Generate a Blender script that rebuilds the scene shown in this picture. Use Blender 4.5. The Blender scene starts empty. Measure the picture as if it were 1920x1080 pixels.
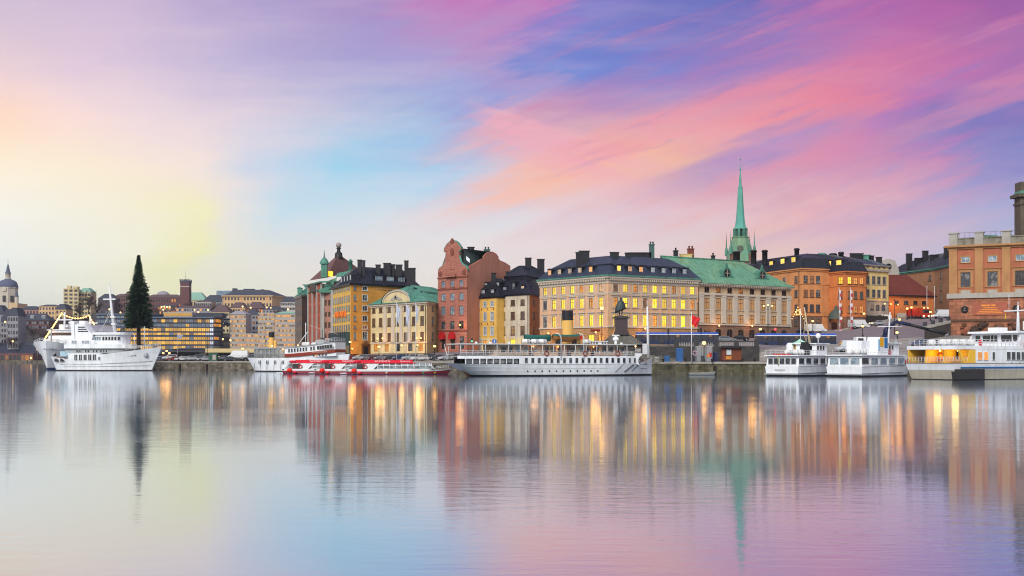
import bpy, bmesh, math, random
from mathutils import Vector, Matrix
random.seed(7)
HAZE = 0.00006
S = bpy.context.scene
COL = S.collection
PI = math.pi

# ---------------------------------------------------------------- camera
FPX, HOR, CH = 2200.0, 673.0, 3.4            # focal length in 1920-wide pixels, horizon row, eye height
cam_d = bpy.data.cameras.new("camera"); cam = bpy.data.objects.new("camera", cam_d); COL.objects.link(cam)
cam_d.sensor_width = 36; cam_d.lens = FPX / 1920 * 36; cam_d.shift_y = (HOR - 540) / 1920
cam_d.clip_start = 0.5; cam_d.clip_end = 12000
cam.location = (0, 0, CH); cam.rotation_euler = (PI / 2, 0, 0); S.camera = cam
S.render.resolution_x, S.render.resolution_y = 1024, 576
S.view_settings.view_transform = 'Standard'; S.view_settings.look = 'None'
S.view_settings.exposure = 0.0; S.view_settings.gamma = 1
S.cycles.max_bounces = 6; S.cycles.diffuse_bounces = 2; S.cycles.glossy_bounces = 4
S.cycles.use_denoising = True; S.cycles.filter_width = 1.1; S.cycles.sample_clamp_indirect = 4; S.cycles.caustics_reflective = False

def c8(r, g, b, k=1.0):
    f = lambda c: (c / 255 / 12.92 if c <= 10 else ((c / 255 + 0.055) / 1.055) ** 2.4) * k
    return (f(r), f(g), f(b), 1.0)
def W(px, d): return ((px - 960) / FPX * d, d)
def Z(py, d): return CH + (HOR - py) / FPX * d
def P(px, py, d): return Vector(((px - 960) / FPX * d, d, Z(py, d)))

# ---------------------------------------------------------------- sky
class NT:
    def __init__(s, nt): s.nt = nt
    def n(s, t, **k):
        nd = s.nt.nodes.new('ShaderNode' + t)
        for a, v in k.items():
            if isinstance(a, str) and a.startswith('i_'):
                nd.inputs[a[2:].replace('_', ' ')].default_value = v
            else: setattr(nd, a, v)
        return nd
    def l(s, a, b): s.nt.links.new(a, b)
    def m(s, op, a, b=None, c=None, clamp=False):
        nd = s.nt.nodes.new('ShaderNodeMath'); nd.operation = op; nd.use_clamp = clamp
        for i, x in enumerate((a, b, c)):
            if x is None: continue
            if isinstance(x, (int, float)): nd.inputs[i].default_value = x
            else: s.l(x, nd.inputs[i])
        return nd.outputs[0]
    def sm(s, x, a, b, interp='SMOOTHSTEP', lo=0.0, hi=1.0):
        nd = s.nt.nodes.new('ShaderNodeMapRange'); nd.interpolation_type = interp; nd.clamp = True
        s.l(x, nd.inputs[0])
        for i, v in enumerate((a, b, lo, hi)): nd.inputs[i + 1].default_value = v
        return nd.outputs[0]
    def mix(s, f, a, b, mode='MIX'):
        nd = s.nt.nodes.new('ShaderNodeMix'); nd.data_type = 'RGBA'; nd.blend_type = mode
        for sock, x in ((nd.inputs[0], f), (nd.inputs[6], a), (nd.inputs[7], b)):
            if isinstance(x, (int, float)): sock.default_value = x
            elif isinstance(x, tuple): sock.default_value = x
            else: s.l(x, sock)
        return nd.outputs[2]
    def ramp(s, f, stops, interp='LINEAR'):
        nd = s.nt.nodes.new('ShaderNodeValToRGB'); cr = nd.color_ramp; cr.interpolation = interp
        while len(cr.elements) < len(stops): cr.elements.new(0.5)
        for e, (p, c) in zip(cr.elements, stops): e.position = p; e.color = c
        if f is not None: s.l(f, nd.inputs[0])
        return nd.outputs[0]
    def noise(s, vec, scale, detail=2, rough=0.5, dim='3D', w=None):
        nd = s.nt.nodes.new('ShaderNodeTexNoise'); nd.noise_dimensions = dim
        nd.inputs['Scale'].default_value = scale; nd.inputs['Detail'].default_value = detail; nd.inputs['Roughness'].default_value = rough
        if vec is not None: s.l(vec, nd.inputs['Vector'])
        if w is not None: s.l(w, nd.inputs['W'])
        return nd
    def xyz(s, x, y, z=0.0):
        nd = s.nt.nodes.new('ShaderNodeCombineXYZ')
        for i, v in enumerate((x, y, z)):
            if isinstance(v, (int, float)): nd.inputs[i].default_value = v
            else: s.l(v, nd.inputs[i])
        return nd.outputs[0]

SUN_EL, SUN_AZ = math.radians(35), math.radians(204)     # wide soft sun added behind the camera to light the facades
w = bpy.data.worlds.new("World"); S.world = w; w.use_nodes = True
nt = w.node_tree; nt.nodes.clear(); g = NT(nt)
tc = g.n('TexCoord'); sep = g.n('SeparateXYZ'); g.l(tc.outputs['Generated'], sep.inputs[0])
dx, dy, dz = sep.outputs
yy = g.m('MAXIMUM', dy, 0.05)
u0 = g.m('DIVIDE', dx, yy); v0 = g.m('DIVIDE', dz, yy)
nz = g.noise(g.xyz(g.m('MULTIPLY', u0, 2.2), g.m('MULTIPLY', v0, 7.0)), 1.6, 6, 0.6)
nsep = g.n('SeparateXYZ'); g.l(nz.outputs['Color'], nsep.inputs[0])
u = g.m('ADD', u0, g.m('MULTIPLY', g.m('SUBTRACT', nsep.outputs[0], 0.5), 0.16))
v = g.m('ADD', v0, g.m('MULTIPLY', g.m('SUBTRACT', nsep.outputs[1], 0.5), 0.055))
th = math.radians(19)
s_ = g.m('ADD', g.m('MULTIPLY', u0, math.cos(th)), g.m('MULTIPLY', v0, math.sin(th)))
t_ = g.m('SUBTRACT', g.m('MULTIPLY', v0, math.cos(th)), g.m('MULTIPLY', u0, math.sin(th)))
st1 = g.noise(g.xyz(g.m('MULTIPLY', s_, 4.0), g.m('MULTIPLY', t_, 34.0), 3.3), 1.0, 5, 0.6).outputs['Fac']
st2 = g.noise(g.xyz(g.m('MULTIPLY', s_, 9.0), g.m('MULTIPLY', t_, 60.0), 9.1), 1.0, 5, 0.65).outputs['Fac']
u = g.m('ADD', u, g.m('MULTIPLY', g.m('MULTIPLY', g.m('SUBTRACT', st1, 0.5), 0.30), g.sm(u0, -0.2, 0.0)))
v = g.m('ADD', v, g.m('MULTIPLY', g.m('MULTIPLY', g.m('SUBTRACT', st2, 0.5), 0.05), g.sm(u0, -0.2, 0.0)))
uf = g.m('ADD', u, 0.5)
ROWS = [
 (660, [(0,(208,205,200)),(300,(215,210,195)),(600,(222,215,208)),(960,(225,205,202)),(1300,(222,195,190)),(1600,(205,185,190)),(1920,(190,175,190))]),
 (560, [(0,(212,215,210)),(150,(222,220,205)),(360,(226,222,184)),(480,(222,218,200)),(620,(222,216,205)),(960,(225,208,202)),(1200,(222,198,193)),(1440,(222,185,175)),(1680,(198,178,195)),(1920,(178,172,198))]),
 (480, [(0,(232,233,228)),(240,(238,233,212)),(355,(234,229,170)),(410,(226,222,205)),(600,(220,215,215)),(800,(225,215,213)),(960,(224,206,206)),(1200,(220,195,196)),(1440,(222,182,174)),(1600,(205,172,185)),(1760,(180,168,196)),(1920,(170,165,198))]),
 (400, [(0,(246,239,226)),(200,(243,233,202)),(340,(240,232,178)),(410,(231,221,212)),(520,(190,214,226)),(720,(206,214,222)),(960,(226,202,205)),(1200,(218,186,195)),(1440,(226,166,166)),(1560,(210,155,175)),(1740,(170,150,190)),(1920,(150,152,197))]),
 (310, [(0,(253,236,205)),(160,(252,232,200)),(370,(243,222,210)),(470,(205,208,222)),(620,(150,203,228)),(800,(158,194,224)),(930,(205,180,195)),(1020,(228,170,160)),(1200,(228,165,145)),(1330,(200,140,165)),(1520,(205,130,160)),(1680,(190,120,165)),(1800,(140,120,180)),(1920,(120,112,182))]),
 (210, [(0,(255,214,185)),(130,(252,218,205)),(300,(240,214,214)),(520,(210,195,212)),(720,(160,172,210)),(880,(140,145,205)),(960,(205,150,180)),(1100,(190,128,170)),(1250,(195,120,165)),(1440,(205,110,150)),(1590,(225,108,130)),(1700,(175,92,165)),(1820,(120,92,170)),(1920,(105,92,172))]),
 (120, [(0,(236,205,205)),(200,(222,195,212)),(420,(195,178,208)),(650,(165,155,203)),(780,(165,150,202)),(880,(170,140,192)),(980,(104,122,200)),(1160,(98,112,195)),(1300,(140,105,180)),(1500,(178,100,165)),(1700,(190,92,155)),(1920,(165,86,160))]),
 (0, [(0,(208,186,206)),(240,(205,180,206)),(480,(172,152,197)),(700,(165,132,188)),(800,(186,125,182)),(930,(192,108,174)),(1060,(125,110,188)),(1250,(95,95,178)),(1420,(105,88,172)),(1600,(165,85,160)),(1760,(172,70,150)),(1920,(145,62,146))]),
]
colr = None; pv = None
for py, st in ROWS:
    r = g.ramp(uf, [((px - 960) / FPX + 0.5, c8(*c)) for px, c in st], 'LINEAR')
    vv = (HOR - py) / FPX
    colr = r if colr is None else g.mix(g.sm(v, pv, vv, 'LINEAR'), colr, r)
    pv = vv
# long diagonal cirrus band with a sharp lower edge, rising to the right
curve = g.m('ADD', g.m('MULTIPLY_ADD', u0, 0.285, 0.128), g.m('MULTIPLY', g.m('MULTIPLY', u0, u0), 0.10))
dt = g.m('SUBTRACT', v0, g.m('ADD', curve, g.m('MULTIPLY', g.m('SUBTRACT', st1, 0.5), 0.03)))
right = g.sm(u, -0.06, 0.06); 
band = g.m('MULTIPLY', g.m('MULTIPLY', g.sm(dt, -0.010, 0.006), g.sm(dt, 0.075, 0.0)), g.m('MULTIPLY', right, g.sm(u0, 0.45, 0.2, lo=0.35)))
bandc = g.ramp(uf, [(0.45, c8(245, 185, 165)), (0.60, c8(252, 182, 134)), (0.68, c8(243, 152, 140)), (0.79, c8(230, 114, 130)), (0.95, c8(190, 85, 150))])
colr = g.mix(g.m('MULTIPLY', band, g.sm(st1, 0.3, 0.65, lo=0.35, hi=0.85)), colr, bandc)
gap = g.m('MULTIPLY', g.m('MULTIPLY', g.sm(dt, -0.045, -0.012), g.sm(dt, 0.0, -0.01)), g.m('MULTIPLY', g.sm(u0, 0.08, 0.16), g.sm(u0, 0.36, 0.25)))
colr = g.mix(g.m('MULTIPLY', gap, 0.55), colr, c8(158, 122, 184))
# feathered edge coming down from the upper left of the pink cloud
st3 = g.noise(g.xyz(g.m('MULTIPLY', g.m('ADD', u0, g.m('MULTIPLY', v0, -.3)), 7.0), g.m('MULTIPLY', g.m('ADD', v0, g.m('MULTIPLY', u0, .34)), 60.0), 5.5), 1.0, 6, 0.62).outputs['Fac']
dt2 = g.m('ADD', g.m('SUBTRACT', v0, g.m('MULTIPLY_ADD', u0, -0.34, 0.208)), g.m('MULTIPLY', g.m('SUBTRACT', st3, 0.5), 0.03))
b2_ = g.m('MULTIPLY', g.m('MULTIPLY', g.sm(dt2, -0.06, -0.004), g.sm(dt2, 0.012, -0.004)), g.m('MULTIPLY', g.sm(u0, -0.05, 0.0), g.sm(u0, 0.17, 0.06)))
colr = g.mix(g.m('MULTIPLY', b2_, g.sm(st3, 0.3, 0.62, lo=0.2, hi=0.9)), colr, c8(238, 160, 172))
hi = g.m('MULTIPLY', g.sm(u0, -0.06, 0.1), g.m('MULTIPLY', g.sm(v0, 0.09, 0.17), g.sm(v0, 0.34, 0.26, lo=0.5)))
colr = g.mix(g.m('MULTIPLY', g.m('MULTIPLY', g.sm(st1, 0.5, 0.68), 0.42), hi), colr, c8(232, 128, 146))
colr = g.mix(g.m('MULTIPLY', g.m('MULTIPLY', g.sm(st2, 0.47, 0.3), 0.34), hi), colr, c8(112, 102, 184))
wisp = g.noise(g.xyz(g.m('MULTIPLY', u0, 5.0), g.m('MULTIPLY', v0, 46.0), 1.7), 1.0, 5, 0.6).outputs['Fac']
colr = g.mix(g.m('MULTIPLY', g.m('MULTIPLY', g.sm(wisp, 0.42, 0.75), g.sm(u0, 0.2, -0.05, lo=0.35)), g.sm(v0, 0.02, 0.12, lo=0.05, hi=0.16)), colr, c8(250, 222, 214))
# the rest of the dome: lavender overhead, bright back sky added to light facades
up = g.sm(dz, 0.30, 0.75)
colr = g.mix(up, colr, c8(190, 190, 222, 0.95))
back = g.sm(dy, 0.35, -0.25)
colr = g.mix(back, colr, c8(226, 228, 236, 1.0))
colr = g.mix(g.sm(dz, 0.0, -0.05), colr, c8(120, 130, 145))
sky = g.n('TexSky', sky_type='NISHITA', sun_disc=False, sun_elevation=SUN_EL, sun_rotation=SUN_AZ)
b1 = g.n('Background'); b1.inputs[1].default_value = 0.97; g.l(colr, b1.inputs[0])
b2 = g.n('Background'); b2.inputs[1].default_value = 0.05 * 0.35; g.l(sky.outputs[0], b2.inputs[0])
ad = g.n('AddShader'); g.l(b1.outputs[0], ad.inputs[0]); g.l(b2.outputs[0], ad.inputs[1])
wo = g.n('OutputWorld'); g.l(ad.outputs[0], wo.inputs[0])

sun_d = bpy.data.lights.new("sun", 'SUN'); sun_d.energy = 2.75; sun_d.angle = math.radians(22); sun_d.color = (1.0, 0.97, 0.93)
sun = bpy.data.objects.new("sun", sun_d); COL.objects.link(sun)
sun.rotation_euler = Vector((math.sin(SUN_AZ) * math.cos(SUN_EL), math.cos(SUN_AZ) * math.cos(SUN_EL), math.sin(SUN_EL))).to_track_quat('Z', 'Y').to_euler()

# ---------------------------------------------------------------- materials
MATS = {}
def mat(name, col, rough=0.7, var=0.12, scale=0.5, bump=0.0, bscale=8.0, metal=0.0, streak=0.0, emit=0.0, spec=0.3, kind=None, col2=None, cscale=1.0, rnd=0.0):
    if name in MATS: return MATS[name]
    m = bpy.data.materials.new(name); m.use_nodes = True; MATS[name] = m
    t = m.node_tree; t.nodes.clear(); g = NT(t)
    out = g.n('OutputMaterial'); p = g.n('BsdfPrincipled'); g.l(p.outputs[0], out.inputs[0])
    p.inputs['Roughness'].default_value = rough; p.inputs['Metallic'].default_value = metal
    p.inputs['Specular IOR Level'].default_value = spec
    tc = g.n('TexCoord'); co = tc.outputs['Object']
    c = col
    if kind == 'brick':
        br = g.n('TexBrick'); g.l(co, br.inputs['Vector'])
        mp = g.n('Mapping'); g.l(co, mp.inputs[0]); mp.inputs['Rotation'].default_value = (PI / 2, 0, 0); g.l(mp.outputs[0], br.inputs['Vector'])
        br.inputs['Color1'].default_value = col; br.inputs['Color2'].default_value = col2; br.inputs['Mortar'].default_value = tuple(x * 0.55 for x in col[:3]) + (1,)
        br.inputs['Scale'].default_value = cscale; br.inputs['Mortar Size'].default_value = 0.02; br.inputs['Bias'].default_value = 0.0
        c = br.outputs['Color']
    elif kind == 'two':
        n = g.noise(co, cscale, 5, 0.6); c = g.mix(g.sm(n.outputs['Fac'], 0.42, 0.6), col, col2)
    elif kind == 'plank':
        sp = g.n('SeparateXYZ'); g.l(co, sp.inputs[0])
        fr = g.m('FRACT', g.m('MULTIPLY', g.m('ADD', sp.outputs[0], sp.outputs[1]), cscale))
        c = g.mix(g.sm(g.m('ABSOLUTE', g.m('SUBTRACT', fr, 0.5)), 0.42, 0.5), col, tuple(x * 0.45 for x in col[:3]) + (1,))
    if rnd:
        oi = g.n('ObjectInfo'); hv = g.n('HueSaturation'); g.l(g.m('MULTIPLY_ADD', oi.outputs['Random'], rnd, 1 - rnd / 2), hv.inputs['Value'])
        if isinstance(c, tuple): hv.inputs['Color'].default_value = c
        else: g.l(c, hv.inputs['Color'])
        c = hv.outputs[0]
    if var:
        n1 = g.noise(co, scale, 5, 0.62).outputs['Fac']; n2 = g.noise(co, scale * 9, 3, 0.6).outputs['Fac']
        f = g.m('ADD', g.m('MULTIPLY', n1, 0.7), g.m('MULTIPLY', n2, 0.3))
        c = g.mix(1.0, c, g.ramp(f, [(0.3, (1 - var, 1 - var * 1.05, 1 - var * 1.1, 1)), (0.7, (1 + var * 0.6,) * 3 + (1,))]), 'MULTIPLY')
    if streak:
        mp = g.n('Mapping'); g.l(co, mp.inputs[0]); mp.inputs['Scale'].default_value = (.9, .9, 0.16)
        n3 = g.noise(mp.outputs[0], 1.0, 4, 0.65).outputs['Fac']
        c = g.mix(1.0, c, g.ramp(n3, [(0.36, (1 - streak, 1 - streak * 1.1, 1 - streak * 1.25, 1)), (0.58, (1, 1, 1, 1))]), 'MULTIPLY')
    if isinstance(c, tuple): p.inputs['Base Color'].default_value = c
    else: g.l(c, p.inputs['Base Color'])
    if bump:
        b = g.n('Bump'); b.inputs['Strength'].default_value = bump; b.inputs['Distance'].default_value = 0.05
        g.l(g.noise(co, bscale, 4, 0.6).outputs['Fac'], b.inputs['Height']); g.l(b.outputs[0], p.inputs['Normal'])
    if emit:
        if isinstance(c, tuple): p.inputs['Emission Color'].default_value = c
        else: g.l(c, p.inputs['Emission Color'])
        p.inputs['Emission Strength'].default_value = emit
    return m
def lit_mat(name, ca, cb, cd, e):
    """a lit room behind glass: brighter upper part, blinds and furniture differ from window to window"""
    m = bpy.data.materials.new(name); m.use_nodes = True; MATS[name] = m
    t = m.node_tree; t.nodes.clear(); g = NT(t)
    out = g.n('OutputMaterial'); p = g.n('BsdfPrincipled'); g.l(p.outputs[0], out.inputs[0])
    tc = g.n('TexCoord'); oi = g.n('ObjectInfo'); r = oi.outputs['Random']
    vec = g.n('VectorMath', operation='ADD'); g.l(tc.outputs['Object'], vec.inputs[0]); g.l(g.xyz(g.m('MULTIPLY', r, 91.0), g.m('MULTIPLY', r, 37.0), 0), vec.inputs[1])
    n = g.noise(vec.outputs[0], 1.3, 3, 0.6).outputs['Fac']; n2 = g.noise(vec.outputs[0], 4.2, 2, 0.6).outputs['Fac']
    c = g.mix(g.sm(n, 0.38, 0.62), ca, cb)
    c = g.mix(g.sm(n2, 0.56, 0.66, hi=0.8), c, cd)
    p.inputs['Base Color'].default_value = (0.05, 0.04, 0.03, 1); p.inputs['Roughness'].default_value = 0.15
    g.l(c, p.inputs['Emission Color'])
    g.l(g.m('MULTIPLY', g.m('MULTIPLY_ADD', r, 0.8, 0.45), e), p.inputs['Emission Strength'])
    return m
def glass_mat(name, ca, cb, thr=0.55, rough=0.08):
    m = bpy.data.materials.new(name); m.use_nodes = True; MATS[name] = m
    t = m.node_tree; t.nodes.clear(); g = NT(t)
    out = g.n('OutputMaterial'); p = g.n('BsdfPrincipled'); g.l(p.outputs[0], out.inputs[0])
    tc = g.n('TexCoord'); oi = g.n('ObjectInfo'); r = oi.outputs['Random']
    vec = g.n('VectorMath', operation='ADD'); g.l(tc.outputs['Object'], vec.inputs[0]); g.l(g.xyz(g.m('MULTIPLY', r, 71.0), g.m('MULTIPLY', r, 53.0), 0), vec.inputs[1])
    n = g.noise(vec.outputs[0], 0.9, 3, 0.6).outputs['Fac']
    g.l(g.mix(g.sm(n, thr - 0.06, thr + 0.06), ca, cb), p.inputs['Base Color'])
    p.inputs['Roughness'].default_value = rough; p.inputs['IOR'].default_value = 1.6
    return m
def glow(name, col, e):
    return mat(name, col, var=0, emit=e, rough=0.4)

LIT = lit_mat('lit_room_yellow', c8(255, 222, 70), c8(255, 196, 24), c8(200, 100, 15), 1.75)
LITO = lit_mat('lit_room_orange', c8(255, 175, 60), c8(235, 135, 45), c8(120, 60, 25), 1.05)
LITP = lit_mat('lit_room_pale', c8(250, 205, 150), c8(225, 165, 110), c8(140, 95, 60), 0.75)
LITD = lit_mat('lit_room_dim', c8(215, 130, 50), c8(120, 75, 45), c8(60, 45, 40), 0.55)
GL = glass_mat('window_glass', c8(52, 58, 66), c8(120, 122, 122))
GLB = glass_mat('window_glass_brown', c8(78, 62, 52), c8(110, 84, 66))
GLD = glass_mat('window_glass_dark', c8(28, 30, 34), c8(60, 60, 62))
GLS = glass_mat('window_glass_blue', c8(105, 125, 140), c8(150, 165, 172))
WHITE = mat('white_paint', c8(226, 228, 228), 0.45, 0.06)
SHIPW = mat('ship_white', c8(236, 239, 242), 0.38, 0.06, 0.35, streak=0.14, spec=0.5)
SHIPG = mat('ship_grey', c8(165, 170, 172), 0.5, 0.08, streak=0.1)
BOOT = mat('boot_topping', c8(38, 36, 38), 0.5, 0.2)
BLACK = mat('black_metal', c8(30, 30, 34), 0.5, 0.2)
DARKM = mat('dark_grey_metal', c8(62, 64, 70), 0.5, 0.15)
GREYM = mat('grey_metal', c8(140, 144, 148), 0.45, 0.1)
FRW = mat('window_frame_white', c8(205, 203, 196), 0.5, 0.05)
FRB = mat('window_frame_brown', c8(96, 72, 58), 0.5, 0.1)
FRG = mat('window_frame_grey', c8(110, 112, 112), 0.5, 0.1)
SLATE = mat('slate_black_roof', c8(33, 36, 47), 0.42, 0.25, 0.35, bump=0.2, bscale=2.5, metal=0.15, streak=0.25)
SLATE2 = mat('dark_sheet_roof', c8(54, 64, 82), 0.4, 0.25, 0.4, bump=0.2, bscale=2.0, metal=0.25, streak=0.3)
COPPER = mat('green_copper', c8(84, 142, 124), 0.6, 0.28, 0.5, streak=0.35, bump=0.1)
COPPER2 = mat('pale_green_copper', c8(100, 150, 124), 0.6, 0.2, 0.4, streak=0.25, kind='two', col2=c8(118, 154, 120), cscale=0.12)
STONE = mat('pale_stone', c8(168, 164, 156), 0.8, 0.15, streak=0.15)
TRIM = mat('pale_trim', c8(196, 184, 166), 0.75, 0.08, streak=0.08)

# ---------------------------------------------------------------- mesh helpers
class MB:
    def __init__(s): s.v = []; s.f = []; s.mi = []; s.sm = []
    def add(s, vs, fs, mi=0, smooth=False, M=None):
        o = len(s.v)
        s.v += [tuple(M @ Vector(p)) for p in vs] if M is not None else [tuple(p) for p in vs]
        for f in fs: s.f.append([i + o for i in f]); s.mi.append(mi); s.sm.append(smooth)
        return s
    def box(s, x0, x1, y0, y1, z0, z1, mi=0, M=None, tx=0, ty=0):
        vs = [(x0,y0,z0),(x1,y0,z0),(x1,y1,z0),(x0,y1,z0),(x0+tx,y0+ty,z1),(x1-tx,y0+ty,z1),(x1-tx,y1-ty,z1),(x0+tx,y1-ty,z1)]
        return s.add(vs, [(0,3,2,1),(4,5,6,7),(0,1,5,4),(1,2,6,5),(2,3,7,6),(3,0,4,7)], mi, False, M)
    def prism(s, poly, z0, z1, mi=0, M=None, top=None, smooth=False):
        n = len(poly); t = top or poly
        vs = [(p[0], p[1], z0) for p in poly] + [(p[0], p[1], z1) for p in t]
        s.add(vs, [tuple(range(n))[::-1], tuple(range(n, 2 * n))], mi, False, M)
        return s.add(vs, [(i, (i + 1) % n, n + (i + 1) % n, n + i) for i in range(n)], mi, smooth, M)
    def ext(s, prof, y0, y1, mi=0, M=None):
        """an x-z outline pushed from y0 to y1"""
        n = len(prof); vs = [(p[0], y0, p[1]) for p in prof] + [(p[0], y1, p[1]) for p in prof]
        return s.add(vs, [tuple(range(n)), tuple(range(n, 2 * n))[::-1]] + [((i + 1) % n, i, n + i, n + (i + 1) % n) for i in range(n)], mi, False, M)
    def lathe(s, prof, n=12, mi=0, c=(0, 0, 0), smooth=True, M=None, a0=0.0, sx=1.0, sy=1.0):
        vs = []; fs = []
        for r, z in prof:
            for k in range(n):
                a = a0 + 2 * PI * k / n; vs.append((c[0] + sx * r * math.cos(a), c[1] + sy * r * math.sin(a), c[2] + z))
        for j in range(len(prof) - 1):
            for k in range(n):
                fs.append((j * n + k, j * n + (k + 1) % n, (j + 1) * n + (k + 1) % n, (j + 1) * n + k))
        s.add(vs, fs, mi, smooth, M)
        ob = len(prof) - 1
        s.add(vs, [tuple(range(n))[::-1], tuple(range(ob * n, ob * n + n))], mi, False, M)
        return s
    def tube(s, pts, r, n=6, mi=0, r1=None, M=None):
        pts = [Vector(p) for p in pts]; m = len(pts); vs = []; fs = []
        for i, p in enumerate(pts):
            d = (pts[min(i + 1, m - 1)] - pts[max(i - 1, 0)]).normalized()
            a = d.orthogonal().normalized() if abs(d.z) > 0.95 else d.cross(Vector((0, 0, 1))).normalized()
            b = d.cross(a); rr = r if r1 is None else r + (r1 - r) * i / (m - 1)
            for k in range(n):
                t = 2 * PI * k / n; vs.append(p + a * rr * math.cos(t) + b * rr * math.sin(t))
        for i in range(m - 1):
            for k in range(n): fs.append((i * n + k, i * n + (k + 1) % n, (i + 1) * n + (k + 1) % n, (i + 1) * n + k))
        fs += [tuple(range(n))[::-1], tuple(range((m - 1) * n, m * n))]
        return s.add(vs, fs, mi, True, M)
    def ball(s, c, r, n=8, mi=0, sx=1, sy=1, sz=1):
        prof = [(max(0.001, math.sin(PI * i / n)) * r, -math.cos(PI * i / n) * r * sz) for i in range(n + 1)]
        return s.lathe(prof, max(6, n + 2), mi, c, True, None, 0, sx, sy)
    def mesh(s, name, mats):
        me = bpy.data.meshes.new(name); me.from_pydata(s.v, [], s.f)
        for m in (mats if isinstance(mats, (list, tuple)) else [mats]): me.materials.append(m)
        me.polygons.foreach_set('material_index', s.mi); me.polygons.foreach_set('use_smooth', s.sm)
        bm = bmesh.new(); bm.from_mesh(me); bmesh.ops.recalc_face_normals(bm, faces=bm.faces); bm.to_mesh(me); bm.free()
        me.update(); return me
    def obj(s, name, mats, parent=None, loc=(0, 0, 0), rz=0.0):
        return place(name, s.mesh(name, mats), parent, loc, rz)
def place(name, me, parent=None, loc=(0, 0, 0), rz=0.0):
    o = bpy.data.objects.new(name, me); COL.objects.link(o); o.location = loc
    if rz: o.rotation_euler = (0, 0, rz)
    if parent is not None: o.parent = parent
    return o
def tag(o, label, cat, group=None):
    o['label'] = label; o['category'] = cat
    if group: o['group'] = group
    return o
def thing(name, label, cat, loc=(0, 0, 0), rz=0.0, group=None):
    o = bpy.data.objects.new(name, None); COL.objects.link(o); o.location = loc; o.rotation_euler = (0, 0, rz)
    o.empty_display_size = 0.5
    return tag(o, label, cat, group)
def struct(o, kind='structure'):
    o['kind'] = kind; return o
def text(s, size, parent, loc, rot, m, name='lettering', ext=0.02):
    cu = bpy.data.curves.new(name, 'FONT'); cu.body = s; cu.size = size; cu.extrude = ext; cu.align_x = 'CENTER'; cu.align_y = 'CENTER'
    t = bpy.data.objects.new(name, cu); COL.objects.link(t); bpy.context.view_layer.update()
    me = bpy.data.meshes.new_from_object(t.evaluated_get(bpy.context.evaluated_depsgraph_get())); bpy.data.objects.remove(t)
    me.materials.clear(); me.materials.append(m); o = place(name, me, parent, loc); o.rotation_euler = rot
    return o
def inset(poly, d):
    n = len(poly); out = []
    for i in range(n):
        p0, p1, p2 = (Vector(poly[k % n][:2]) for k in (i - 1, i, i + 1))
        e1 = (p1 - p0).normalized(); e2 = (p2 - p1).normalized()
        n1 = Vector((-e1.y, e1.x)); n2 = Vector((-e2.y, e2.x))
        k = n1 + n2; k = k / max(0.15, k.dot(n1))
        out.append(tuple(p1 + k * d))
    return out
def lin(a, b, n): return [a + (b - a) * i / max(1, n - 1) for i in range(n)]
def cols(n, a=0.5, b=0.5):
    """centres of n bays as fractions, with a and b bays of blank wall at the ends"""
    t = n - 1 + a + b; return [(a + i) / t for i in range(n)]
# ---------------------------------------------------------------- ground, quays, water
# columns of the terrain: picture column, then (distance, height) of quay edge, quay back, street front, building line, far back
TER = [
 (288, (350, 2.7), (362, 2.75), (363, 3.0), (400, 3.4), (640, 5)),
 (470, (341, 2.7), (356, 2.75), (357, 3.4), (400, 4.2), (640, 6)),
 (560, (334, 2.7), (350, 3.3), (351, 3.7), (400, 4.7), (640, 6)),
 (700, (312, 2.7), (330, 3.5), (331, 3.9), (352, 4.9), (600, 7)),
 (860, (285, 2.7), (303, 3.5), (304, 4.2), (331, 5.4), (560, 8)),
 (1010, (272, 2.7), (283, 2.75), (284, 5.2), (308, 5.8), (540, 9)),
 (1140, (262, 2.7), (268, 2.75), (269, 5.8), (289, 6.3), (540, 10)),
 (1262, (255, 2.7), (264, 2.8), (265, 6.0), (302, 7.3), (540, 12)),
 (1424, (250, 2.7), (262, 2.9), (263, 6.0), (318, 9.2), (540, 15)),
 (1446, (249, 2.7), (257, 3.4), (266, 5.8), (322, 9.8), (540, 16)),
 (1500, (246, 2.7), (256, 3.8), (276, 6.7), (345, 10.8), (540, 17)),
 (1600, (241, 2.7), (255, 4.0), (282, 7.4), (350, 12.8), (540, 19)),
 (1700, (236, 2.7), (255, 4.0), (290, 8.6), (368, 16.4), (540, 22)),
 (1790, (232, 2.7), (255, 4.0), (292, 9.4), (376, 18.4), (540, 23)),
 (2100, (222, 2.7), (250, 4.0), (288, 10.0), (376, 19.5), (540, 24)),
 (2700, (205, 2.7), (240, 4.0), (280, 10.0), (370, 19.5), (540, 24)),
]
def gz(px, d):
    """height of the ground at a picture column and distance"""
    i = 0
    while i < len(TER) - 2 and px > TER[i + 1][0]: i += 1
    a, b = TER[i], TER[i + 1]; t = min(1, max(0, (px - a[0]) / (b[0] - a[0])))
    row = [(a[k][0] + (b[k][0] - a[k][0]) * t, a[k][1] + (b[k][1] - a[k][1]) * t) for k in range(1, 6)]
    for (d0, z0), (d1, z1) in zip(row, row[1:]):
        if d <= d1: return z0 + (z1 - z0) * max(0, (d - d0) / (d1 - d0))
    return row[-1][1]
ASPH = mat('asphalt', c8(118, 108, 112), .8, .2, .25, bump=.1)
QUAY = mat('quay_paving', c8(150, 144, 138), .85, .2, .3, kind='brick', col2=c8(138, 132, 126), cscale=.35)
QST = mat('quay_stone', c8(140, 132, 118), .9, .4, .5, kind='brick', col2=c8(86, 80, 70), cscale=.5, streak=.45, bump=.5, bscale=3)
QMOSS = mat('mossy_quay_stone', c8(118, 112, 92), .95, .4, .6, kind='brick', col2=c8(84, 84, 64), cscale=.45, streak=.5, bump=.6, bscale=3)
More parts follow.
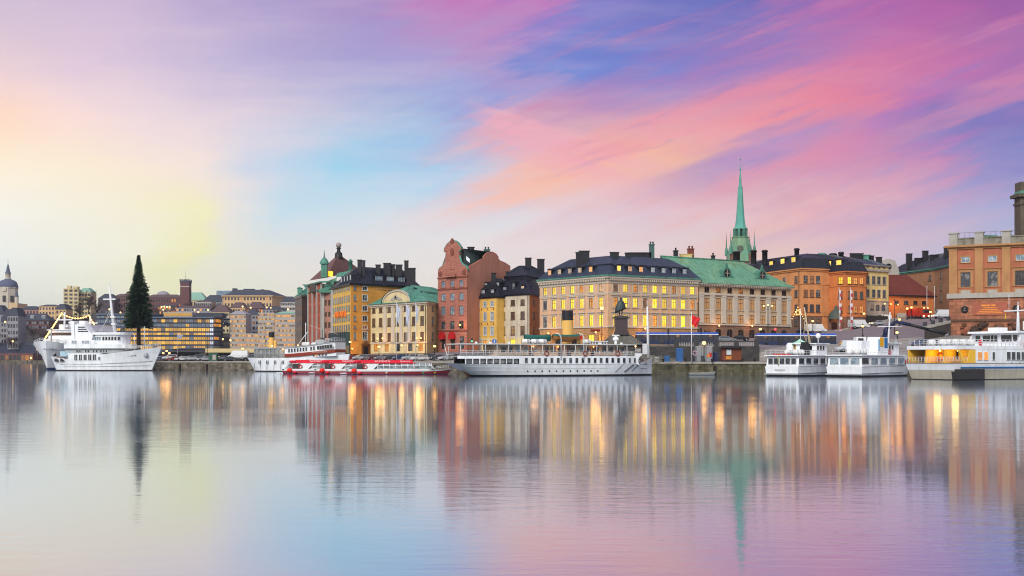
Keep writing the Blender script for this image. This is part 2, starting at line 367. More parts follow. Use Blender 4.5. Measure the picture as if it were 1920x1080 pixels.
def strip(k0, k1, name, m, dz=0.0, sel=None, nseg=3):
    b = MB(); T = [t for t in TER if sel is None or sel[0] <= t[0] <= sel[1]]
    vs = []
    for t in T:
        for q in range(nseg + 1):
            f = q / nseg; d = t[k0][0] + (t[k1][0] - t[k0][0]) * f; z = t[k0][1] + (t[k1][1] - t[k0][1]) * f
            vs.append((*W(t[0], d), z + dz))
    n = nseg + 1; fs = []
    for i in range(len(T) - 1):
        for q in range(nseg): fs.append((i * n + q, (i + 1) * n + q, (i + 1) * n + q + 1, i * n + q + 1))
    b.add(vs, fs); return struct(b.obj(name, m))
strip(1, 2, 'quay', QUAY)
b = MB()
strip(3, 4, 'street', ASPH, nseg=4); strip(4, 5, 'pavement', mat('paving', c8(128, 120, 116), .85, .2), dz=-.004)
strip(2, 3, 'quay_ramp', QUAY, sel=(1424, 2700), dz=.002)
# retaining wall between the lower quay and the street
b = MB(); T = [t for t in TER if 288 <= t[0] <= 1424]
for t, n in zip(T, T[1:]):
    a0, a1, c0, c1 = W(t[0], t[2][0] + .5), W(n[0], n[2][0] + .5), W(t[0], t[3][0] + .4), W(n[0], n[3][0] + .4)
    b.add([(*a0, 2.5), (*a1, 2.5), (*a1, n[3][1] + .25), (*a0, t[3][1] + .25), (*c0, t[3][1] + .25), (*c1, n[3][1] + .25)], [(0, 1, 2, 3), (3, 2, 5, 4)])
tag(b.obj('retaining_wall', mat('dark_granite', c8(74, 72, 70), .9, .3, .5, kind='brick', col2=c8(58, 56, 56), cscale=.5)), 'dark granite retaining wall carrying the street above the lower quay', 'wall')
def quaywall(sel, m, label):
    b = MB(); T = [t for t in TER if sel[0] <= t[0] <= sel[1]]
    for t, n in zip(T, T[1:]):
        a, c = W(t[0], t[1][0]), W(n[0], n[1][0]); a2, c2 = W(t[0], t[1][0] - .18), W(n[0], n[1][0] - .18); a3, c3 = W(t[0], t[1][0] + .5), W(n[0], n[1][0] + .5)
        b.add([(*a, -2), (*c, -2), (*c, 2.35), (*a, 2.35)], [(0, 1, 2, 3)])
        b.add([(*a2, 2.35), (*c2, 2.35), (*c2, 2.78), (*a2, 2.78), (*a3, 2.78), (*c3, 2.78), (*a, 2.35), (*c, 2.35)], [(0, 1, 2, 3), (3, 2, 5, 4), (0, 6, 7, 1)], 1)
        L = (Vector(c) - Vector(a)).length; rz = math.atan2(c[1] - a[1], c[0] - a[0])
        for q in range(1, int(L / 9)):
            p, r = Vector(a).lerp(Vector(c), q * 9 / L), rz
            b.box(-.3, .3, -.28, -.02, -.6, 1.9, 2, Matrix.Translation((p.x, p.y, 0)) @ Matrix.Rotation(rz, 4, 'Z'))
    if sel[0] == 288:
        a = W(288, 350); c = W(230, 470); b.add([(*c, -2), (*a, -2), (*a, 2.78), (*c, 2.78)], [(0, 1, 2, 3)])
    return tag(b.obj('quay_wall', [m, mat('quay_coping', c8(158, 152, 142), .85, .25, .6), mat('tarred_timber', c8(40, 34, 30), .9, .2)]), label, 'quay wall')
quaywall((288, 860), QST, 'grey stone quay wall between the white ship at left and the ferries')
quaywall((860, 2700), QMOSS, 'mossy dark stone quay wall below the statue and the brown kiosk')
# the ground sheet: both shores and on to the horizon
edge = [W(t[0], t[1][0] + .3) for t in TER]
gp = [(-2500, 840), W(-200, 872), W(60, 880), W(190, 890), W(226, 640), W(232, 470)]
shore = [(-6000, 840)] + gp[-6:] + edge + [(6000, 150)]
b = MB(); vs = [(x, y, 2.4) for x, y in shore] + [(x * (1 if abs(x) > 5000 else 3), 6500, 2.4) for x, y in shore]; n = len(shore)
b.add(vs, [(i, i + 1, n + i + 1, n + i) for i in range(n - 1)]); me = b.mesh('ground', [])
me.materials.append(mat('ground_earth', c8(86, 82, 76), .9, .3)); struct(place('ground', me))
b = MB(); 
for a, c in zip(gp[-6:], gp[-5:]): b.add([(*a, -2), (*c, -2), (*c, 2.4), (*a, 2.4)], [(0, 1, 2, 3)])
tag(b.obj('quay_wall', QST), 'low far quay wall across the water at the left edge', 'quay wall')
# water
m = bpy.data.materials.new('water'); m.use_nodes = True; t = m.node_tree; t.nodes.clear(); g = NT(t)
out = g.n('OutputMaterial'); tc = g.n('TexCoord'); geo = g.n('NewGeometry')
pos = geo.outputs['Position']; sp_ = g.n('SeparateXYZ'); g.l(pos, sp_.inputs[0])
n1 = g.noise(g.xyz(g.m('MULTIPLY', sp_.outputs[0], .9), g.m('MULTIPLY', sp_.outputs[1], 2.3)), .7, 5, .62).outputs['Fac']
n2 = g.noise(g.xyz(g.m('MULTIPLY', sp_.outputs[0], .06), g.m('MULTIPLY', sp_.outputs[1], .05)), 1.0, 3, .5).outputs['Fac']
bp = g.n('Bump'); bp.inputs['Distance'].default_value = .05; g.l(g.m('MULTIPLY', n1, g.sm(n2, .35, .65, lo=.12)), bp.inputs['Height']); g.l(g.sm(sp_.outputs[1], 15, 170, lo=.26, hi=.05), bp.inputs['Strength'])
gl = g.n('BsdfAnisotropic'); gl.distribution = 'GGX'; gl.inputs['Color'].default_value = (.94, .97, 1, 1); gl.inputs['Roughness'].default_value = .036
gl.inputs['Anisotropy'].default_value = .72; g.l(g.xyz(1.0, 0.0, 0.0), gl.inputs['Tangent']); g.l(bp.outputs[0], gl.inputs['Normal'])
df = g.n('BsdfDiffuse'); df.inputs['Color'].default_value = c8(96, 118, 136)
lw = g.n('Fresnel'); lw.inputs['IOR'].default_value = 1.6
mx = g.n('MixShader'); g.l(g.m('MULTIPLY_ADD', lw.outputs[0], .55, .44), mx.inputs[0]); g.l(df.outputs[0], mx.inputs[1]); g.l(gl.outputs[0], mx.inputs[2]); g.l(mx.outputs[0], out.inputs[0])
WATER = m
b = MB(); b.add([(-3000, -60, 0), (3000, -60, 0), (3000, 1500, 0), (-3000, 1500, 0)], [(0, 1, 2, 3)]); struct(b.obj('water', WATER))
# wooded hill across the water
b = MB(); pxs = list(range(-500, 701, 25)); ds = [905, 945, 985, 1040, 1110, 1190, 1600]; rr = random.Random(5)
top = [(-500, 600), (0, 592), (110, 596), (180, 580), (300, 572), (420, 582), (560, 588), (700, 610)]
def tp(px):
    for (a, ya), (c, yc) in zip(top, top[1:]):
        if px <= c: return ya + (yc - ya) * (px - a) / (c - a)
    return top[-1][1]
def hz(px, d):
    zt = Z(tp(px), 1180); f = min(1, max(0, (d - 905) / 285)); return 2.3 + (zt - 2.3) * (f ** .8)
for px in pxs:
    for d in ds: b.v.append((*W(px, d), hz(px, d) + (rr.uniform(-1.5, 1.5) if 905 < d < 1600 else 0)))
n = len(ds)
for i in range(len(pxs) - 1):
    for q in range(n - 1): b.f.append([i * n + q, (i + 1) * n + q, (i + 1) * n + q + 1, i * n + q + 1]); b.mi.append(0); b.sm.append(True)
struct(b.obj('hill', mat('hillside', c8(58, 56, 54), .95, .4, .03, kind='two', col2=c8(78, 72, 64), cscale=.03)))
# ---------------------------------------------------------------- buildings
PANE = dict(G=GL, B=GLB, K=GLD, Y=LIT, O=LITO, P=LITP, D=LITD, S=GLS)
MC = {}
def wmesh(w, h, fr, nv, nh, sur, hood, sill, surm, arch):
    key = (round(w, 2), round(h, 2), fr.name, nv, nh, sur, hood, sill, surm.name if surm else '', arch)
    if key in MC: return MC[key]
    b = MB(); f = min(0.085, w * 0.08)
    x = w / 2
    b.box(-x, -x + f, .06, .18, 0, h); b.box(x - f, x, .06, .18, 0, h)
    b.box(-x + f, x - f, .06, .18, 0, f); b.box(-x + f, x - f, .06, .18, h - f, h)
    for i in range(nv):
        xc = -x + w * (i + 1) / (nv + 1); b.box(xc - f * .4, xc + f * .4, .08, .17, f, h - f)
    for t in nh:
        b.box(-x + f, x - f, .075, .165, h * t - f * .45, h * t + f * .45)
    if arch:
        # spandrels that round off the head
        n = 6
        for sg in (-1, 1):
            pts = [(sg * x, h)] + [(sg * x * math.cos(a), h - x * .75 + x * .75 * math.sin(a)) for a in lin(0, PI / 2, n)]
            b.ext(pts, -.004, .05, 1)
    if sur:
        b.box(-x - sur, -x, -.05, .04, 0, h, 1); b.box(x, x + sur, -.05, .04, 0, h, 1); b.box(-x - sur, x + sur, -.05, .04, h, h + sur, 1)
    if hood:
        b.box(-x - sur - .12, x + sur + .12, -.10, .03, h + sur + .02, h + sur + .2, 1)
        b.box(-x - sur - .3, x + sur + .3, -.30, .03, h + sur + .203, h + sur + .36, 1)
    if sill: b.box(-x - sur - .15, x + sur + .15, -.18, .03, -.18, -.003, 1)
    MC[key] = b.mesh('window', [fr, surm or fr]); return MC[key]
def pmesh(w, h, m):
    key = ('pane', round(w, 2), round(h, 2), m.name)
    if key not in MC:
        b = MB(); f = min(0.085, w * 0.08); b.box(-w / 2 + f * .6, w / 2 - f * .6, .125, .15, f * .6, h - f * .6)
        MC[key] = b.mesh('pane', m)
    return MC[key]
def window(parent, loc, rz, w, h, pane='G', fr=FRW, nv=1, nh=(.62,), sur=.0, hood=False, sill=True, surm=None, arch=False, name='window'):
    o = place(name, wmesh(w, h, fr, nv, tuple(nh), sur, hood, sill, surm, arch), parent, loc, rz)
    place('pane', pmesh(w, h, PANE[pane]), o)
    return o
def grid(us, rows, w, **k):
    """rows: (sill height, window height); lit: text rows of pane letters"""
    lit = k.pop('lit', None); out = []
    for j, (zb, h) in enumerate(rows):
        for i, uu in enumerate(us):
            p = 'G' if lit is None else lit[j % len(lit)][i % len(lit[j % len(lit)])]
            if p == '.': continue
            out.append((uu, zb, w, h, dict(k, pane=p)))
    return out
def wallmesh(L, z0, z1, holes, mats, base=None, rv=.22):
    b = MB(); xs = {0.0, L}; zs = {z0, z1}
    if base: zs.add(base)
    for (x0, x1, a, c) in holes: xs |= {x0, x1}; zs |= {a, c}
    xs = sorted(x for x in xs if -1e-6 <= x <= L + 1e-6); zs = sorted(z for z in zs if z0 - 1e-6 <= z <= z1 + 1e-6)
    for zi in range(len(zs) - 1):
        zm = (zs[zi] + zs[zi + 1]) / 2
        hs = [h for h in holes if h[2] < zm < h[3]]
        run = None
        for xi in range(len(xs) - 1):
            xm = (xs[xi] + xs[xi + 1]) / 2
            solid = not any(h[0] < xm < h[1] for h in hs)
            if solid and run is None: run = xs[xi]
            last = xi == len(xs) - 2
            if run is not None and (not solid or last):
                e = xs[xi + 1] if (solid and last) else xs[xi]
                b.add([(run, 0, zs[zi]), (e, 0, zs[zi]), (e, 0, zs[zi + 1]), (run, 0, zs[zi + 1])], [(0, 1, 2, 3)], 1 if base and zm < base else 0)
                run = None
    for (x0, x1, a, c) in holes:
        mi = 1 if base and (a + c) / 2 < base else 0
        q = [(x0, 0, a), (x1, 0, a), (x1, 0, c), (x0, 0, c), (x0, rv, a), (x1, rv, a), (x1, rv, c), (x0, rv, c)]
        b.add(q, [(0, 4, 5, 1), (1, 5, 6, 2), (2, 6, 7, 3), (3, 7, 4, 0)], mi)
    me = bpy.data.meshes.new('wall'); me.from_pydata(b.v, [], b.f)
    for m in mats: me.materials.append(m)
    me.polygons.foreach_set('material_index', b.mi); me.update()
    return me
def facade(root, A, B, z0, z1, mats, wins=(), base=None, pil=None, proud=0.0):
    """A to B runs left to right seen from outside; wins hold a fraction along the wall, heights above the root"""
    A = Vector(A); B = Vector(B); L = (B - A).length; rz = math.atan2(B.y - A.y, B.x - A.x)
    holes = []
    for (uu, zb, w, h, k) in wins if not proud else ():
        x = uu * L; holes.append((x - w / 2, x + w / 2, zb, zb + h))
    o = place('wall', wallmesh(L, z0, z1, holes, mats, base), root, (A.x, A.y, 0), rz)
    for (uu, zb, w, h, k) in wins:
        d = Vector((math.cos(rz), math.sin(rz))) * (uu * L)
        window(root, (A.x + d.x + proud * math.sin(rz), A.y + d.y - proud * math.cos(rz), zb), rz, w, h, **k)
    if pil:
        us, w, dep, pz0, pz1, m = pil; b = MB()
        for uu in us:
            x = min(max(uu * L, w / 2 + .01), L - w / 2 - .01)
            b.box(x - w / 2, x + w / 2, -dep, .02, pz0, pz1); b.box(x - w / 2 - .08, x + w / 2 + .08, -dep - .07, .02, pz1 - .5, pz1 - .02); b.box(x - w / 2 - .06, x + w / 2 + .06, -dep - .06, .02, pz0 + .003, pz0 + .45)
        b.obj('pilaster', m, root, (A.x, A.y, 0), rz)
    return o, rz, L
def ring(poly, o, i, z0, z1, mi=0, b=None):
    b = b or MB(); n = len(poly); po = inset(poly, -o); pi = inset(poly, i)
    vs = [(p[0], p[1], z0) for p in po] + [(p[0], p[1], z1) for p in po] + [(p[0], p[1], z0) for p in pi] + [(p[0], p[1], z1) for p in pi]
    fs = []
    for k in range(n):
        j = (k + 1) % n; fs += [(k, j, n + j, n + k), (n + k, n + j, 3 * n + j, 3 * n + k), (2 * n + j, 2 * n + k, 3 * n + k, 3 * n + j), (k, 2 * n + k, 2 * n + j, j)]
    return b.add(vs, fs, mi)
def roof_tiers(poly, tiers, rib=0.0, ribh=.07, mats=None, cap=True):
    b = MB(); n = len(poly); rings = [[(x, y, z) for x, y in inset(poly, d)] for d, z in tiers]
    for t in range(len(rings) - 1):
        r0, r1 = rings[t], rings[t + 1]
        for k in range(n):
            j = (k + 1) % n
            a0, a1, c1, c0 = Vector(r0[k]), Vector(r0[j]), Vector(r1[j]), Vector(r1[k])
            b.add([a0, a1, c1, c0], [(0, 1, 2, 3)])
            if rib:
                m = int((a1 - a0).length / rib); nn = (a1 - a0).cross(c0 - a0).normalized()
                e = (a1 - a0).normalized()
                if (c0 - a0).length < 1.0: continue
                for q in range(1, m):
                    f = q / m; p = a0.lerp(a1, f); tt = c0.lerp(c1, f)
                    b.add([p - e * .04, p + e * .04, p + nn * ribh, tt - e * .04, tt + e * .04, tt + nn * ribh], [(0, 2, 5, 3), (1, 4, 5, 2), (0, 1, 2)])
    if cap: b.add(rings[-1], [tuple(range(n))])
    return b
def house(name, label, cat, vis, back, zg, ze, wm, fac, group=None, base=None, skew=0.0, corn=None, lim=None):
    """vis: (px, distance) corners left to right along the seen walls; ze: eave height above water"""
    pts = [Vector(W(*p)) for p in vis]; O = pts[0].copy()
    root = thing(name, label, cat, (O.x, O.y, zg), 0, group)
    lp = [p - O for p in pts]
    nd = (lp[-1] - lp[0]).normalized(); nin = Vector((-nd.y, nd.x))
    nin = (nin * (1 - abs(skew)) + Vector((skew, 0.3 * abs(skew)))).normalized()
    poly = [tuple(p) for p in lp] + [tuple(lp[-1] + nin * back), tuple(lp[0] + nin * back)]
    H = ze - zg
    info = []
    for i, f in enumerate(fac):
        f = dict(f or {})
        info.append(facade(root, lp[i], lp[i + 1], 0, H, [wm, f.pop('basem', wm)], f.pop('wins', ()), **f))
    n = len(poly); b = MB()
    for i in range(len(lp) - 1, n):
        a, c = poly[i], poly[(i + 1) % n]
        b.add([(a[0], a[1], 0), (c[0], c[1], 0), (c[0], c[1], H), (a[0], a[1], H)], [(0, 1, 2, 3)])
    b.obj('rear_wall', wm, root)
    if corn:
        o, hh, m = corn[:3]; b = MB(); ring(poly, o * .5, .3, H - hh, H - hh * .45, 0, b); ring(poly, o, .3, H - hh * .447, H + .02, 0, b)
        b.obj('cornice', m, root)
    return root, poly, H, lp, info
def along(A, B, t, out=0.0):
    A = Vector(A); B = Vector(B); d = (B - A).normalized(); n = Vector((d.y, -d.x)); p = A + (B - A) * t + n * out
    return p, math.atan2(d.y, d.x)
def dormer(root, A, B, ts, zb, w, h, dep, back, pane, m, fr=FRW, arch=True, roof=None, peak=.35):
    """boxed dormers standing out of the roof above wall A-B"""
    key = ('dorm', w, h, dep, m.name, arch, peak)
    if key not in MC:
        b = MB(); x = w / 2 + .18
        b.box(-x, x, .05, dep, -.3, h + .15)
        pr = [(-x - .12, h + .152)] + ([(-(x + .12) * math.cos(a), h + .16 + peak * math.sin(a)) for a in lin(.25, PI - .25, 7)] if arch else [(0, h + .16 + peak)]) + [(x + .12, h + .152)]
        b.ext(pr, -.12, dep + .1)
        MC[key] = b.mesh('dormer', m)
    for i, t in enumerate(ts):
        p, rz = along(A, B, t, -back); pn = pane[i % len(pane)]
        o = place('dormer', MC[key], root, (p.x, p.y, zb), rz)
        k2 = ('dpane', w, h, PANE[pn].name, fr.name)
        if k2 not in MC:
            b = MB(); f = .08
            b.box(-w / 2, w / 2, -.0, .04, 0, h, 0)
            for xx in (-w / 2, -f / 2, w / 2 - f): b.box(xx, xx + f, -.03, -.002, 0, h, 1)
            b.box(-w / 2 + f, -f / 2, -.028, -.003, h * .55, h * .55 + f, 1); b.box(f / 2, w / 2 - f, -.028, -.003, h * .55, h * .55 + f, 1)
            MC[k2] = b.mesh('window', [PANE[pn], fr])
        place('window', MC[k2], o)
def chimney(root, x, y, z0, w, d, h, m=BLACK, pots=0, rz=0.0, cap=True):
    b = MB(); b.box(-w / 2, w / 2, -d / 2, d / 2, -4.0, h)
    if cap: b.box(-w / 2 - .14, w / 2 + .14, -d / 2 - .14, d / 2 + .14, h + .003, h + .22)
    for i in range(pots):
        xx = -w / 2 + w * (i + .5) / pots; b.lathe([(.22, h + .2), (.2, h + .75), (.27, h + .78), (.27, h + .95)], 8, 0, (xx, 0, 0))
    return b.obj('chimney', m, root, (x, y, z0), rz)
def lpt(root, px, py, d):
    p = P(px, py, d); return p - Vector(root.location)
def rows_py(zg, d, *pairs): return [(Z(b, d) - zg, Z(a, d) - Z(b, d)) for a, b in pairs]
def downpipe(root, A, B, t, z0, z1, m=DARKM):
    p, rz = along(A, B, t, .12); MB().tube([(0, 0, z0), (0, 0, z1 - .6), (0, -.25, z1)], .09, 6).obj('downpipe', m, root, (p.x, p.y, 0), rz)

PL = lambda n, c, **k: mat(n, c, 0.85, k.pop('var', .28), k.pop('scale', .22), bump=.15, bscale=5, streak=k.pop('streak', .14), **k)
W_BANK = PL('peach_plaster', c8(216, 174, 138)); W_BANKB = mat('rusticated_base', c8(190, 146, 100), .85, .15, .3, kind='brick', col2=c8(176, 134, 92), cscale=.42, streak=.1)
W_NAT = PL('sand_plaster', c8(196, 168, 132)); W_NATB = mat('brown_rusticated_base', c8(140, 110, 90), .85, .15, .3, kind='brick', col2=c8(122, 94, 78), cscale=.42)
W_YEL = PL('warm_yellow_plaster', c8(226, 182, 92)); W_WHT = PL('off_white_plaster', c8(206, 194, 172), streak=.2)
W_CRM = PL('cream_plaster', c8(216, 198, 150)); W_ORY = PL('amber_plaster', c8(214, 150, 66))
W_ORA = PL('orange_plaster', c8(214, 146, 92)); W_ORB = PL('deep_orange_plaster', c8(206, 124, 68)); W_STB = mat('rough_stone_base', c8(120, 92, 78), .9, .3, .9, bump=.6, bscale=3)
W_RED = mat('red_sandstone', c8(184, 120, 102), .85, .16, .4, kind='brick', col2=c8(168, 106, 90), cscale=.55, streak=.15)
W_PNK = PL('salmon_plaster', c8(196, 134, 110), var=.16); W_GRB = PL('grey_brown_stone', c8(122, 106, 94))
W_LYE = PL('pale_yellow_plaster', c8(222, 196, 130)); W_GRY = PL('grey_plaster', c8(166, 158, 148))
W_BRN = PL('brown_plaster', c8(158, 112, 80)); TILE = mat('red_tile_roof', c8(116, 50, 36), .8, .3, .5, kind='brick', col2=c8(96, 42, 32), cscale=1.6, bump=.3, bscale=6)
W_PAL = mat('palace_brick_red', c8(172, 104, 76), .85, .22, .35, streak=.12); W_PALS = mat('palace_sandstone', c8(174, 128, 84), .8, .18, .4, streak=.15)
W_PALB = mat('palace_rusticated_stone', c8(180, 118, 88), .85, .35, .25, kind='brick', col2=c8(140, 92, 72), cscale=.28, streak=.2, bump=.4, bscale=2)

# ---- corner bank (H)
zg = 6.3
root, poly, H, lp, inf = house('corner_building', 'peach corner building with lit yellow windows and slate mansard roof behind the statue', 'building',
    [(1012, 310), (1140.5, 290), (1309, 305)], 20, zg, Z(517, 290), W_BANK, [None, None])
for o in [c for c in root.children if c.name.startswith('wall')]: bpy.data.objects.remove(o)
R3 = rows_py(zg, 290, (531.5, 546.5), (557, 575.5), (589, 611)); RG = rows_py(zg, 290, (627, 641))
k3 = dict(nv=1, nh=(.66,), sur=.3, surm=TRIM, fr=FRB)
L3 = [['YYYYOYP', 'GYYYYOY', 'GYYOYYY'], ['DYOYYYOYY', 'OYYDYYYYO', 'YYYYOYYYY']]
for i, n in ((0, 7), (1, 9)):
    us = cols(n, .62, .75) if i == 0 else cols(n, .72, .62)
    wn = grid(us, R3[:1], 1.45, lit=L3[i][:1], **k3) + grid(us, R3[1:], 1.45, lit=L3[i][1:], hood=True, **k3)
    wn += grid(us, RG, 1.9, lit=['GOOGOYO' if i == 0 else 'KKOGYGOYO'], nv=1, nh=(), fr=FRB, sill=False)
    facade(root, lp[i], lp[i + 1], 0, H, [W_BANK, W_BANKB], wn, base=Z(612.5, 290) - zg)
b = MB(); zb = Z(612.5, 290) - zg; ring(poly, .22, .1, zb - .15, zb + .22).obj('string_course', TRIM, root); ring(poly, .08, .1, R3[0][0] - .55, R3[0][0] - .22).obj('string_course', TRIM, root)
b = MB(); ring(poly, .15, .3, H - 1.75, H - 1.15, 0, b); ring(poly, .75, .3, H - .5, H - .05, 0, b); ring(poly, .3, .3, H - 1.146, H - .503, 0, b)
for i in (0, 1):
    A, B_ = Vector(lp[i]), Vector(lp[i + 1]); L = (B_ - A).length
    for q in range(int(L / .62)):
        p, rz = along(A, B_, (q + .5) * .62 / L, .30)
        b.box(-.16, .16, -.36, 0, H - 1.1, H - .51, 0, Matrix.Translation((p.x, p.y, 0)) @ Matrix.Rotation(rz, 4, 'Z'))
b.obj('cornice', TRIM, root)
b = MB(); ring(poly, .95, .3, H - .046, H + .3, 0, b); b.obj('eave_gutter', COPPER, root)
rf = roof_tiers(poly, [(-.7, H + .3), (2.6, H + 3.2), (7.8, H + 5.9)], rib=.75).obj('roof', SLATE2, root)
b = MB(); ring(inset(poly, 2.45), .12, .1, H + 3.08, H + 3.3, 0, b); b.obj('roof_ridge', SLATE, rf)
dormer(root, lp[0], lp[1], [.125, .275, .43, .575, .73], H + .75, 1.15, 1.9, 3.0, .6, 'OPPPO', SLATE)
dormer(root, lp[1], lp[2], [.13, .25, .37, .5, .62, .74, .86], H + .75, 1.15, 1.9, 3.0, .6, 'YOOSSSS', SLATE)
for px, py, d, ww, hh, m, pots in ((1083, 484, 303, .9, 1.3, BLACK, 0), (1095.5, 482, 303, 2.6, 1.4, BLACK, 0), (1152, 478, 300, 2.2, .5, BLACK, 0), (1178, 479, 303, 1.6, .5, BLACK, 0),
                               (1222, 477, 318, 1.35, 2.5, mat('green_vent', c8(70, 98, 92)), 2), (1200, 477, 318, 6, .3, BLACK, 0), (1267, 478, 320, 1.2, 1.0, BLACK, 1)):
    p = lpt(root, px, py, d); chimney(rf, p.x, p.y, p.z, ww, 1.0, hh, m, pots)
# shop sign on the corner building
p, rz = along(lp[0], lp[1], .455, .28)
sg = MB().lathe([(.75, -.08), (.75, .08)], 20, 0, (0, 0, 0), False, Matrix.Rotation(PI / 2, 4, 'X')).obj('round_sign', glow('green_sign', c8(40, 170, 90), .5), root, (p.x, p.y, Z(617, 300) - zg), rz)
p, rz = along(lp[0], lp[1], .83, .3)
MB().box(-1.6, 1.6, -.15, .1, -.2, .2).obj('hanging_sign', mat('dark_red_sign', c8(120, 24, 22), .5), root, (p.x, p.y, Z(619, 293) - zg), rz)

# ---- bank with green roof (I)
zg = 8.0
R1 = rows_py(zg, 305, (537, 547.3)); R2 = rows_py(zg, 305, (557.5, 579)); R4 = rows_py(zg, 305, (588, 606)); RG = rows_py(zg, 305, (616, 634))
us = cols(8, .68, .6)
PALEB = 'WINDOW'
PANE['T'] = mat('lowered_tan_blind', c8(198, 150, 98), .7, .1, rnd=.3, emit=.03)
wn = grid(us, R1, 1.7, lit=['KDKDKKKK'], fr=FRB, nh=()) + grid(us, R2, 1.9, lit=['TTTTTTTT'], fr=FRB, nh=(.62,), sur=.22, surm=TRIM) + grid(us, R4, 1.9, lit=['T'], fr=FRB, nh=(.55,), sur=.22, surm=TRIM)
wn += grid(us, RG, 2.1, lit=['KKKKKKKK'], fr=FRB, nh=(.7,), sill=False, arch=True, surm=W_NATB)
root, poly, H, lp, inf = house('bank_building', 'sandy stone bank with tall pilasters and a broad green copper roof', 'building',
    [(1310.5, 305.8), (1482, 325)], 17, zg, Z(530, 305), W_NAT, [dict(wins=wn, base=Z(608, 305) - zg, basem=W_NATB,
      pil=(lin(0.012, .988, 9), 1.5, .28, Z(607, 305) - zg + .3, Z(552, 305) - zg, TRIM))])
b = MB(); zb = Z(608, 305) - zg; ring(poly, .3, .1, zb - .1, zb + .25).obj('string_course', TRIM, root); z2 = Z(552, 305) - zg; ring(poly, .4, .1, z2, z2 + .3, 0, b); ring(poly, .25, .1, z2 + .303, z2 + .55, 0, b); b.obj('string_course', TRIM, root)
b = MB(); ring(poly, .3, .3, H - .8, H - .5, 0, b); ring(poly, .85, .3, H - .3, H - .05, 0, b); ring(poly, .35, .3, H - .497, H - .303, 0, b)
A, B_ = Vector(lp[0]), Vector(lp[1]); L = (B_ - A).length
for q in range(int(L / .9)):
    p, rz = along(A, B_, (q + .5) * .9 / L, .36); b.box(-.22, .22, -.4, 0, H - .62, H - .31, 0, Matrix.Translation((p.x, p.y, 0)) @ Matrix.Rotation(rz, 4, 'Z'))
b.obj('cornice', TRIM, root)
pd = [Vector(q) for q in poly]
rp = inset(poly, -.9); r2 = [Vector(q) for q in rp]
b = MB(); ze1 = H + 7.2
e = (r2[1] - r2[0]).normalized(); nn = Vector((-e.y, e.x))
k0 = r2[0] + nn * 9.2 - e * 5; k1 = r2[1] + nn * 9.2 - e * 11
vs = [(*r2[0], H), (*r2[1], H), (*k1, ze1), (*k0, ze1), (*r2[2], H), (*r2[3], H)]
b.add(vs, [(0, 1, 2, 3), (1, 4, 2), (4, 5, 3, 2), (5, 0, 3)])
for (a, c, t0, t1) in ((0, 1, 3, 2),):
    m = 34
    for q in range(1, m):
        f = q / m; p = Vector(vs[a]).lerp(Vector(vs[c]), f); t = Vector(vs[t0]).lerp(Vector(vs[t1]), f); ex = Vector((e.x, e.y, 0)) * .04; up_ = Vector((-nn.x * .05, -nn.y * .05, .05))
        b.add([p - ex, p + ex, p + up_, t - ex, t + ex, t + up_], [(0, 2, 5, 3), (1, 4, 5, 2)])
ring(poly, .95, .3, H - .046, H + .06, 0, b)
rf = b.obj('roof', COPPER2, root)
MB().tube([(*k0, ze1 + .1), (*k1, ze1 + .1)], .22).obj('roof_ridge', COPPER, rf)
for t in (.34, .73):
    p, rz = along(A, B_, t, -1.8); z = H + 1.9
    b = MB(); M = Matrix.Rotation(PI / 2, 4, 'X')
    b.lathe([(1.25, 0.15), (1.25, -1.8)], 16, 0, (0, 0, 0), False, Matrix.Translation((0, 0, 1.2)) @ M)
    b.lathe([(1.5, .1), (1.5, .3), (1.1, .3), (1.1, .1)], 16, 0, (0, 0, 0), False, Matrix.Translation((0, 0, 1.2)) @ M)
    for sg in (-1, 1): b.ext([(sg * 1.2, -.3), (sg * 3.0, -.3), (sg * 2.6, .3), (sg * 1.9, .5), (sg * 1.4, 1.3)], -.25, .4)
    b.ext([(-.5, 2.6), (.5, 2.6), (.25, 3.2), (.1, 4.0), (-.1, 4.0), (-.25, 3.2)], -.25, .2)
    o = b.obj('dormer', mat('dark_copper', c8(72, 122, 104), .6, .2), root, (p.x, p.y, z), rz)
    b = MB(); b.lathe([(1.0, .12), (1.0, .32)], 16, 0, (0, 0, 0), False, Matrix.Translation((0, 0, 1.2)) @ M)
    b.box(-.06, .06, -.36, -.325, .25, 2.15, 1); b.box(-.95, .95, -.355, -.324, 1.14, 1.26, 1); b.obj('window', [GLD, TRIM], o)
# tall copper strip on the left edge of the green roof
for px, py, d, ww, hh, m, pots in ((1286, 486, 322, 3.3, 1.2, W_LYE, 0), (1295, 484, 323, 1.7, 2.4, mat('red_brick_chimney', c8(118, 62, 52), .8, .25), 2), (1312, 492, 326, 2.2, .7, BLACK, 0), (1337, 490, 330, 1.0, 1.4, BLACK, 1), (1325, 491, 330, 2.5, .5, DARKM, 0)):
    p = lpt(root, px, py, d); chimney(rf, p.x, p.y, p.z, ww, 1.0, hh, m, pots)

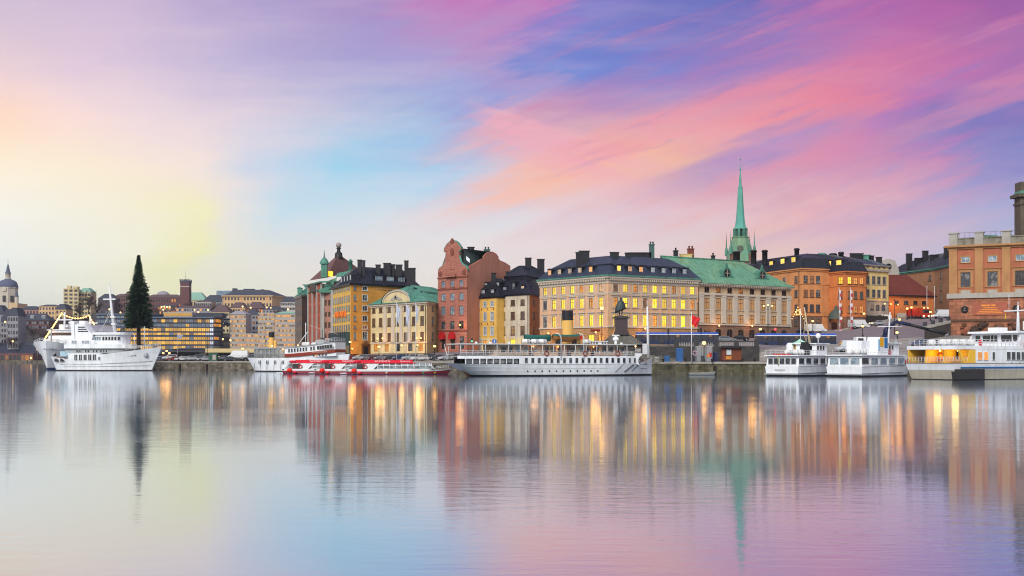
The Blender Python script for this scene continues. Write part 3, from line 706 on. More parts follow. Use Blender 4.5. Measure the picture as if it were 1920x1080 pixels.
# ---- white three-bay house (G)
zg = 5.7
R = rows_py(zg, 327, (561.5, 571.5), (584, 598), (611.5, 627)); us = cols(3, .72, .68)
wn = grid(us, R, 1.55, lit=['B', 'B', 'BPB'], fr=FRB, nv=1, nh=(.6,), sur=.06, surm=FRB)
us2 = [.42]
wn2 = grid(us2, R, 1.6, lit=['B', 'B', 'B'], fr=FRB, nv=1, nh=(.6,))
zb = Z(633, 327) - zg
root, poly, H, lp, inf = house('town_house', 'off-white three-window town house with black roof beside the corner building', 'building',
    [(931, 336), (992.5, 326), (1012.5, 336)], 15, zg, Z(549.5, 326), W_WHT, [dict(wins=wn + grid([.2, .5, .83], [(0.6, 2.6)], 1.9, lit=['OYO'], fr=FRB, sill=False), base=zb, basem=W_CRM), None], corn=(.5, .5, SLATE))
for o in [c for c in root.children if c.name.startswith('wall')][1:]: bpy.data.objects.remove(o)
facade(root, lp[1], lp[2], 0, H, [W_ORA, W_ORA], wn2)
rf = roof_tiers(poly, [(-.5, H), (2.2, H + 4.0), (2.5, H + 4.05), (2.5, H + 5.3), (2.1, H + 5.3), (5.3, H + 8.0)], rib=.8).obj('roof', SLATE, root)
dormer(root, lp[0], lp[1], [.22], H + .8, 1.1, 1.3, 2.6, .5, 'S', SLATE); dormer(root, lp[0], lp[1], [.49], H + .8, 1.0, 2.4, 3, .5, 'G', SLATE, arch=False, peak=.6, fr=FRG); dormer(root, lp[0], lp[1], [.76], H + .9, 1.1, 1.2, 2.6, .5, 'P', SLATE)
downpipe(root, lp[0], lp[1], .965, 0, H); downpipe(root, lp[0], lp[1], .02, 0, H)

# slate-roofed house behind the white one, only its top storey and roof in sight
zg = 8.0
root, poly, H, lp, inf = house('town_house', 'slate-roofed house with two black chimneys rising behind the white town house', 'building', [(952, 352), (1040, 356)], 14, zg, Z(519.5, 352), mat('slate_hung_wall', c8(60, 56, 60), .8), [dict(wins=grid([.14, .3, .5], rows_py(zg, 352, (521.5, 526)), 1.6, lit=['KDK'], fr=FRB, nv=0, nh=(), sill=False))])
rf = roof_tiers(poly, [(-.6, H), (5.6, Z(497.5, 358) - zg)], rib=.9).obj('roof', SLATE, root)
for px, py, d, ww, hh in ((990.5, 497.5, 359, 1.9, 2.1), (1014, 497.5, 359, 2.2, 1.7)):
    p = lpt(root, px, py, d); chimney(rf, p.x, p.y, p.z, ww, 1.1, hh)

# ---- yellow four-bay house (F)
zg = 5.6
R = rows_py(zg, 332, (564.5, 574.5), (585, 601), (612.5, 628))
wn = grid(cols(4, .66, .62), R, 1.3, lit=['S', 'S', 'S'], fr=FRW, nv=1, nh=(.6,), sur=.12, surm=FRW)
root, poly, H, lp, inf = house('town_house', 'narrow warm yellow town house with four windows across, beside the red gabled house', 'building',
    [(875.5, 341), (931, 331.5)], 14, zg, Z(555.5, 331.5), W_YEL, [dict(wins=wn + grid([.15, .38, .62, .86], [(0.5, 2.6)], 1.8, lit=['YKOO'], fr=FRB, sill=False), base=Z(634, 332) - zg, basem=W_CRM)], corn=(.5, .45, SLATE))
rf = roof_tiers(poly, [(-.5, H), (2.6, H + 3.7), (6.2, H + 5.6)], rib=.8).obj('roof', SLATE, root)
dormer(root, lp[0], lp[1], [.19, .52, .83], H + .5, 1.2, 1.5, 2.6, .4, 'S', SLATE); dormer(root, lp[0], lp[1], [.42, .82], H + 3.2, .9, .9, 2.0, 2.6, 'S', SLATE)
p = lpt(root, 921.5, 522, 343); chimney(rf, p.x, p.y, p.z, 2.6, 1.2, 1.4)
p = lpt(root, 953, 517, 343); chimney(rf, p.x, p.y, p.z, 1.4, 1.2, 1.0)
A, B_ = lp
b = MB()
for z in (Z(579, 332) - zg, Z(606.5, 332) - zg):
    for t in (.27, .5, .71, .9):
        p, rz = along(A, B_, t, .03); b.box(-.12, .12, -.04, .04, z - .3, z + .3, 0, Matrix.Translation((p.x, p.y, 0)) @ Matrix.Rotation(rz, 4, 'Z'))
b.obj('wall_anchor', mat('rust_iron', c8(130, 60, 30)), root)
p, rz = along(A, B_, .4, .1); b = MB(); b.box(-1.3, 1.3, -.15, .1, 0, 3.0); b.ext([(-1.5, 3.003), (1.5, 3.003), (1.1, 3.9), (.3, 4.2), (0, 4.9), (-.3, 4.2), (-1.1, 3.9)], -.2, .1); dr = b.obj('portal', STONE, root, (p.x, p.y, 0), rz)
MB().box(-.7, .7, -.2, -.152, .003, 2.3).obj('door', BLACK, dr)

# ---- red gabled house (E)
zg = 5.4
RL = [rows_py(zg, 333, q)[0] for q in ((525.5, 537), (549, 562.5), (574, 590), (602, 617))]
us = cols(3, .62, .62)
wn = grid(us, RL[:1], 1.45, lit=['S'], fr=FRG, sur=.2, surm=W_RED) + grid(us, RL[1:2], 1.75, lit=['S'], fr=FRG, arch=True, surm=W_RED) + grid(us, RL[2:3], 1.75, lit=['S'], fr=FRG, sur=.15, surm=W_RED) + grid(us, RL[3:], 1.8, lit=['GGK'], fr=FRG, sur=.15, surm=W_RED)
wn += grid([.2, .52, .82], [(.8, 3.6)], 1.7, lit=['KKG'], fr=FRB, sill=False)
root, poly, H, lp, inf = house('gabled_house', 'red sandstone house with a scrolled gable, clock and small balcony at its top', 'building',
    [(821, 339), (876, 330.5)], 30, zg, Z(516.5, 331), W_RED, [dict(wins=wn)], skew=.45)
for o in [c for c in root.children if c.name.startswith('rear_wall')]: bpy.data.objects.remove(o)
A, B_ = Vector(lp[0]), Vector(lp[1]); L = (B_ - A).length; rz = math.atan2(B_.y - A.y, B_.x - A.x)
# the scrolled gable, one half mirrored
half = [(L * .5, 0), (L * .5, 1.2), (L * .49, 2.0), (L * .44, 2.7), (L * .36, 3.0), (L * .27, 4.0), (L * .23, 5.5), (L * .23, 7.2), (L * .29, 7.5), (L * .29, 8.0), (L * .2, 9.2), (L * .1, 9.9), (0, 10.1)]
prof = [(L / 2 + x, H + z) for x, z in half] + [(L / 2 - x, H + z) for x, z in half[::-1][1:]]
b = MB().ext(prof, -.02, .8)
b.obj('gable', W_RED, root, (A.x, A.y, 0), rz)
b = MB()
for sg in (-1, 1):
    b.tube([(L / 2 + sg * x, .3, H + z) for x, z in half[1:]], .33, 6)
b.obj('gable_coping', COPPER, root, (A.x, A.y, 0), rz)
b = MB(); M = Matrix.Rotation(PI / 2, 4, 'X')
b.lathe([(.85, .02), (.85, .22), (.6, .26)], 18, 0, (0, 0, 0), False, Matrix.Translation((L / 2, 0, H + 7.0)) @ Matrix.Diagonal((.8, 1, 1.25, 1)) @ M)
for sg in (-1, 1): b.lathe([(.75, .02), (.75, .2), (.4, .3)], 14, 0, (0, 0, 0), False, Matrix.Translation((L / 2 + sg * L * .41, 0, H + 1.0)) @ M)
b.ext([(L / 2 - .5, H + 9.5), (L / 2 + .5, H + 9.5), (L / 2 + .7, H + 10.2), (L / 2, H + 10.9), (L / 2 - .7, H + 10.2)], -.25, .2)
b.obj('gable_ornament', mat('dark_sandstone', c8(128, 72, 58), .85, .2), root, (A.x, A.y, 0), rz)
window(root, tuple((*along(A, B_, .5, .03)[0], H + 2.2)), rz, 1.3, 2.4, 'S', FRG, sur=.15, surm=W_RED)
b = MB(); b.box(L / 2 - 2.0, L / 2 + 2.0, -1.0, -.05, H - .2, H + .1)
for q in lin(L / 2 - 1.9, L / 2 + 1.9, 10): b.lathe([(.1, 0), (.16, .4), (.08, .9)], 6, 0, (q, -.9, H + .1))
b.box(L / 2 - 2.0, L / 2 + 2.0, -1.0, -.8, H + 1.0, H + 1.2); b.obj('balcony', W_RED, root, (A.x, A.y, 0), rz)
for z in (H - .3, Z(541, 333) - zg, Z(620, 333) - zg): MB().box(-.1, L + .1, -.22, .05, z - .15, z + .2).obj('string_course', mat('dark_sandstone', c8(128, 72, 58)), root, (A.x, A.y, 0), rz)
# salmon side wall with its own curved gable
d2 = [lp[1], poly[2]]; A2, B2 = Vector(d2[0]), Vector(d2[1]); 
SW = [(876, 331), (957, 352)]; Q0 = Vector(W(*SW[0])) - Vector(root.location[:2]); Q1 = Vector(W(*SW[1])) - Vector(root.location[:2]); LS = (Q1 - Q0).length; rs = math.atan2(Q1.y - Q0.y, Q1.x - Q0.x)
def sp(px, py):
    t = (px - 876) / 81.0; d = 331 + 21 * t; f = (Vector(W(px, d)) - Vector(W(*SW[0]))).length
    return (f, Z(py, d) - zg)
prof = [(0.02, 0), (LS, 0), sp(957, 500), sp(948, 494), sp(938, 490), sp(934, 486), sp(934, 482), sp(930, 477), sp(924, 473.5), sp(917, 473), sp(911, 476.5), sp(906, 482), sp(907, 486), sp(902, 487), sp(876.2, 503)]
b = MB().ext(prof, 0, .5); b.obj('side_wall', W_PNK, root, (Q0.x, Q0.y, 0), rs)
b = MB(); b.tube([(x, .2, z + .05) for x, z in prof[2:]], .22, 6); b.obj('side_wall_coping', W_RED, root, (Q0.x, Q0.y, 0), rs)
# steep dark green roof between the two gables
g0 = along(A, B_, .5, -.6)[0]
rt = lambda px, py, d: tuple(lpt(root, px, py, d))
b = MB(); b.add([rt(869, 466, 334), rt(921, 472, 342), rt(938, 500, 352), rt(876.5, 506, 333), rt(840, 466, 345), rt(915, 472, 356)], [(0, 1, 2, 3), (0, 4, 5, 1)])
b.add([rt(869, 466, 334), rt(840, 466, 345), rt(824, 512, 348), rt(876.5, 506, 333)], [(0, 1, 2, 3)])
rf = b.obj('roof', mat('dark_green_slate', c8(62, 80, 74), .6, .3, .5), root)
p = lpt(root, 883, 480, 341); chimney(rf, p.x, p.y, p.z - 1, 1.9, 1.4, 3.4)
p = lpt(root, 913, 474, 346); chimney(rf, p.x, p.y, p.z - 1, 1.7, 1.4, 1.8, mat('green_vent', c8(70, 98, 92)), 2)
b = MB(); q = lpt(root, 874, 487, 332.4); b.add([tuple(q), tuple(q + Vector((1.0, 0, -.9))), tuple(q + Vector((1.0, 1.2, .3))), tuple(q + Vector((0, 1.2, 1.2)))], [(0, 1, 2, 3)])
b.obj('skylight', SHIPW, rf)
for t in (.19, .53):
    p, rr = along(A, B_, t, .05); b = MB(); n = 8
    for q in range(n): pass
    prof = [(-1.05 + .0, 0)] + [(-1.05 * math.cos(a), 1.5 * math.sin(a) + .6) for a in lin(0, PI, 9)] + [(1.05, 0)]
    b.ext(prof, -1.0, -.02); o = b.obj('awning', mat('red_awning', c8(176, 22, 24), .8, .15), root, (p.x, p.y, Z(636, 335) - zg), rr)

# ---- cream customs house with green roof and round pediment (D)
zg = 5.0
R = rows_py(zg, 332, (573, 581.5), (593, 609), (622.5, 638)); us = [.075, .2, .365, .5, .655, .8, .925]
us = [.06, .19, .345, .49, .64, .78, .925]
wn = grid(us, R, 1.6, lit=['BBBBBBB', 'BBBBBBB', 'BBBBBBB'], fr=FRB, nv=1, nh=(.6,), sur=.05, surm=FRB)
wn += grid([.1, .3, .5, .72, .9], [(.6, 2.8)], 2.2, lit=['OOKGO'], fr=FRB, sill=False)
wn2 = grid([.5], R, 1.7, lit=['K', 'K', 'K'], fr=FRB)
root, poly, H, lp, inf = house('customs_house', 'cream palace-like house with pilasters, arched pediment and low green copper roof behind three white flags', 'building',
    [(695, 353), (800, 331), (822, 343)], 22, zg, Z(565, 331), W_CRM, [dict(wins=wn, pil=([.275, .42, .565, .71], 1.3, .3, Z(641, 331) - zg, Z(570, 331) - zg, TRIM)), dict(wins=wn2)])
b = MB(); zb = Z(642, 331) - zg; ring(poly, .2, .1, zb - .15, zb + .2, 0, b); ring(poly, .3, .2, H - .9, H - .5, 0, b); ring(poly, .6, .3, H - .497, H, 0, b); b.obj('cornice', TRIM, root)
rf = roof_tiers(poly, [(-.9, H), (0.2, H + .5), (4.5, H + 3.0), (4.7, H + 3.6), (5.0, H + 3.65), (9.0, H + 5.6)], rib=.9).obj('roof', COPPER, root)
A, B_ = Vector(lp[0]), Vector(lp[1]); L = (B_ - A).length; rz = math.atan2(B_.y - A.y, B_.x - A.x)
x0, x1 = L * .24, L * .74; xm = (x0 + x1) / 2; rr = (x1 - x0) / 2
arc = [(xm - rr * math.cos(a), H - .2 + rr * .52 * math.sin(a)) for a in lin(0, PI, 17)]
MB().ext(arc, -.35, 5.5).obj('pediment', W_CRM, root, (A.x, A.y, 0), rz)
MB().tube([(x, -.25, z + .1) for x, z in arc], .4, 6).obj('pediment_arch', TRIM, root, (A.x, A.y, 0), rz)
arc2 = [(xm - (rr + .5) * math.cos(a), H - .1 + (rr + .5) * .52 * math.sin(a)) for a in lin(0, PI, 17)]
b = MB()
for i in range(16):
    (xa, za), (xb, zb_) = arc2[i], arc2[i + 1]; b.add([(xa, -.7, za), (xb, -.7, zb_), (xb, 7, zb_), (xa, 7, za)], [(0, 1, 2, 3)])
b.obj('pediment_roof', COPPER, root, (A.x, A.y, 0), rz)
b = MB(); b.lathe([(.7, .35), (.7, .6), (.3, .65)], 16, 0, (0, 0, 0), False, Matrix.Translation((xm, 0, H + 1.7)) @ Matrix.Rotation(PI / 2, 4, 'X'))
for sg in (-1, 1): b.ext([(xm + sg * .9, H + .7), (xm + sg * 3.2, H + .9), (xm + sg * 2.2, H + 1.5), (xm + sg * .9, H + 1.9)], -.5, -.3)
b.obj('pediment_ornament', STONE, root, (A.x, A.y, 0), rz)
MB().lathe([(.45, .66), (.45, .70)], 14, 0, (0, 0, 0), False, Matrix.Translation((xm, 0, H + 1.7)) @ Matrix.Rotation(PI / 2, 4, 'X')).obj('round_window', GLD, root, (A.x, A.y, 0), rz)
downpipe(root, lp[0], lp[1], .985, 0, H)
for t, cc in ((.62, 'glass_kiosk'),): pass
# ---- amber hotel (C)
zg = 4.8
dN = 352
RA = [rows_py(zg, dN, q)[0] for q in ((541.5, 549), (557, 565), (572.5, 581), (592, 601), (611, 617), (623, 637))]
RB_ = [rows_py(zg, dN, q)[0] for q in ((536.5, 544), (552.5, 563.5), (572.5, 582.5), (592, 601.5), (610.5, 616.5), (622, 637))]
lw = grid(cols(8, .5, .6), RB_[:1] + [(Z(q, 362) - zg, 2.0) for q in (569, 586.5, 604, 622)], 1.35, lit=['SSSSSSSS'], fr=FRG, nv=0, nh=(), sill=False)
us = [.56]
wr = grid([.56], RB_, 1.75, lit=['G', 'G', 'G', 'G', 'D', 'G'], fr=FRW, sur=.15, surm=FRW, nv=1, nh=())
wr += grid([.17], RB_, .9, lit=['S'], fr=FRG, nv=0, nh=())
root, poly, H, lp, inf = house('hotel', 'tall amber hotel with a dark roof and an orange sign on its long side', 'building',
    [(624, 374), (657.5, 351), (705, 357)], 14, zg, Z(531, 351), W_ORY, [dict(wins=lw, proud=.2), dict(wins=wr)])
for o in [c for c in root.children if c.name.startswith('wall')][:1]: o.data.materials[0] = W_YEL  # paler left wall: the stronger light on this side is put into its colour
# rear wing of the hotel reaching right above the green-roofed house
pts = [Vector(W(705.2, 357.2)) - Vector(root.location[:2]), Vector(W(786, 368)) - Vector(root.location[:2])]
RW = rows_py(zg, 360, (537.5, 543.5), (554, 564)); 
wn = grid([.06, .19, .33, .46, .58, .7, .82], RW[:1], 1.5, lit=['G'], fr=FRG) + grid([.06, .21, .4], RW[1:], 1.7, lit=['YGG'], fr=FRG)
facade(root, pts[0], pts[1], 0, H, [W_ORY, W_ORY], wn)
nb = Vector((0, 14))
poly2 = [tuple(lp[1]), tuple(lp[2]), tuple(pts[1]), tuple(pts[1] + nb), tuple(lp[0] + Vector((3, 6))), tuple(lp[0])]
poly2 = [tuple(lp[0]), tuple(lp[1]), tuple(pts[1]), tuple(pts[1] + Vector((-3, 17))), tuple(lp[0] + Vector((9, 9)))]
b = MB(); ring(poly2, .5, .3, H - .5, H + .02, 0, b); b.obj('cornice', SLATE, root)
rf = roof_tiers(poly2, [(-.6, H), (4.0, H + 4.6), (5.2, H + 5.6)], rib=.85).obj('roof', SLATE, root)
dormer(root, lp[1], pts[1], [.42, .585, .75], H + .75, 2.5, 1.9, 3.5, .7, 'S', SLATE, arch=False, peak=.25)
dormer(root, lp[0], lp[1], [.4, .56, .72, .88], H + .7, 1.5, 2.0, 3, .6, 'S', SLATE, arch=False, peak=.2)
for px, py, d, ww, hh in ((674.5, 502, 357, 1.2, 2.2), (682, 502, 357, .8, 2.0), (709, 500, 362, 1.4, .4), (726, 500, 364, 2.2, .9), (736, 500, 365, 1.4, .5), (748, 500, 365, 2.0, .4), (762, 499, 366, 1.2, 1.5), (771, 510, 362, 2.6, 1.0)):
    p = lpt(root, px, py, d); chimney(rf, p.x, p.y, p.z, ww, 1.4, hh, BLACK, 0)
p, rz = along(lp[0], lp[1], .5, .35); text('FIRST HOTEL', 2.6, root, (p.x, p.y, Z(589.8, 361) - zg), (PI / 2, 0, rz), glow('orange_sign_letters', c8(228, 112, 18), .25), ext=.1)
p, rz = along(lp[0], lp[1], .5, 1.6); b = MB()
L = (Vector(lp[1]) - Vector(lp[0])).length
b.box(-L * .44, L * .46, 0, 1.9, 0, Z(623, 358) - zg, 0)
for q in lin(-L * .42, L * .44, 9): b.box(q - .12, q + .12, -.08, -.003, .2, Z(624, 358) - zg, 1)
b.obj('glass_front', [mat('dark_teal_glass', c8(38, 60, 62), .15, .2, spec=.6), BLACK], root, (p.x, p.y, 0), rz)
p, rz = along(lp[1], lp[2], .56, .05); b = MB(); b.box(-1.3, 1.3, -.3, 0, 0, 2.9); b.ext([(-1.6, 2.903), (1.6, 2.903), (0, 4.0)], -.5, 0); o = b.obj('portal', mat('brown_portal', c8(120, 80, 40)), root, (p.x, p.y, 0), rz)
MB().box(-.8, .8, -.36, -.303, .003, 2.4).obj('door', BLACK, o)
p, rz = along(lp[1], lp[2], .9, .12); MB().lathe([(.6, -.1), (.6, .1)], 12, 0, (0, 0, 0), False, Matrix.Rotation(PI / 2, 4, 'X')).obj('round_sign', BLACK, root, (p.x, p.y, Z(617, 355) - zg), rz)

# ---- steep-roofed office with cupola and globe (B)
zg = 4.8
wl = []
for j, (a, c_) in enumerate(((552, 563), (572, 586), (594, 606))):
    wl += grid([.2, .5, .8], rows_py(zg, 384, (a, c_)), 2.6, lit=['KOK' if j == 0 else 'KKK'], fr=FRB, nv=1, nh=(.5,), sill=False)
wl += grid([.14, .3, .46, .62, .78, .92], rows_py(zg, 384, (622, 640)), 1.0, lit=['K'], fr=FRG, nv=0, nh=(), sill=False)
ws = grid([.3, .62], [rows_py(zg, 381, q)[0] for q in ((562, 573), (585, 594), (604, 615), (626, 634))], 1.0, lit=['B'], fr=FRB, nv=0, nh=(), sill=False)
WBR = PL('brick_orange', c8(176, 88, 62)); WPB = PL('dusty_rose', c8(166, 120, 104)); 
root, poly, H, lp, inf = house('office_block', 'grey and brick-red office with a steep purple-brown pyramid roof topped by a globe', 'building',
    [(577.5, 402), (604, 383.5), (626, 381)], 24, zg, Z(529, 384), WBR, [dict(wins=wl, proud=.12, pil=([.02, .35, .65, .98], 1.3, .3, 0, Z(532, 384) - zg, STONE)), None])
for o in [c for c in root.children if c.name.startswith('wall')][1:]: bpy.data.objects.remove(o)
H2 = Z(542, 382) - zg
facade(root, lp[1], lp[2], 0, H2, [WPB, WPB], ws, pil=([.06, .9], 1.1, .3, 0, H2 - .3, STONE))
b = MB(); ring(poly, .9, .3, H - .2, H + .25, 0, b); ring(poly, .35, .2, H - 2.6, H - 2.2, 0, b); b.obj('cornice', COPPER, root)
b = MB(); c0 = lpt(root, 635, 476, 396); e = [lpt(root, 579, 528, 402), lpt(root, 626, 523, 386), lpt(root, 672, 520, 400), lpt(root, 640, 520, 425)]
e = [lpt(root, 580, 526, 404), lpt(root, 611, 521, 385), lpt(root, 676, 506, 402), lpt(root, 640, 515, 425)]
b.add([tuple(x) for x in e] + [tuple(c0)], [(0, 1, 4), (1, 2, 4), (2, 3, 4), (3, 0, 4)]); 
rf = b.obj('roof', mat('purple_brown_tiles', c8(104, 74, 70), .8, .25, .4, bump=.3, bscale=5), root)
for a_, b_ in ((0, 4), (1, 4), (2, 4)):
    pass
b = MB(); b.lathe([(1.4, -1.5), (1.2, .3), (.7, .6), (.5, 1.6), (.9, 1.8), (.4, 2.2)], 10, 0, tuple(c0)); b.ball((c0.x, c0.y, c0.z + 2.9), .95, 8, 1); b.obj('globe_finial', [BLACK, mat('pale_globe', c8(150, 140, 136), .4)], rf)
q = lpt(root, 608, 509, 384); b = MB(); b.box(q.x - .95, q.x + .95, q.y - .95, q.y + .95, q.z - 2, q.z + 2.4)
b.lathe([(1.5, 2.4), (1.5, 2.7), (1.3, 3.4), (.85, 4.1), (.3, 4.6), (.18, 5.4), (.05, 7)], 10, 0, tuple(q)); b.obj('cupola', COPPER, rf)
q = lpt(root, 657, 498, 392); b = MB(); b.lathe([(.7, -3), (.7, 1.2), (.9, 1.3), (.2, 2.2)], 8, 0, tuple(q)); b.obj('vent', COPPER, rf)
q = lpt(root, 619.5, 517, 386.5); MB().box(q.x - .55, q.x + .55, q.y - 1.0, q.y + 2, q.z - .2, q.z + 1.5).obj('lit_roof_window', LIT, rf)
# lower green copper roofs and turret in front of the pyramid
b = MB(); A_, B_ = lpt(root, 603, 542, 382), lpt(root, 627, 539, 380)
b.add([tuple(lpt(root, 602, 543, 382.5)), tuple(lpt(root, 627, 540, 379.5)), tuple(lpt(root, 632, 520, 386)), tuple(lpt(root, 617, 526, 388)), tuple(lpt(root, 612, 530, 392))], [(0, 1, 2, 3, 4)])
b.add([tuple(lpt(root, 632, 512, 389)), tuple(lpt(root, 660, 507, 389)), tuple(lpt(root, 662, 515, 386)), tuple(lpt(root, 630, 520, 385.5))], [(0, 1, 2, 3)])
b.obj('side_roof', COPPER, rf)
b = MB(); b.box(A_.x - .8, B_.x + .4, A_.y - .8, A_.y + 8, A_.z - 1.2, A_.z - .1); b.obj('side_cornice', COPPER, root)
q = lpt(root, 600, 530, 391); MB().box(q.x - 3.2, q.x + 1.4, q.y - 1.2, q.y + 6, q.z - 3.2, q.z - .4).obj('attic_storey', mat('dark_attic', c8(78, 70, 62)), root)

# ---- grey-brown stone office at the far left end of the row (A)
zg = 4.6
wl = grid(cols(4, .6, .6), [rows_py(zg, 412, q)[0] for q in ((562, 571), (580, 590), (600, 610), (620, 630))], 1.5, lit=['K'], fr=FRG, nv=0, nh=(.5,), sill=False)
root, poly, H, lp, inf = house('stone_office', 'narrow grey-brown stone office with a green roof, first of the row from the left', 'building',
    [(553.5, 428), (566, 412), (582, 416)], 20, zg, Z(553, 412), W_GRB, [dict(wins=wl, proud=.15), None], corn=(.5, .8, STONE))
rf = roof_tiers(poly, [(-.6, H), (4.6, H + 4.2)], rib=1.0).obj('roof', COPPER, root)
q = lpt(root, 562, 545, 414); b = MB(); b.box(q.x - .7, q.x + .8, q.y - .8, q.y + 1, q.z - 1, q.z + .8); b.ext([(q.x - 1.0, q.z + .803), (q.x + 1.1, q.z + .803), (q.x + .05, q.z + 1.3)], q.y - 1.0, q.y + 1.2); b.obj('dormer', COPPER, rf)

# ---- orange house with stone ground floor (J)
zg = 9.6
dj = 350
def orange(label, vis, wm, wins_l, wins_m, wins_r, eave, ridge, dref, z0, stone_py, dorm, chim, name='town_house'):
    root, poly, H, lp, inf = house(name, label, 'building', vis, 22, z0, Z(eave, dref), wm,
        [dict(wins=wins_l, base=Z(stone_py, dref) - z0, basem=W_STB), dict(wins=wins_m, base=Z(stone_py, dref) - z0, basem=W_STB)] + ([dict(wins=wins_r, base=Z(stone_py, dref) - z0, basem=W_STB)] if len(vis) > 3 else []), corn=(.55, .8, wm))
    rise = Z(ridge, dref + 8) - z0 - H
    rf = roof_tiers(poly, [(-.6, H + .02), (1.0, H + rise * .62), (1.3, H + rise * .66), (6.5, H + rise)], rib=.9).obj('roof', SLATE, root)
    for py in stone_py - .5, (eave + stone_py) / 2 - 15: ring(poly, .14, .1, Z(py, dref) - z0 - .1, Z(py, dref) - z0 + .2).obj('string_course', wm, root)
    return root, poly, H, lp, rf
RJ = [rows_py(zg, 348, q)[0] for q in ((516, 530), (542.5, 556), (570, 584.5), (597, 610))]
k = dict(fr=FRB, nv=1, nh=(.5,))
root, poly, H, lp, rf = orange('tan orange house with stone ground floor and black mansard roof right of the green-roofed bank', [(1366, 388), (1503, 349), (1541.5, 352)], W_ORA,
    grid([.78, .93], RJ[:3], 1.7, lit=['GB', 'KK', 'KK'], **k) + grid([.93], RJ[3:], 1.7, lit=['K'], **k),
    grid([.2, .5, .8], RJ, 1.55, lit=['GDG', 'DDG', 'KKK', 'KKK'], **k), None, 502.5, 475, 349, zg, 592, None, None)
dormer(root, lp[0], lp[1], [.74, .88], H + 1.1, 2.0, 2.5, 2.6, .5, 'YY', SLATE); dormer(root, lp[0], lp[1], [.59], H + 1.1, 1.9, 2.2, 2.6, .5, 'Y', SLATE)
for t in (.62, .8):
    pass
for px, py, d, ww, hh in ((1381, 477, 372, 2.2, .7), (1413, 477, 370, 1.8, 1.1), (1434, 477, 368, 1.7, 1.1), (1494, 475, 362, 1.5, 1.3)):
    p = lpt(root, px, py, d); b = MB(); b.lathe([(ww * .5, -3), (ww * .5, hh * .7), (ww * .62, hh * .75), (ww * .62, hh), (ww * .4, hh + .3)], 10); b.obj('chimney', BLACK, rf, tuple(p))
downpipe(root, lp[0], lp[1], .97, 0, H)
zg = 11.3
RK = [rows_py(zg, 352, q)[0] for q in ((520.5, 533.5), (547, 561), (574, 587.5))]
root, poly, H, lp, rf = orange('deep orange house with black mansard roof behind two striped banner poles', [(1541.8, 356), (1585.5, 348), (1623, 352)], W_ORB,
    grid([.22, .78], RK, 1.7, lit=['DY', 'DB', 'YB'], **k), grid([.2, .5, .8], RK, 1.5, lit=['YOO', 'DBG', 'DOO'], **k), None, 508, 482, 348, zg, 593.5, None, None)
dormer(root, lp[0], lp[1], [.22, .66], H + 1.0, 1.9, 2.4, 2.6, .5, 'YY', SLATE)
for px, py, d, ww, hh, m in ((1541, 483, 366, 2.6, 1.1, COPPER), (1562, 484, 366, 2.2, 1.2, BLACK), (1577, 483, 364, 1.6, 1.5, BLACK)):
    p = lpt(root, px, py, d); b = MB(); b.lathe([(ww * .5, -3), (ww * .5, hh * .7), (ww * .6, hh * .75), (ww * .6, hh), (ww * .4, hh + .3)], 10); b.obj('chimney', m, rf, tuple(p))
# portal with little roof between the two lamps
p, rz = along(lp[0], lp[1], .62, .02); b = MB(); b.box(-2.6, 2.6, -.9, 0, -1.0, 4.6); b.lathe([(2.3, 4.0), (2.2, 5.0), (1.6, 6.2), (.6, 6.9), (.4, 7.6), (.05, 8.2)], 12, 1, (0, -.3, 0)); o = b.obj('portal', [W_STB, mat('green_black_copper', c8(70, 82, 74))], root, (p.x, p.y, 0), rz)
MB().box(-1.1, 1.1, -.98, -.905, -.9, 3.0).obj('door', mat('dark_door', c8(48, 22, 16)), o)

# ---- pale yellow house with grey lower floors (L)
zg = 13.0
RL_ = [rows_py(zg, 362, q)[0] for q in ((499.5, 503.5), (518.5, 533), (543.5, 558), (571, 583))]
root, poly, H, lp, inf = house('town_house', 'pale yellow house with grey lower floors and arched doors beside the red tiled hall', 'building',
    [(1612, 358), (1666, 366)], 16, zg, Z(499.5, 362) + .4, W_LYE, [dict(wins=grid([.27, .48, .66, .85], RL_[1:3], 1.5, lit=['K', 'K'], fr=FRG, nv=1, nh=(.5,), sur=.15, surm=W_GRY) + grid([.27, .48, .66, .85], RL_[:1], 1.0, lit=['K'], fr=FRG, nv=0, nh=(), sill=False) + grid([.42, .62, .82], RL_[3:], 1.9, lit=['K'], fr=FRG, arch=True, surm=W_GRY, sill=False),
      base=Z(564, 362) - zg, basem=W_GRY)], corn=(.5, .5, W_GRY))
b = MB(); ring(poly, .45, .1, Z(509, 362) - zg, Z(505, 362) - zg, 0, b); ring(poly, .2, .1, Z(565, 362) - zg, Z(563, 362) - zg, 0, b); b.obj('string_course', W_GRY, root)
rf = roof_tiers(poly, [(-.5, H), (3.5, H + 2.0)], rib=1.0).obj('roof', SLATE2, root)
for px, py, d, ww, hh, m in ((1606, 484, 372, 4, 1.3, BLACK), (1624, 485, 372, 2.6, 1.0, COPPER), (1633, 486, 372, 1.6, .9, BLACK), (1648, 488, 372, 1.6, .8, BLACK)):
    p = lpt(root, px, py, d); chimney(rf, p.x, p.y, p.z, ww, 1.2, hh, m)
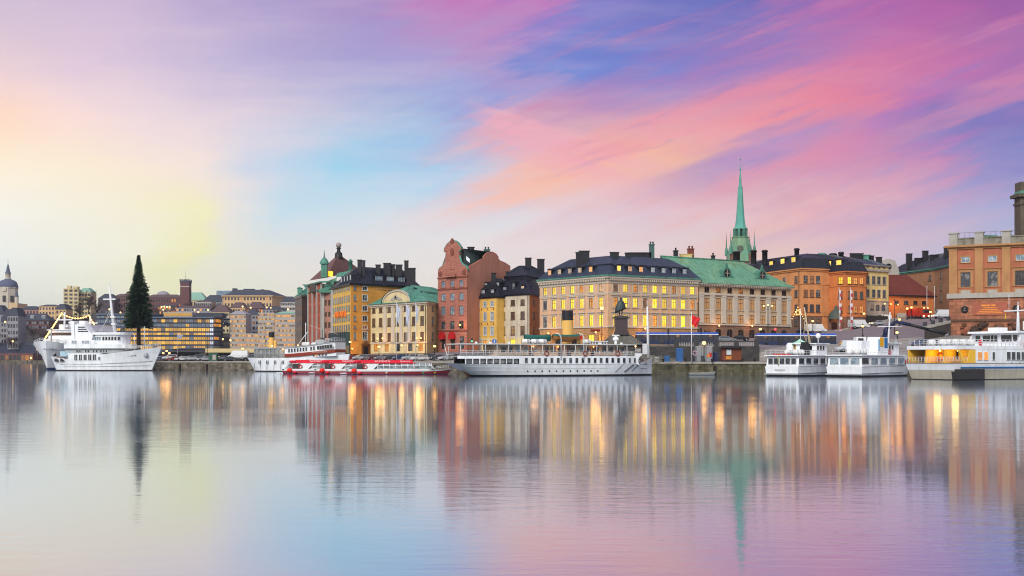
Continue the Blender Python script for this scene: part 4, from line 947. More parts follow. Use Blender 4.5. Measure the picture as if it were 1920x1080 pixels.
# white scrolled gable further back
q = W(1666, 392); root = thing('gabled_house', 'white scrolled gable with a round window peeping over the pale yellow house', 'building', (q[0], q[1], 14))
b = MB(); zt = Z(485, 392) - 14
pr = [(-3.6, 0), (3.6, 0), (3.6, zt - 4.5), (3.1, zt - 2.5), (2.2, zt - .6), (0, zt), (-2.2, zt - .6), (-3.1, zt - 2.5), (-3.6, zt - 4.5)]
b.ext(pr, 0, 8); b.obj('gable', STONE, root); MB().lathe([(1.0, .02), (1.0, .14)], 14, 0, (0, 0, 0), False, Matrix.Translation((0, 0, zt - 2.6)) @ Matrix.Rotation(PI / 2, 4, 'X')).obj('round_window', GLD, root)

# ---- long brown palace annexe (N), seen above the tiled hall
zg = 15.0
wn = grid(cols(7), [rows_py(zg, 398, q)[0] for q in ((516, 526), (540, 552), (565, 575))], 1.6, lit=['K'], fr=FRB, nh=(.5,))
root, poly, H, lp, inf = house('palace_annexe', 'long brown palace annexe with a dark roof behind the red tiled hall', 'building',
    [(1664, 424), (1753, 396), (1800, 372)], 22, zg, Z(503, 396), W_BRN, [dict(wins=grid([.9], [rows_py(zg, 398, q)[0] for q in ((516, 526),)], 1.6, lit=['K'], fr=FRB)), dict(wins=grid([.25, .62], [rows_py(zg, 392, q)[0] for q in ((510, 522), (531, 545), (553, 566))], 1.8, lit=['K'], fr=FRB, nh=(.5,)))], corn=(.6, .7, COPPER))
rf = roof_tiers(poly, [(-.5, H), (3.2, H + 3.0), (3.4, H + 3.2), (9, H + 6.0)], rib=1.1).obj('roof', SLATE, root)
for px, py, d, ww, hh in ((1704.5, 483, 412, 1.9, 1.2), (1735, 480, 408, 1.8, 1.6), (1722, 487, 410, 2.4, .4), (1775, 476, 396, 1.6, 2.0), (1752, 482, 404, 2.6, .6)):
    p = lpt(root, px, py, d); chimney(rf, p.x, p.y, p.z, ww, 1.2, hh)

# ---- low hall with red tiled roof (M)
zg = 15.5
wn = grid([.17, .38, .58, .77], [rows_py(zg, 384, (565, 571.5))[0]], 1.7, lit=['K'], fr=FRB, nh=()) + grid([.2], [(0.3, 1.7)], 1.6, lit=['K'], fr=FRB, sill=False)
root, poly, H, lp, inf = house('tiled_hall', 'low orange hall under a big steep red tiled roof on the hill', 'building',
    [(1666.5, 378), (1752, 384)], 18, zg, Z(553.5, 380), W_ORB, [dict(wins=wn)], corn=(.4, .3, W_ORB))
b = MB(); A_, B_ = Vector(lp[0]), Vector(lp[1]); rp = [Vector(q) for q in inset(poly, -.5)]; h = Z(514.5, 388) - zg
r0 = (rp[0] + rp[3]) / 2; r1 = (rp[1] + rp[2]) / 2; r1 = r1 + (r0 - r1).normalized() * 4.2
b.add([(*rp[0], H), (*rp[1], H), (*rp[2], H), (*rp[3], H), (*r0, h), (*r1, h)], [(0, 1, 5, 4), (1, 2, 5), (2, 3, 4, 5), (3, 0, 4)])
b.obj('roof', TILE, root)
b = MB(); ring(poly, .65, .3, H - .35, H + .01, 0, b); b.obj('eave_gutter', BLACK, root)
MB().box(0, 9, -.4, -.1, 0, 2.6).obj('low_wall', W_GRY, root, (lp[0].x + 2, lp[0].y - 1.5, 0), .05)

# ---- palace wing at the right (O)
zg = 6.0; dP = 290
us = [.155, .405, .655, .905]
K = dict(fr=FRB, sur=.45, surm=W_PALS)
vis = [(1779.5, 292), (1986, 280)]
R1 = rows_py(zg, 290, (481.5, 492)); R2 = rows_py(zg, 290, (510.5, 538)); R3 = rows_py(zg, 290, (544.5, 551))
wn = grid(us, R1, 1.9, lit=['S'], fr=FRW, sur=.25, surm=W_PALS, nh=()) + grid(us, R2, 2.3, lit=['GGKG'], fr=FRB, nv=2, nh=(.25, .5, .75), sur=.55, surm=W_PALS, hood=True) 
root, poly, H, lp, inf = house('palace_wing', 'brick-red palace wing with sandstone pilasters and rough stone base at the right edge', 'palace', vis, 40, zg, Z(464, 292), W_PAL,
    [dict(wins=wn, base=Z(559, 292) - zg, basem=W_PALB, pil=([.03, .28, .53, .78], 1.9, .3, Z(553, 292) - zg, Z(467, 292) - zg, W_PALS))], skew=.12)
b = MB(); z = Z(560, 292) - zg; ring(poly, .45, .1, z, z + 1.2, 0, b); b.obj('string_course', STONE, root)
b = MB(); ring(poly, .35, .2, H - .6, H - .1, 0, b); ring(poly, 1.0, .2, H - .097, H + .35, 0, b); b.obj('cornice', W_PALS, root)
b = MB(); ring(poly, -.1, .9, H + .353, H + 2.0, 0, b); ring(poly, .1, 1.0, H + 2.003, H + 2.25, 0, b); b.obj('parapet', mat('weathered_parapet', c8(138, 134, 120), .85, .4, .6, streak=.35), root)
b = MB(); b.add([(x, y, H + .4) for x, y in poly], [tuple(range(len(poly)))]); b.obj('roof', SLATE, root)
A_, B_ = Vector(lp[0]), Vector(lp[1]); rz = math.atan2(B_.y - A_.y, B_.x - A_.x); L = (B_ - A_).length
for t in (.04, .28, .53, .78):
    p, r_ = along(A_, B_, t, -.55); b = MB(); b.box(-1.0, 1.0, -.75, .75, H + .36, H + 3.3); b.box(-1.2, 1.2, -.95, .95, H + 3.303, H + 3.6); b.obj('parapet_post', STONE, root, (p.x, p.y, 0), rz)
b = MB(); 
b.tube([(A_.x, A_.y + .6, H + 3.5), (B_.x, B_.y + .6, H + 3.5)], .03, 4)
for t in lin(0, 1, 22):
    p, r_ = along(A_, B_, t, -.6); b.tube([(p.x, p.y, H + 2.2), (p.x, p.y, H + 3.5)], .025, 4)
b.obj('railing', DARKM, root)
for px, ww in ((1855, 3.0), (1899, 3.2)):
    p = lpt(root, px, 455, 300); b = MB(); b.box(-ww / 2, ww / 2, -1.2, 1.2, -3, 1.2); b.box(-ww / 2 - .1, ww / 2 + .1, -1.3, 1.3, 1.203, 1.8); b.obj('roof_vent', COPPER, root, tuple(p))
for t in us:
    p, r_ = along(A_, B_, t, .03); b = MB(); z0_, h_ = R3[0]; b.box(-1.5, 1.5, -.1, .0, z0_, z0_ + h_ + .2); b.box(-1.05, 1.05, -.13, -.103, z0_ + .1, z0_ + h_, 1); b.obj('window_apron', [W_PALS, STONE], root, (p.x, p.y, 0), rz)
for px, in ((1810,), (1908,)):
    t = (px - 1779.5) / 206.5; p, r_ = along(A_, B_, t, .05); M = Matrix.Rotation(PI / 2, 4, 'X')
    b = MB(); b.lathe([(.88, 0), (.88, .2), (.65, .26), (.65, .1)], 18, 0, (0, 0, 0), True, M); b.ball((0, -.25, .1), .42, 8, 1, .8, .6, 1.1); b.ball((0, -.3, -.35), .5, 8, 1, 1, .5, .5)
    b.obj('bronze_medallion', [BLACK, mat('bronze', c8(84, 82, 76), .4, .2, metal=.5)], root, (p.x, p.y, Z(580, 289) - zg), rz)
t = (1858 - 1779.5) / 206.5; p, r_ = along(A_, B_, t, .04); b = MB(); b.box(-3.9, 3.9, -.12, .02, -1.55, 1.55)
o = b.obj('plaque', mat('red_plaque', c8(160, 88, 66), .6, .2), root, (p.x, p.y, Z(579.5, 289) - zg), rz)
b = MB()
for (x0, x1, z0_, z1_) in [(-1.9, -.75, .62, 1.05), (-.6, .25, .62, 1.05), (.4, .9, .62, 1.05), (1.05, 1.4, .62, 1.05)] + [(-1.5 - .5 * j, 1.5 + .5 * j, .15 - .42 * j, .33 - .42 * j) for j in range(4)]:
    x = x0
    while x < x1 - .1:
        wl = random.uniform(.1, .24); b.box(x, min(x + wl, x1), -.17, -.122, z0_, z1_); x += wl + .06
b.obj('inscription', mat('gilded_letters', c8(236, 150, 56), .4, .1, emit=.12), o)  # letters given a faint glow of their own
# rough boulders at the foot of the palace base
b = MB(); zz = Z(600, 291) - zg; ring(poly, .25, .1, zz - .4, zz + .1, 0, b); b.obj('base_moulding', mat('dark_stone_moulding', c8(96, 70, 54), .9, .3), root)
rb = MB(); rng = random.Random(3)
for i in range(150):
    t = rng.uniform(.09, 1); p, r_ = along(A_, B_, t, rng.uniform(-.1, .5)); z = rng.uniform(-1, zz - .9) 
    if rng.random() < .25 and z > 3: continue
    r_ = rng.uniform(.55, 1.35)
    n0 = len(rb.v); rb.ball((p.x, p.y, z), r_, 5, rng.choice((0, 0, 1, 2)), rng.uniform(.8, 1.5), .7, rng.uniform(.6, .9))
    for q in range(n0, len(rb.v)):
        v_ = rb.v[q]; rb.v[q] = (v_[0] + rng.uniform(-.16, .16), v_[1] + rng.uniform(-.16, .16), v_[2] + rng.uniform(-.16, .16))
rb.sm = [False] * len(rb.sm)
rb.obj('boulder_base', [mat('brown_rock', c8(112, 76, 58), .9, .35, .8), mat('red_rock', c8(140, 84, 62), .9, .3, .8), mat('dark_rock', c8(72, 54, 46), .9, .3, .8)], root)
# grey stone tower cut by the right edge
q = W(1921, 330); tw = thing('stone_tower', 'grey weathered stone tower rising behind the palace at the right edge', 'tower', (q[0], q[1], 10))
zt = lambda py: Z(py, 330) - 10
b = MB(); b.box(-2.0, 2.6, -2, 2, 0, zt(385)); b.box(-2.3, 2.6, -2.2, 2.2, zt(385), zt(381)); b.box(-2.0, 2.6, -2, 2, zt(381), zt(372)); b.box(-2.9, 2.9, -2.9, 2.9, zt(371), zt(365), 0); b.box(-2.4, 2.4, -2.4, 2.4, zt(365), zt(359), 1, None, .5, .5); b.box(-1.9, 2.0, -1.9, 1.9, zt(359), zt(342.5))
b.obj('shaft', [mat('weathered_tower_stone', c8(100, 90, 78), .9, .3, .4, streak=.3), mat('dark_copper', c8(72, 122, 104))], tw)

# ---- church spire (Q)
d = 480; q = W(1388, d); zg = 12
r = thing('church_spire', 'slender green copper church spire rising above the bank roof', 'church', (q[0], q[1], zg))
z = lambda py: Z(py, d) - zg
px = d / FPX
b = MB(); b.box(-22 * px, 22 * px, -22 * px, 22 * px, 0, z(478)); b.obj('tower', mat('church_brick', c8(120, 82, 66), .85, .2), r)
b = MB(); b.lathe([(27 * px, z(492)), (25 * px, z(478)), (20.5 * px, z(462)), (15.5 * px, z(447)), (16.5 * px, z(446)), (16.5 * px, z(444.5))], 8, 0, (0, 0, 0), False, None, PI / 8); b.obj('lower_roof', COPPER2, r)
b = MB()
for k_ in range(8):
    a = PI / 8 + k_ * PI / 4; b.box(-.5, .5, -.5, .5, z(444.5), z(430), 0, Matrix.Translation((11 * px * math.cos(a), 11 * px * math.sin(a), 0)) @ Matrix.Rotation(a, 4, 'Z'))
b.lathe([(8 * px, z(444.5)), (8 * px, z(430))], 8, 1); b.obj('lantern', [mat('dark_copper', c8(72, 122, 104)), mat('dark_lantern_core', c8(44, 58, 62))], r)
b = MB(); b.lathe([(14 * px, z(430)), (14 * px, z(428.6)), (11.2 * px, z(427)), (9.4 * px, z(421)), (7.8 * px, z(407)), (5.9 * px, z(380)), (4.2 * px, z(350)), (2.6 * px, z(347.5)), (2.2 * px, z(335)), (.7 * px, z(318)), (.3 * px, z(308)), (.22 * px, z(300))], 8, 0, (0, 0, 0), False, None, PI / 8)
b.ball((0, 0, z(317.5)), .45, 6); b.ball((0, 0, z(298.5)), .35, 6, 0); b.obj('spire', mat('pale_spire_copper', c8(92, 166, 150), .55, .2, .2, streak=.2), r)
for sg in (-1, 1):
    for yy_ in (-1, 1):
        b = MB(); b.lathe([(3.2 * px, z(478)), (3.0 * px, z(469)), (2.2 * px, z(464)), (1.3 * px, z(462)), (.6 * px, z(448)), (.1 * px, z(434))], 8, 0, (sg * 22 * px, yy_ * 22 * px, 0), False); b.obj('corner_pinnacle', COPPER, r)
M = Matrix.Translation((-4 * px, -19.5 * px, z(468))) @ Matrix.Rotation(PI / 2, 4, 'X')
MB().lathe([(6 * px, .0), (6 * px, .6)], 16, 0, (0, 0, 0), False, M).obj('clock_face', mat('dark_clock', c8(86, 92, 80), .6), r)
MB().box(-10 * px + 0, 6 * px, -22 * px, 0, z(484), z(474), 0).obj('tower_roof', SLATE, r)
# ---------------------------------------------------------------- the far shore
def far(name, label, px0, px1, d, eave, base, ridge, wm, rm, nc, nr, lit='G', ww=1.6, cat='building', ret=None, back=16, side=None, fill=.55, corn=None):
    zg = Z(base, d); ze = Z(eave, d); Hh = ze - zg; pit = Hh / nr
    rows = [(Hh - pit * (j + 1) + pit * (1 - fill) * .45, pit * fill) for j in range(nr)]
    rr = random.Random(int(px0 * 7 + d)); litr = [''.join(rr.choice(lit) for _ in range(nc)) for _ in range(nr)]
    wins = [(u, z, w, h, dict(k, simple=True)) for (u, z, w, h, k) in grid(cols(nc), rows, ww, lit=litr)] if nc else []
    vis = [(px0, d), (px1, d + (ret or 0))]
    if side: vis = [(side, d + 14)] + vis
    fac = ([None] if side else []) + [dict(wins=wins)]
    root, poly, H, lp, inf = house(name, label, cat, vis, back, zg, ze, wm, fac, corn=corn)
    if ridge is not None:
        rise = Z(ridge, d + back * .3) - ze
        roof_tiers(poly, [(-.4, H), (min(back * .38, (Vector(lp[-1]) - Vector(lp[0])).length * .3), H + rise)]).obj('roof', rm, root)
    else:
        b = MB(); b.add([(x, y, H) for x, y in poly], [tuple(range(len(poly)))]); b.obj('roof', rm, root)
    return root, poly, H, lp
_w = window
def window(parent, loc, rz, w, h, simple=False, **k):
    if simple: return place('window', pmesh(w * 1.12, h * 1.04, PANE[k['pane']]), parent, loc, rz)
    return _w(parent, loc, rz, w, h, **k)
FB = lambda n, c: mat(n, c, .9, .15, .1)
F_TAN = FB('far_tan', c8(204, 170, 128)); F_PALE = FB('far_pale', c8(186, 178, 170)); F_BRICK = FB('far_brick', c8(104, 72, 72)); F_PINK = FB('far_pink', c8(168, 128, 118)); F_BEIGE = FB('far_beige', c8(204, 186, 142))
F_DARK = FB('far_dark', c8(86, 74, 80)); F_ROOF = FB('far_slate', c8(64, 67, 78)); F_ROOF2 = FB('far_brown_roof', c8(92, 74, 76)); F_GRN = FB('far_green_roof', c8(128, 166, 148)); F_GREY = FB('far_grey', c8(142, 140, 146)); F_OFF = FB('far_office', c8(168, 158, 150)); F_BLUE = FB('far_glass_blue', c8(120, 140, 160))
far('house', 'pinkish low house with dark roof on the skyline right of the domed church', 37, 73, 1080, 581, 600, 574, F_PINK, F_ROOF, 6, 2, 'K')
far('house', 'yellow-tan house with small dark roof on the skyline left of the beige tower block', 73, 108, 1070, 574, 600, 571, F_TAN, F_ROOF, 6, 3, 'KG')
far('house', 'tan lower house half hidden behind the yellow-tan one', 104, 124, 1060, 580, 600, 570, F_TAN, F_ROOF, 3, 2, 'K')
root, poly, H, lp = far('brick_house', 'long dark brick house with white dormers below the skyline at left', 25, 92, 960, 601, 618, 588, F_BRICK, F_ROOF, 14, 2, 'SKKS', 1.4)
dormer(root, lp[0], lp[1], [.12, .5, .82], H + 1.5, 2.4, 2.0, 3, 1.5, 'S', F_PALE, peak=.8)
for i, (a, c_, e, rg) in enumerate(((-26, 8, 590, 572), (2, 22, 604, 580), (14, 34, 592, 577))):
    far('house', ['pale grey gabled house cut by the left edge below the church', 'small pale house in front between two gabled grey houses', 'grey gabled house just left of the dark brick house'][i], a, c_, 930 - i * 8, e, 655, rg, F_GREY, F_ROOF, 4, 5, 'KKGKKG', 1.4)
root, poly, H, lp = far('tower_block', 'beige tower block with green roof garden standing above the ships', 119, 147, 1150, 541, 600, None, F_BEIGE, F_GREY, 3, 8, 'KG', 3, ret=3)
b = MB(); b.box(2, 6, 3, 7, H, H + 3); b.box(8.5, 13, 2, 8, H, H + 2.2); b.obj('roof_hut', F_BEIGE, root)
far('tower_block', 'right half of the beige tower with green copper roofs', 147.5, 170, 1158, 548, 600, 540, F_BEIGE, F_GRN, 4, 6, 'KG', 2.4)
far('house', 'purple-brown house with chimneys right of the bare tree', 184, 214, 1080, 560, 612, 551, F_DARK, F_ROOF, 7, 5, 'KKG', 1.4)
far('house', 'tall brown house behind the Christmas tree at its left', 212, 245, 1090, 556, 612, 551, FB('far_brown', c8(112, 82, 80)), F_ROOF2, 7, 5, 'KKG', 1.4)
far('house', 'dark red-brown house right of the Christmas tree under a grey dome', 272, 340, 1100, 558, 590, 552, F_BRICK, F_ROOF2, 14, 3, 'KKKO', 1.3)
q = W(306, 1150); r = thing('dome', 'small grey dome on the skyline right of the Christmas tree', 'dome', (q[0], q[1], Z(560, 1150)))
b = MB(); b.lathe([(6.4, -6), (6.4, 2), (6.0, 4.5), (4.4, 6.4), (2, 7.3), (.2, 7.6)], 16); b.obj('shell', F_GREY, r)
far('house', 'pale green roofed house behind the brick tower', 326, 386, 1120, 563, 590, 548, F_BEIGE, F_GRN, 10, 2, 'KG', 1.6)
far('house', 'white house with a row of windows below the brick tower', 366, 396, 1040, 566, 598, 563, F_PALE, F_ROOF2, 8, 3, 'KKG', 1.5)
far('house', 'grey-brown house under dark roofs left of the yellow palace', 378, 420, 1100, 566, 596, 553, F_GREY, F_ROOF, 9, 3, 'K', 1.4)
far('office', 'blue glass block peeping over the roofs left of the yellow palace', 406, 434, 1180, 545, 580, None, F_BLUE, F_ROOF, 6, 3, 'S', 2.6)
# palace-like yellow school
root, poly, H, lp = far('school', 'large yellow palace-like building with a dark hipped roof on the hill', 420, 510, 1040, 554, 600, 543, F_TAN, F_ROOF, 15, 4, 'KKKKO', 1.5, back=30, side=417, corn=(1.0, 1.6, F_TAN), fill=.5)
for x, w_, h_ in ((9, 4, 2.5), (22, 10, 2), (34, 3, 1.6)): MB().box(x - w_ / 2, x + w_ / 2, 8, 11, H + 3.5, H + 5.2 + h_).obj('chimney', F_ROOF, root)
far('house', 'tan house with green roof between the yellow palace and a pale house', 511, 530, 1060, 562, 600, 556, F_TAN, F_GRN, 4, 4, 'K', 1.4)
far('house', 'pale stone house with many windows left of the grey-brown office', 526, 556, 1030, 566, 600, 556, F_PALE, F_ROOF, 9, 4, 'KG', 1.3)
far('house', 'dark house with lit windows above the glass office', 296, 332, 1000, 574, 590, 571, F_DARK, F_ROOF, 12, 2, 'OOKK', 1.2)
far('house', 'pale low house behind the glass office penthouse', 330, 398, 985, 577, 592, 573, F_GREY, F_ROOF2, 14, 2, 'KKGO', 1.4)
far('house', 'beige gabled house rising above the right end of the glass office', 396, 430, 960, 585, 625, 572, F_BEIGE, F_ROOF2, 5, 4, 'KG', 1.6)
far('house', 'tan house with arched lit doorway below the yellow palace', 431, 460, 975, 577, 600, 567, F_TAN, F_ROOF2, 6, 2, 'KOG', 1.5)
far('house', 'brown house with domed dormers below the yellow palace at right', 462, 494, 970, 578, 610, 566, FB('far_brown', c8(112, 82, 80)), F_ROOF2, 6, 3, 'KOD', 1.5)
far('house', 'dark narrow house between the two bright office blocks', 460, 485, 950, 590, 630, 580, F_GREY, F_ROOF, 4, 4, 'KDG', 2)
far('house', 'low grey house above the bright office at right', 492, 530, 960, 580, 600, 574, F_GREY, F_ROOF, 6, 2, 'KG', 1.5)
# brick tower with battlements
q = W(348.3, 1060); zg = Z(575, 1060); r = thing('brick_tower', 'square red-brick tower with battlements and a thin mast', 'tower', (q[0], q[1], zg))
z = lambda py: Z(py, 1060) - zg
b = MB(); b.box(-4, 4, -4, 4, -6, z(531)); b.obj('shaft', F_BRICK, r)
b = MB(); b.box(-4.3, 4.3, -4.3, 4.3, z(531), z(526.5)); 
for k_ in range(5):
    x = -3.9 + k_ * 1.95; b.box(x - .55, x + .55, -4.3, -3.5, z(526.5), z(524)); b.box(x - .55, x + .55, 3.5, 4.3, z(526.5), z(524))
b.obj('parapet', FB('far_brick_dark', c8(80, 74, 88)), r); MB().box(-4.05, 4.05, -4.05, 4.05, z(538.5), z(537.2)).obj('string_course', F_PALE, r)
MB().tube([(0, 0, z(526)), (0, 0, z(506))], .22, 5, 0, .08).obj('mast', F_GREY, r)
# domed church
q = W(15, 1160); zg = Z(600, 1160); r = thing('domed_church', 'pale church with a blue-grey dome and lantern on the hill at the left edge', 'church', (q[0], q[1], zg))
z = lambda py: Z(py, 1160) - zg; k_ = 1160 / FPX
CH1 = FB('church_wall', c8(196, 186, 170)); CH2 = FB('church_roof', c8(86, 92, 112))
MB().box(-30 * k_, 24 * k_, -8, 16, -4, z(569)).obj('nave', FB('church_tan', c8(206, 178, 140)), r)
b = MB(); b.lathe([(17.5 * k_, -2), (17.5 * k_, z(541)), (18.5 * k_, z(540.6)), (18.5 * k_, z(539)), ], 8, 0, (0, 0, 0), False, None, PI / 8); b.obj('drum', CH1, r)
b = MB(); b.lathe([(18 * k_, z(539)), (17.8 * k_, z(536)), (15.5 * k_, z(529)), (11 * k_, z(525.5)), (7 * k_, z(524.5)), (6 * k_, z(523))], 16); b.obj('dome', CH2, r)
b = MB(); b.lathe([(5 * k_, z(524)), (5 * k_, z(513)), (5.8 * k_, z(512.5))], 8); b.lathe([(5.8 * k_, z(512.5)), (4.0 * k_, z(509)), (2.6 * k_, z(502)), (1.4 * k_, z(497)), (.4 * k_, z(495)), (.25 * k_, z(486))], 8, 1); b.obj('lantern', [CH1, CH2], r)
for sx in (-20, 21):
    b = MB(); b.lathe([(3.6 * k_, -2), (3.6 * k_, z(557))], 8); b.lathe([(4.2 * k_, z(557)), (2.4 * k_, z(552)), (.4 * k_, z(546))], 8, 1); b.obj('corner_turret', [CH1, CH2], r, (sx * k_, -6, 0))
for a in (-.8, 0, .8):
    x = math.sin(a) * 17.3 * k_; y = -math.cos(a) * 17.3 * k_; b = MB(); b.box(-1.3, 1.3, -.4, .4, z(566), z(555)); b.obj('window', GLD, r, (x, y, 0), a)
MB().lathe([(2.4, 0), (2.4, .5)], 12, 0, (0, 0, 0), False, Matrix.Translation((0, -17 * k_, z(543))) @ Matrix.Rotation(PI / 2, 4, 'X')).obj('round_gable', CH1, r)
# long glass office, lit floor by floor
PANE['F'] = lit_mat('office_floor_lit', c8(255, 205, 75), c8(255, 178, 45), c8(200, 120, 50), .95); PANE['N'] = lit_mat('office_floor_dim', c8(150, 130, 100), c8(110, 112, 112), c8(215, 150, 60), .42); PANE['X'] = glass_mat('office_glass_unlit', c8(92, 112, 130), c8(130, 142, 150)); PANE['V'] = lit_mat('office_white_screens', c8(250, 250, 255), c8(225, 240, 255), c8(240, 190, 220), 1.05)
def office(label, px0, px1, d0, d1, floors, base, top, nseg, extra=None, seed=1):
    zg = Z(base, d0); q = W(px0, d0); r = thing('glass_office', label, 'office', (q[0], q[1], zg))
    e = Vector(W(px1, d1)) - Vector(q); L = e.length; rz = math.atan2(e.y, e.x); rr = random.Random(seed)
    sc = lambda py: Z(py, (d0 + d1) / 2) - zg
    b = MB(); b.box(0, L, .5, 24, 0, sc(top)); b.obj('wall', FB('office_spandrel', c8(70, 78, 98)), r, (0, 0, 0), rz)
    for (ya, yb, pat) in floors:
        for i in range(nseg):
            pn = pat[i * len(pat) // nseg]
            if pn == '.': continue
            x0, x1 = L * i / nseg, L * (i + 1) / nseg - .12; z0, z1 = sc(yb), sc(ya); key = ('of', round(x1 - x0, 1), round(z1 - z0, 1), pn)
            if key not in MC:
                mb = MB(); mb.box(0, x1 - x0, 0, .45, 0, z1 - z0, 0); k = int((x1 - x0) / 1.25)
                for j in range(k + 1): mb.box((x1 - x0 - .2) * j / k, (x1 - x0 - .2) * j / k + .2, -.1, -.003, 0, z1 - z0, 1)
                MC[key] = mb.mesh('window_band', [PANE[pn], FB('office_mullion', c8(110, 100, 96))])
            M = Matrix.Rotation(rz, 3, 'Z') @ Vector((x0, 0, z0)); place('window_band', MC[key], r, M, rz)
    b = MB(); b.box(-.6, L + .6, -.9, 25, sc(top) + .003, sc(top) + .9); b.obj('roof', FB('office_roof', c8(96, 108, 126)), r, (0, 0, 0), rz)
    return r, L, rz, sc
FL = [(599, 604.5, 'XNFNXFNNXXNFNFV'), (607.5, 612.5, 'XXXXNXXXFXXXXXV'), (615, 621, 'FFNFFFFFFFFFFFV'), (624, 628, 'FFFFXFFFFNFFFVV'), (632, 637, 'FFFFFFFFFXFFFFV'), (640, 645.5, 'FFFFFFFFFFFFFFV'), (649, 655, 'NFFNXFFFXNFFFNX')]
r, L, rz, sc = office('long glass office glowing yellow floor by floor behind the quay car park', 287, 400.5, 900, 905, FL, 664, 596.5, 15)
b = MB(); b.box(7, 29, 4, 16, sc(596) + .4, sc(585)); b.obj('penthouse', F_OFF, r); b = MB(); b.box(7.2, 28.5, 3.6, 3.95, sc(592), sc(587)); b.obj('penthouse_window', PANE['F'], r)
b = MB(); b.box(32, 52, 4, 18, sc(596) + .4, sc(586.5)); b.obj('plant_room', F_ROOF, r)
office('low glass office half hidden behind the Christmas tree and ship bridge', 181, 286.5, 905, 900, [(592, 596.5, 'XNXXDXNX'), (600.5, 605, 'XXXNXXXN'), (608.5, 612, 'XNXXXXNX'), (615.5, 620, 'FFFNFFFF'), (624, 628, 'FFFFNFFF'), (632, 637, 'FFFFFFFF'), (640, 645.5, 'FFFFFFFF'), (649, 655, 'FNFFFNFF')], 664, 590, 14, seed=4)
office('dark glass corner block joined to the right end of the glass office', 401, 419, 906, 925, [(599, 604.5, 'OOX'), (607.5, 612.5, 'OOX'), (616, 621, 'XXX'), (624, 629, 'XXK'), (632, 637, 'OXK'), (640, 646, 'XKX'), (649, 655, 'NXX')], 664, 596.5, 4, seed=9)
office('grey glass walkway between the glass office and the white office', 419, 432, 930, 930, [(600, 606, 'XNXX')], 610, 598, 3, seed=9)
PANE['E'] = lit_mat('office_cell_lit', c8(255, 188, 80), c8(235, 150, 70), c8(150, 110, 90), .85)
far('office', 'white office tower with bright orange-lit floors left of the gap', 431, 461, 915, 589, 660, 583, F_OFF, F_GREY, 9, 8, 'EEEEFN', 1.15, fill=.42, back=20)
far('office', 'low white office wing with orange-lit windows between two taller ones', 461.3, 484.5, 912, 625, 660, None, F_OFF, F_GREY, 7, 4, 'EEEN', 1.15, fill=.42)
far('office', 'white office slab with orange-lit floors beside the low wing', 483.5, 514.5, 905, 586, 660, None, F_OFF, F_GREY, 9, 9, 'EENEFN', 1.15, fill=.42)
far('office', 'white office slab with reddish-lit floors just left of the stone office', 515, 556, 902, 588, 660, 584, F_OFF, F_GRN, 12, 8, 'EENEON', 1.15, fill=.42)
# low waterside arcade at far left
far('arcade', 'low brick waterside arcade with orange lamps at the left edge', -60, 62, 890, 662, 680, None, F_BRICK, F_ROOF, 16, 1, 'KKDDKKO', 2.6, fill=.6)
far('warehouse', 'dark long warehouse roof above the waterside arcade', -60, 70, 915, 648, 665, 642, FB('far_warehouse', c8(62, 66, 84)), F_ROOF, 0, 1)
# low yellow terminal and grey parking hall on the left quay
far('terminal_building', 'low yellow terminal with a dark flat roof behind the parked cars', 385, 478, 425, 653.5, 674, None, mat('terminal_yellow', c8(204, 184, 134), .8), F_ROOF, 7, 1, 'K', 5.5, fill=.34, back=12)
root, poly, H, lp = far('parking_hall', 'grey shed with a long dark opening behind the parked cars', 322, 384, 440, 655, 674, 652, DARKM, F_ROOF, 5, 1, 'K', 7, fill=.5)
# bare winter trees
def bare_tree(label, px, py_top, py_base, d, spread, seed, col=c8(84, 66, 62)):
    rr = random.Random(seed); zb = Z(py_base, d); Hh = Z(py_top, d) - zb; q = W(px, d)
    r = thing('bare_tree', label, 'tree', (q[0], q[1], zb)); m = mat('winter_bark', col, .95)
    MB().tube([(0, 0, -2), (.1, 0, Hh * .3), (0, 0, Hh * .6)], Hh * .03, 6, 0, Hh * .012).obj('trunk', m, r)
    b = MB()
    for i in range(26):
        a = rr.uniform(0, 2 * PI); z0 = rr.uniform(.25, .6) * Hh; R = spread * rr.uniform(.5, 1); z1 = min(Hh, z0 + rr.uniform(.15, .5) * Hh)
        p0 = Vector((0, 0, z0)); p1 = Vector((math.cos(a) * R, math.sin(a) * R, z1)); b.tube([p0, p0.lerp(p1, .5) + Vector((0, 0, -.2)), p1], Hh * .01, 4, 0, Hh * .003)
        for k in range(16):
            f = rr.uniform(.35, 1); s = p0.lerp(p1, f); e_ = s + Vector((rr.gauss(0, 1), rr.gauss(0, 1), rr.uniform(.1, 1.6))) * spread * .3; b.tube([s, e_], Hh * .005, 3, 0, Hh * .0015)
    b.obj('crown', m, r)
bare_tree('bare brown winter tree in front of the beige tower block', 166, 546, 596, 1040, 6.5, 2)
bare_tree('bare winter tree left of the purple-brown house', 182, 560, 600, 1030, 5.0, 4)
bare_tree('low bare tree below the tower block, left of its neighbour', 150, 566, 602, 1030, 5.5, 6)
bare_tree('small bare tree above the waterside arcade', 40, 620, 650, 935, 6.0, 8, c8(58, 56, 62)); bare_tree('dark bare tree right of the brick house with dormers', 104, 604, 640, 940, 7, 9, c8(58, 56, 62)); bare_tree('dark bare tree over the warehouse roof at the left edge', 8, 624, 652, 935, 7, 10, c8(58, 56, 62))
FLAMP = glow('far_lamp_glow', (1.0, .58, .22, 1), 2.2); FL_G = MB().ball((0, 0, 0), .75, 5).mesh('globe', FLAMP); FL_P = MB().tube([(0, 0, 0), (0, 0, 6.4)], .14, 5).mesh('pole', GREYM)
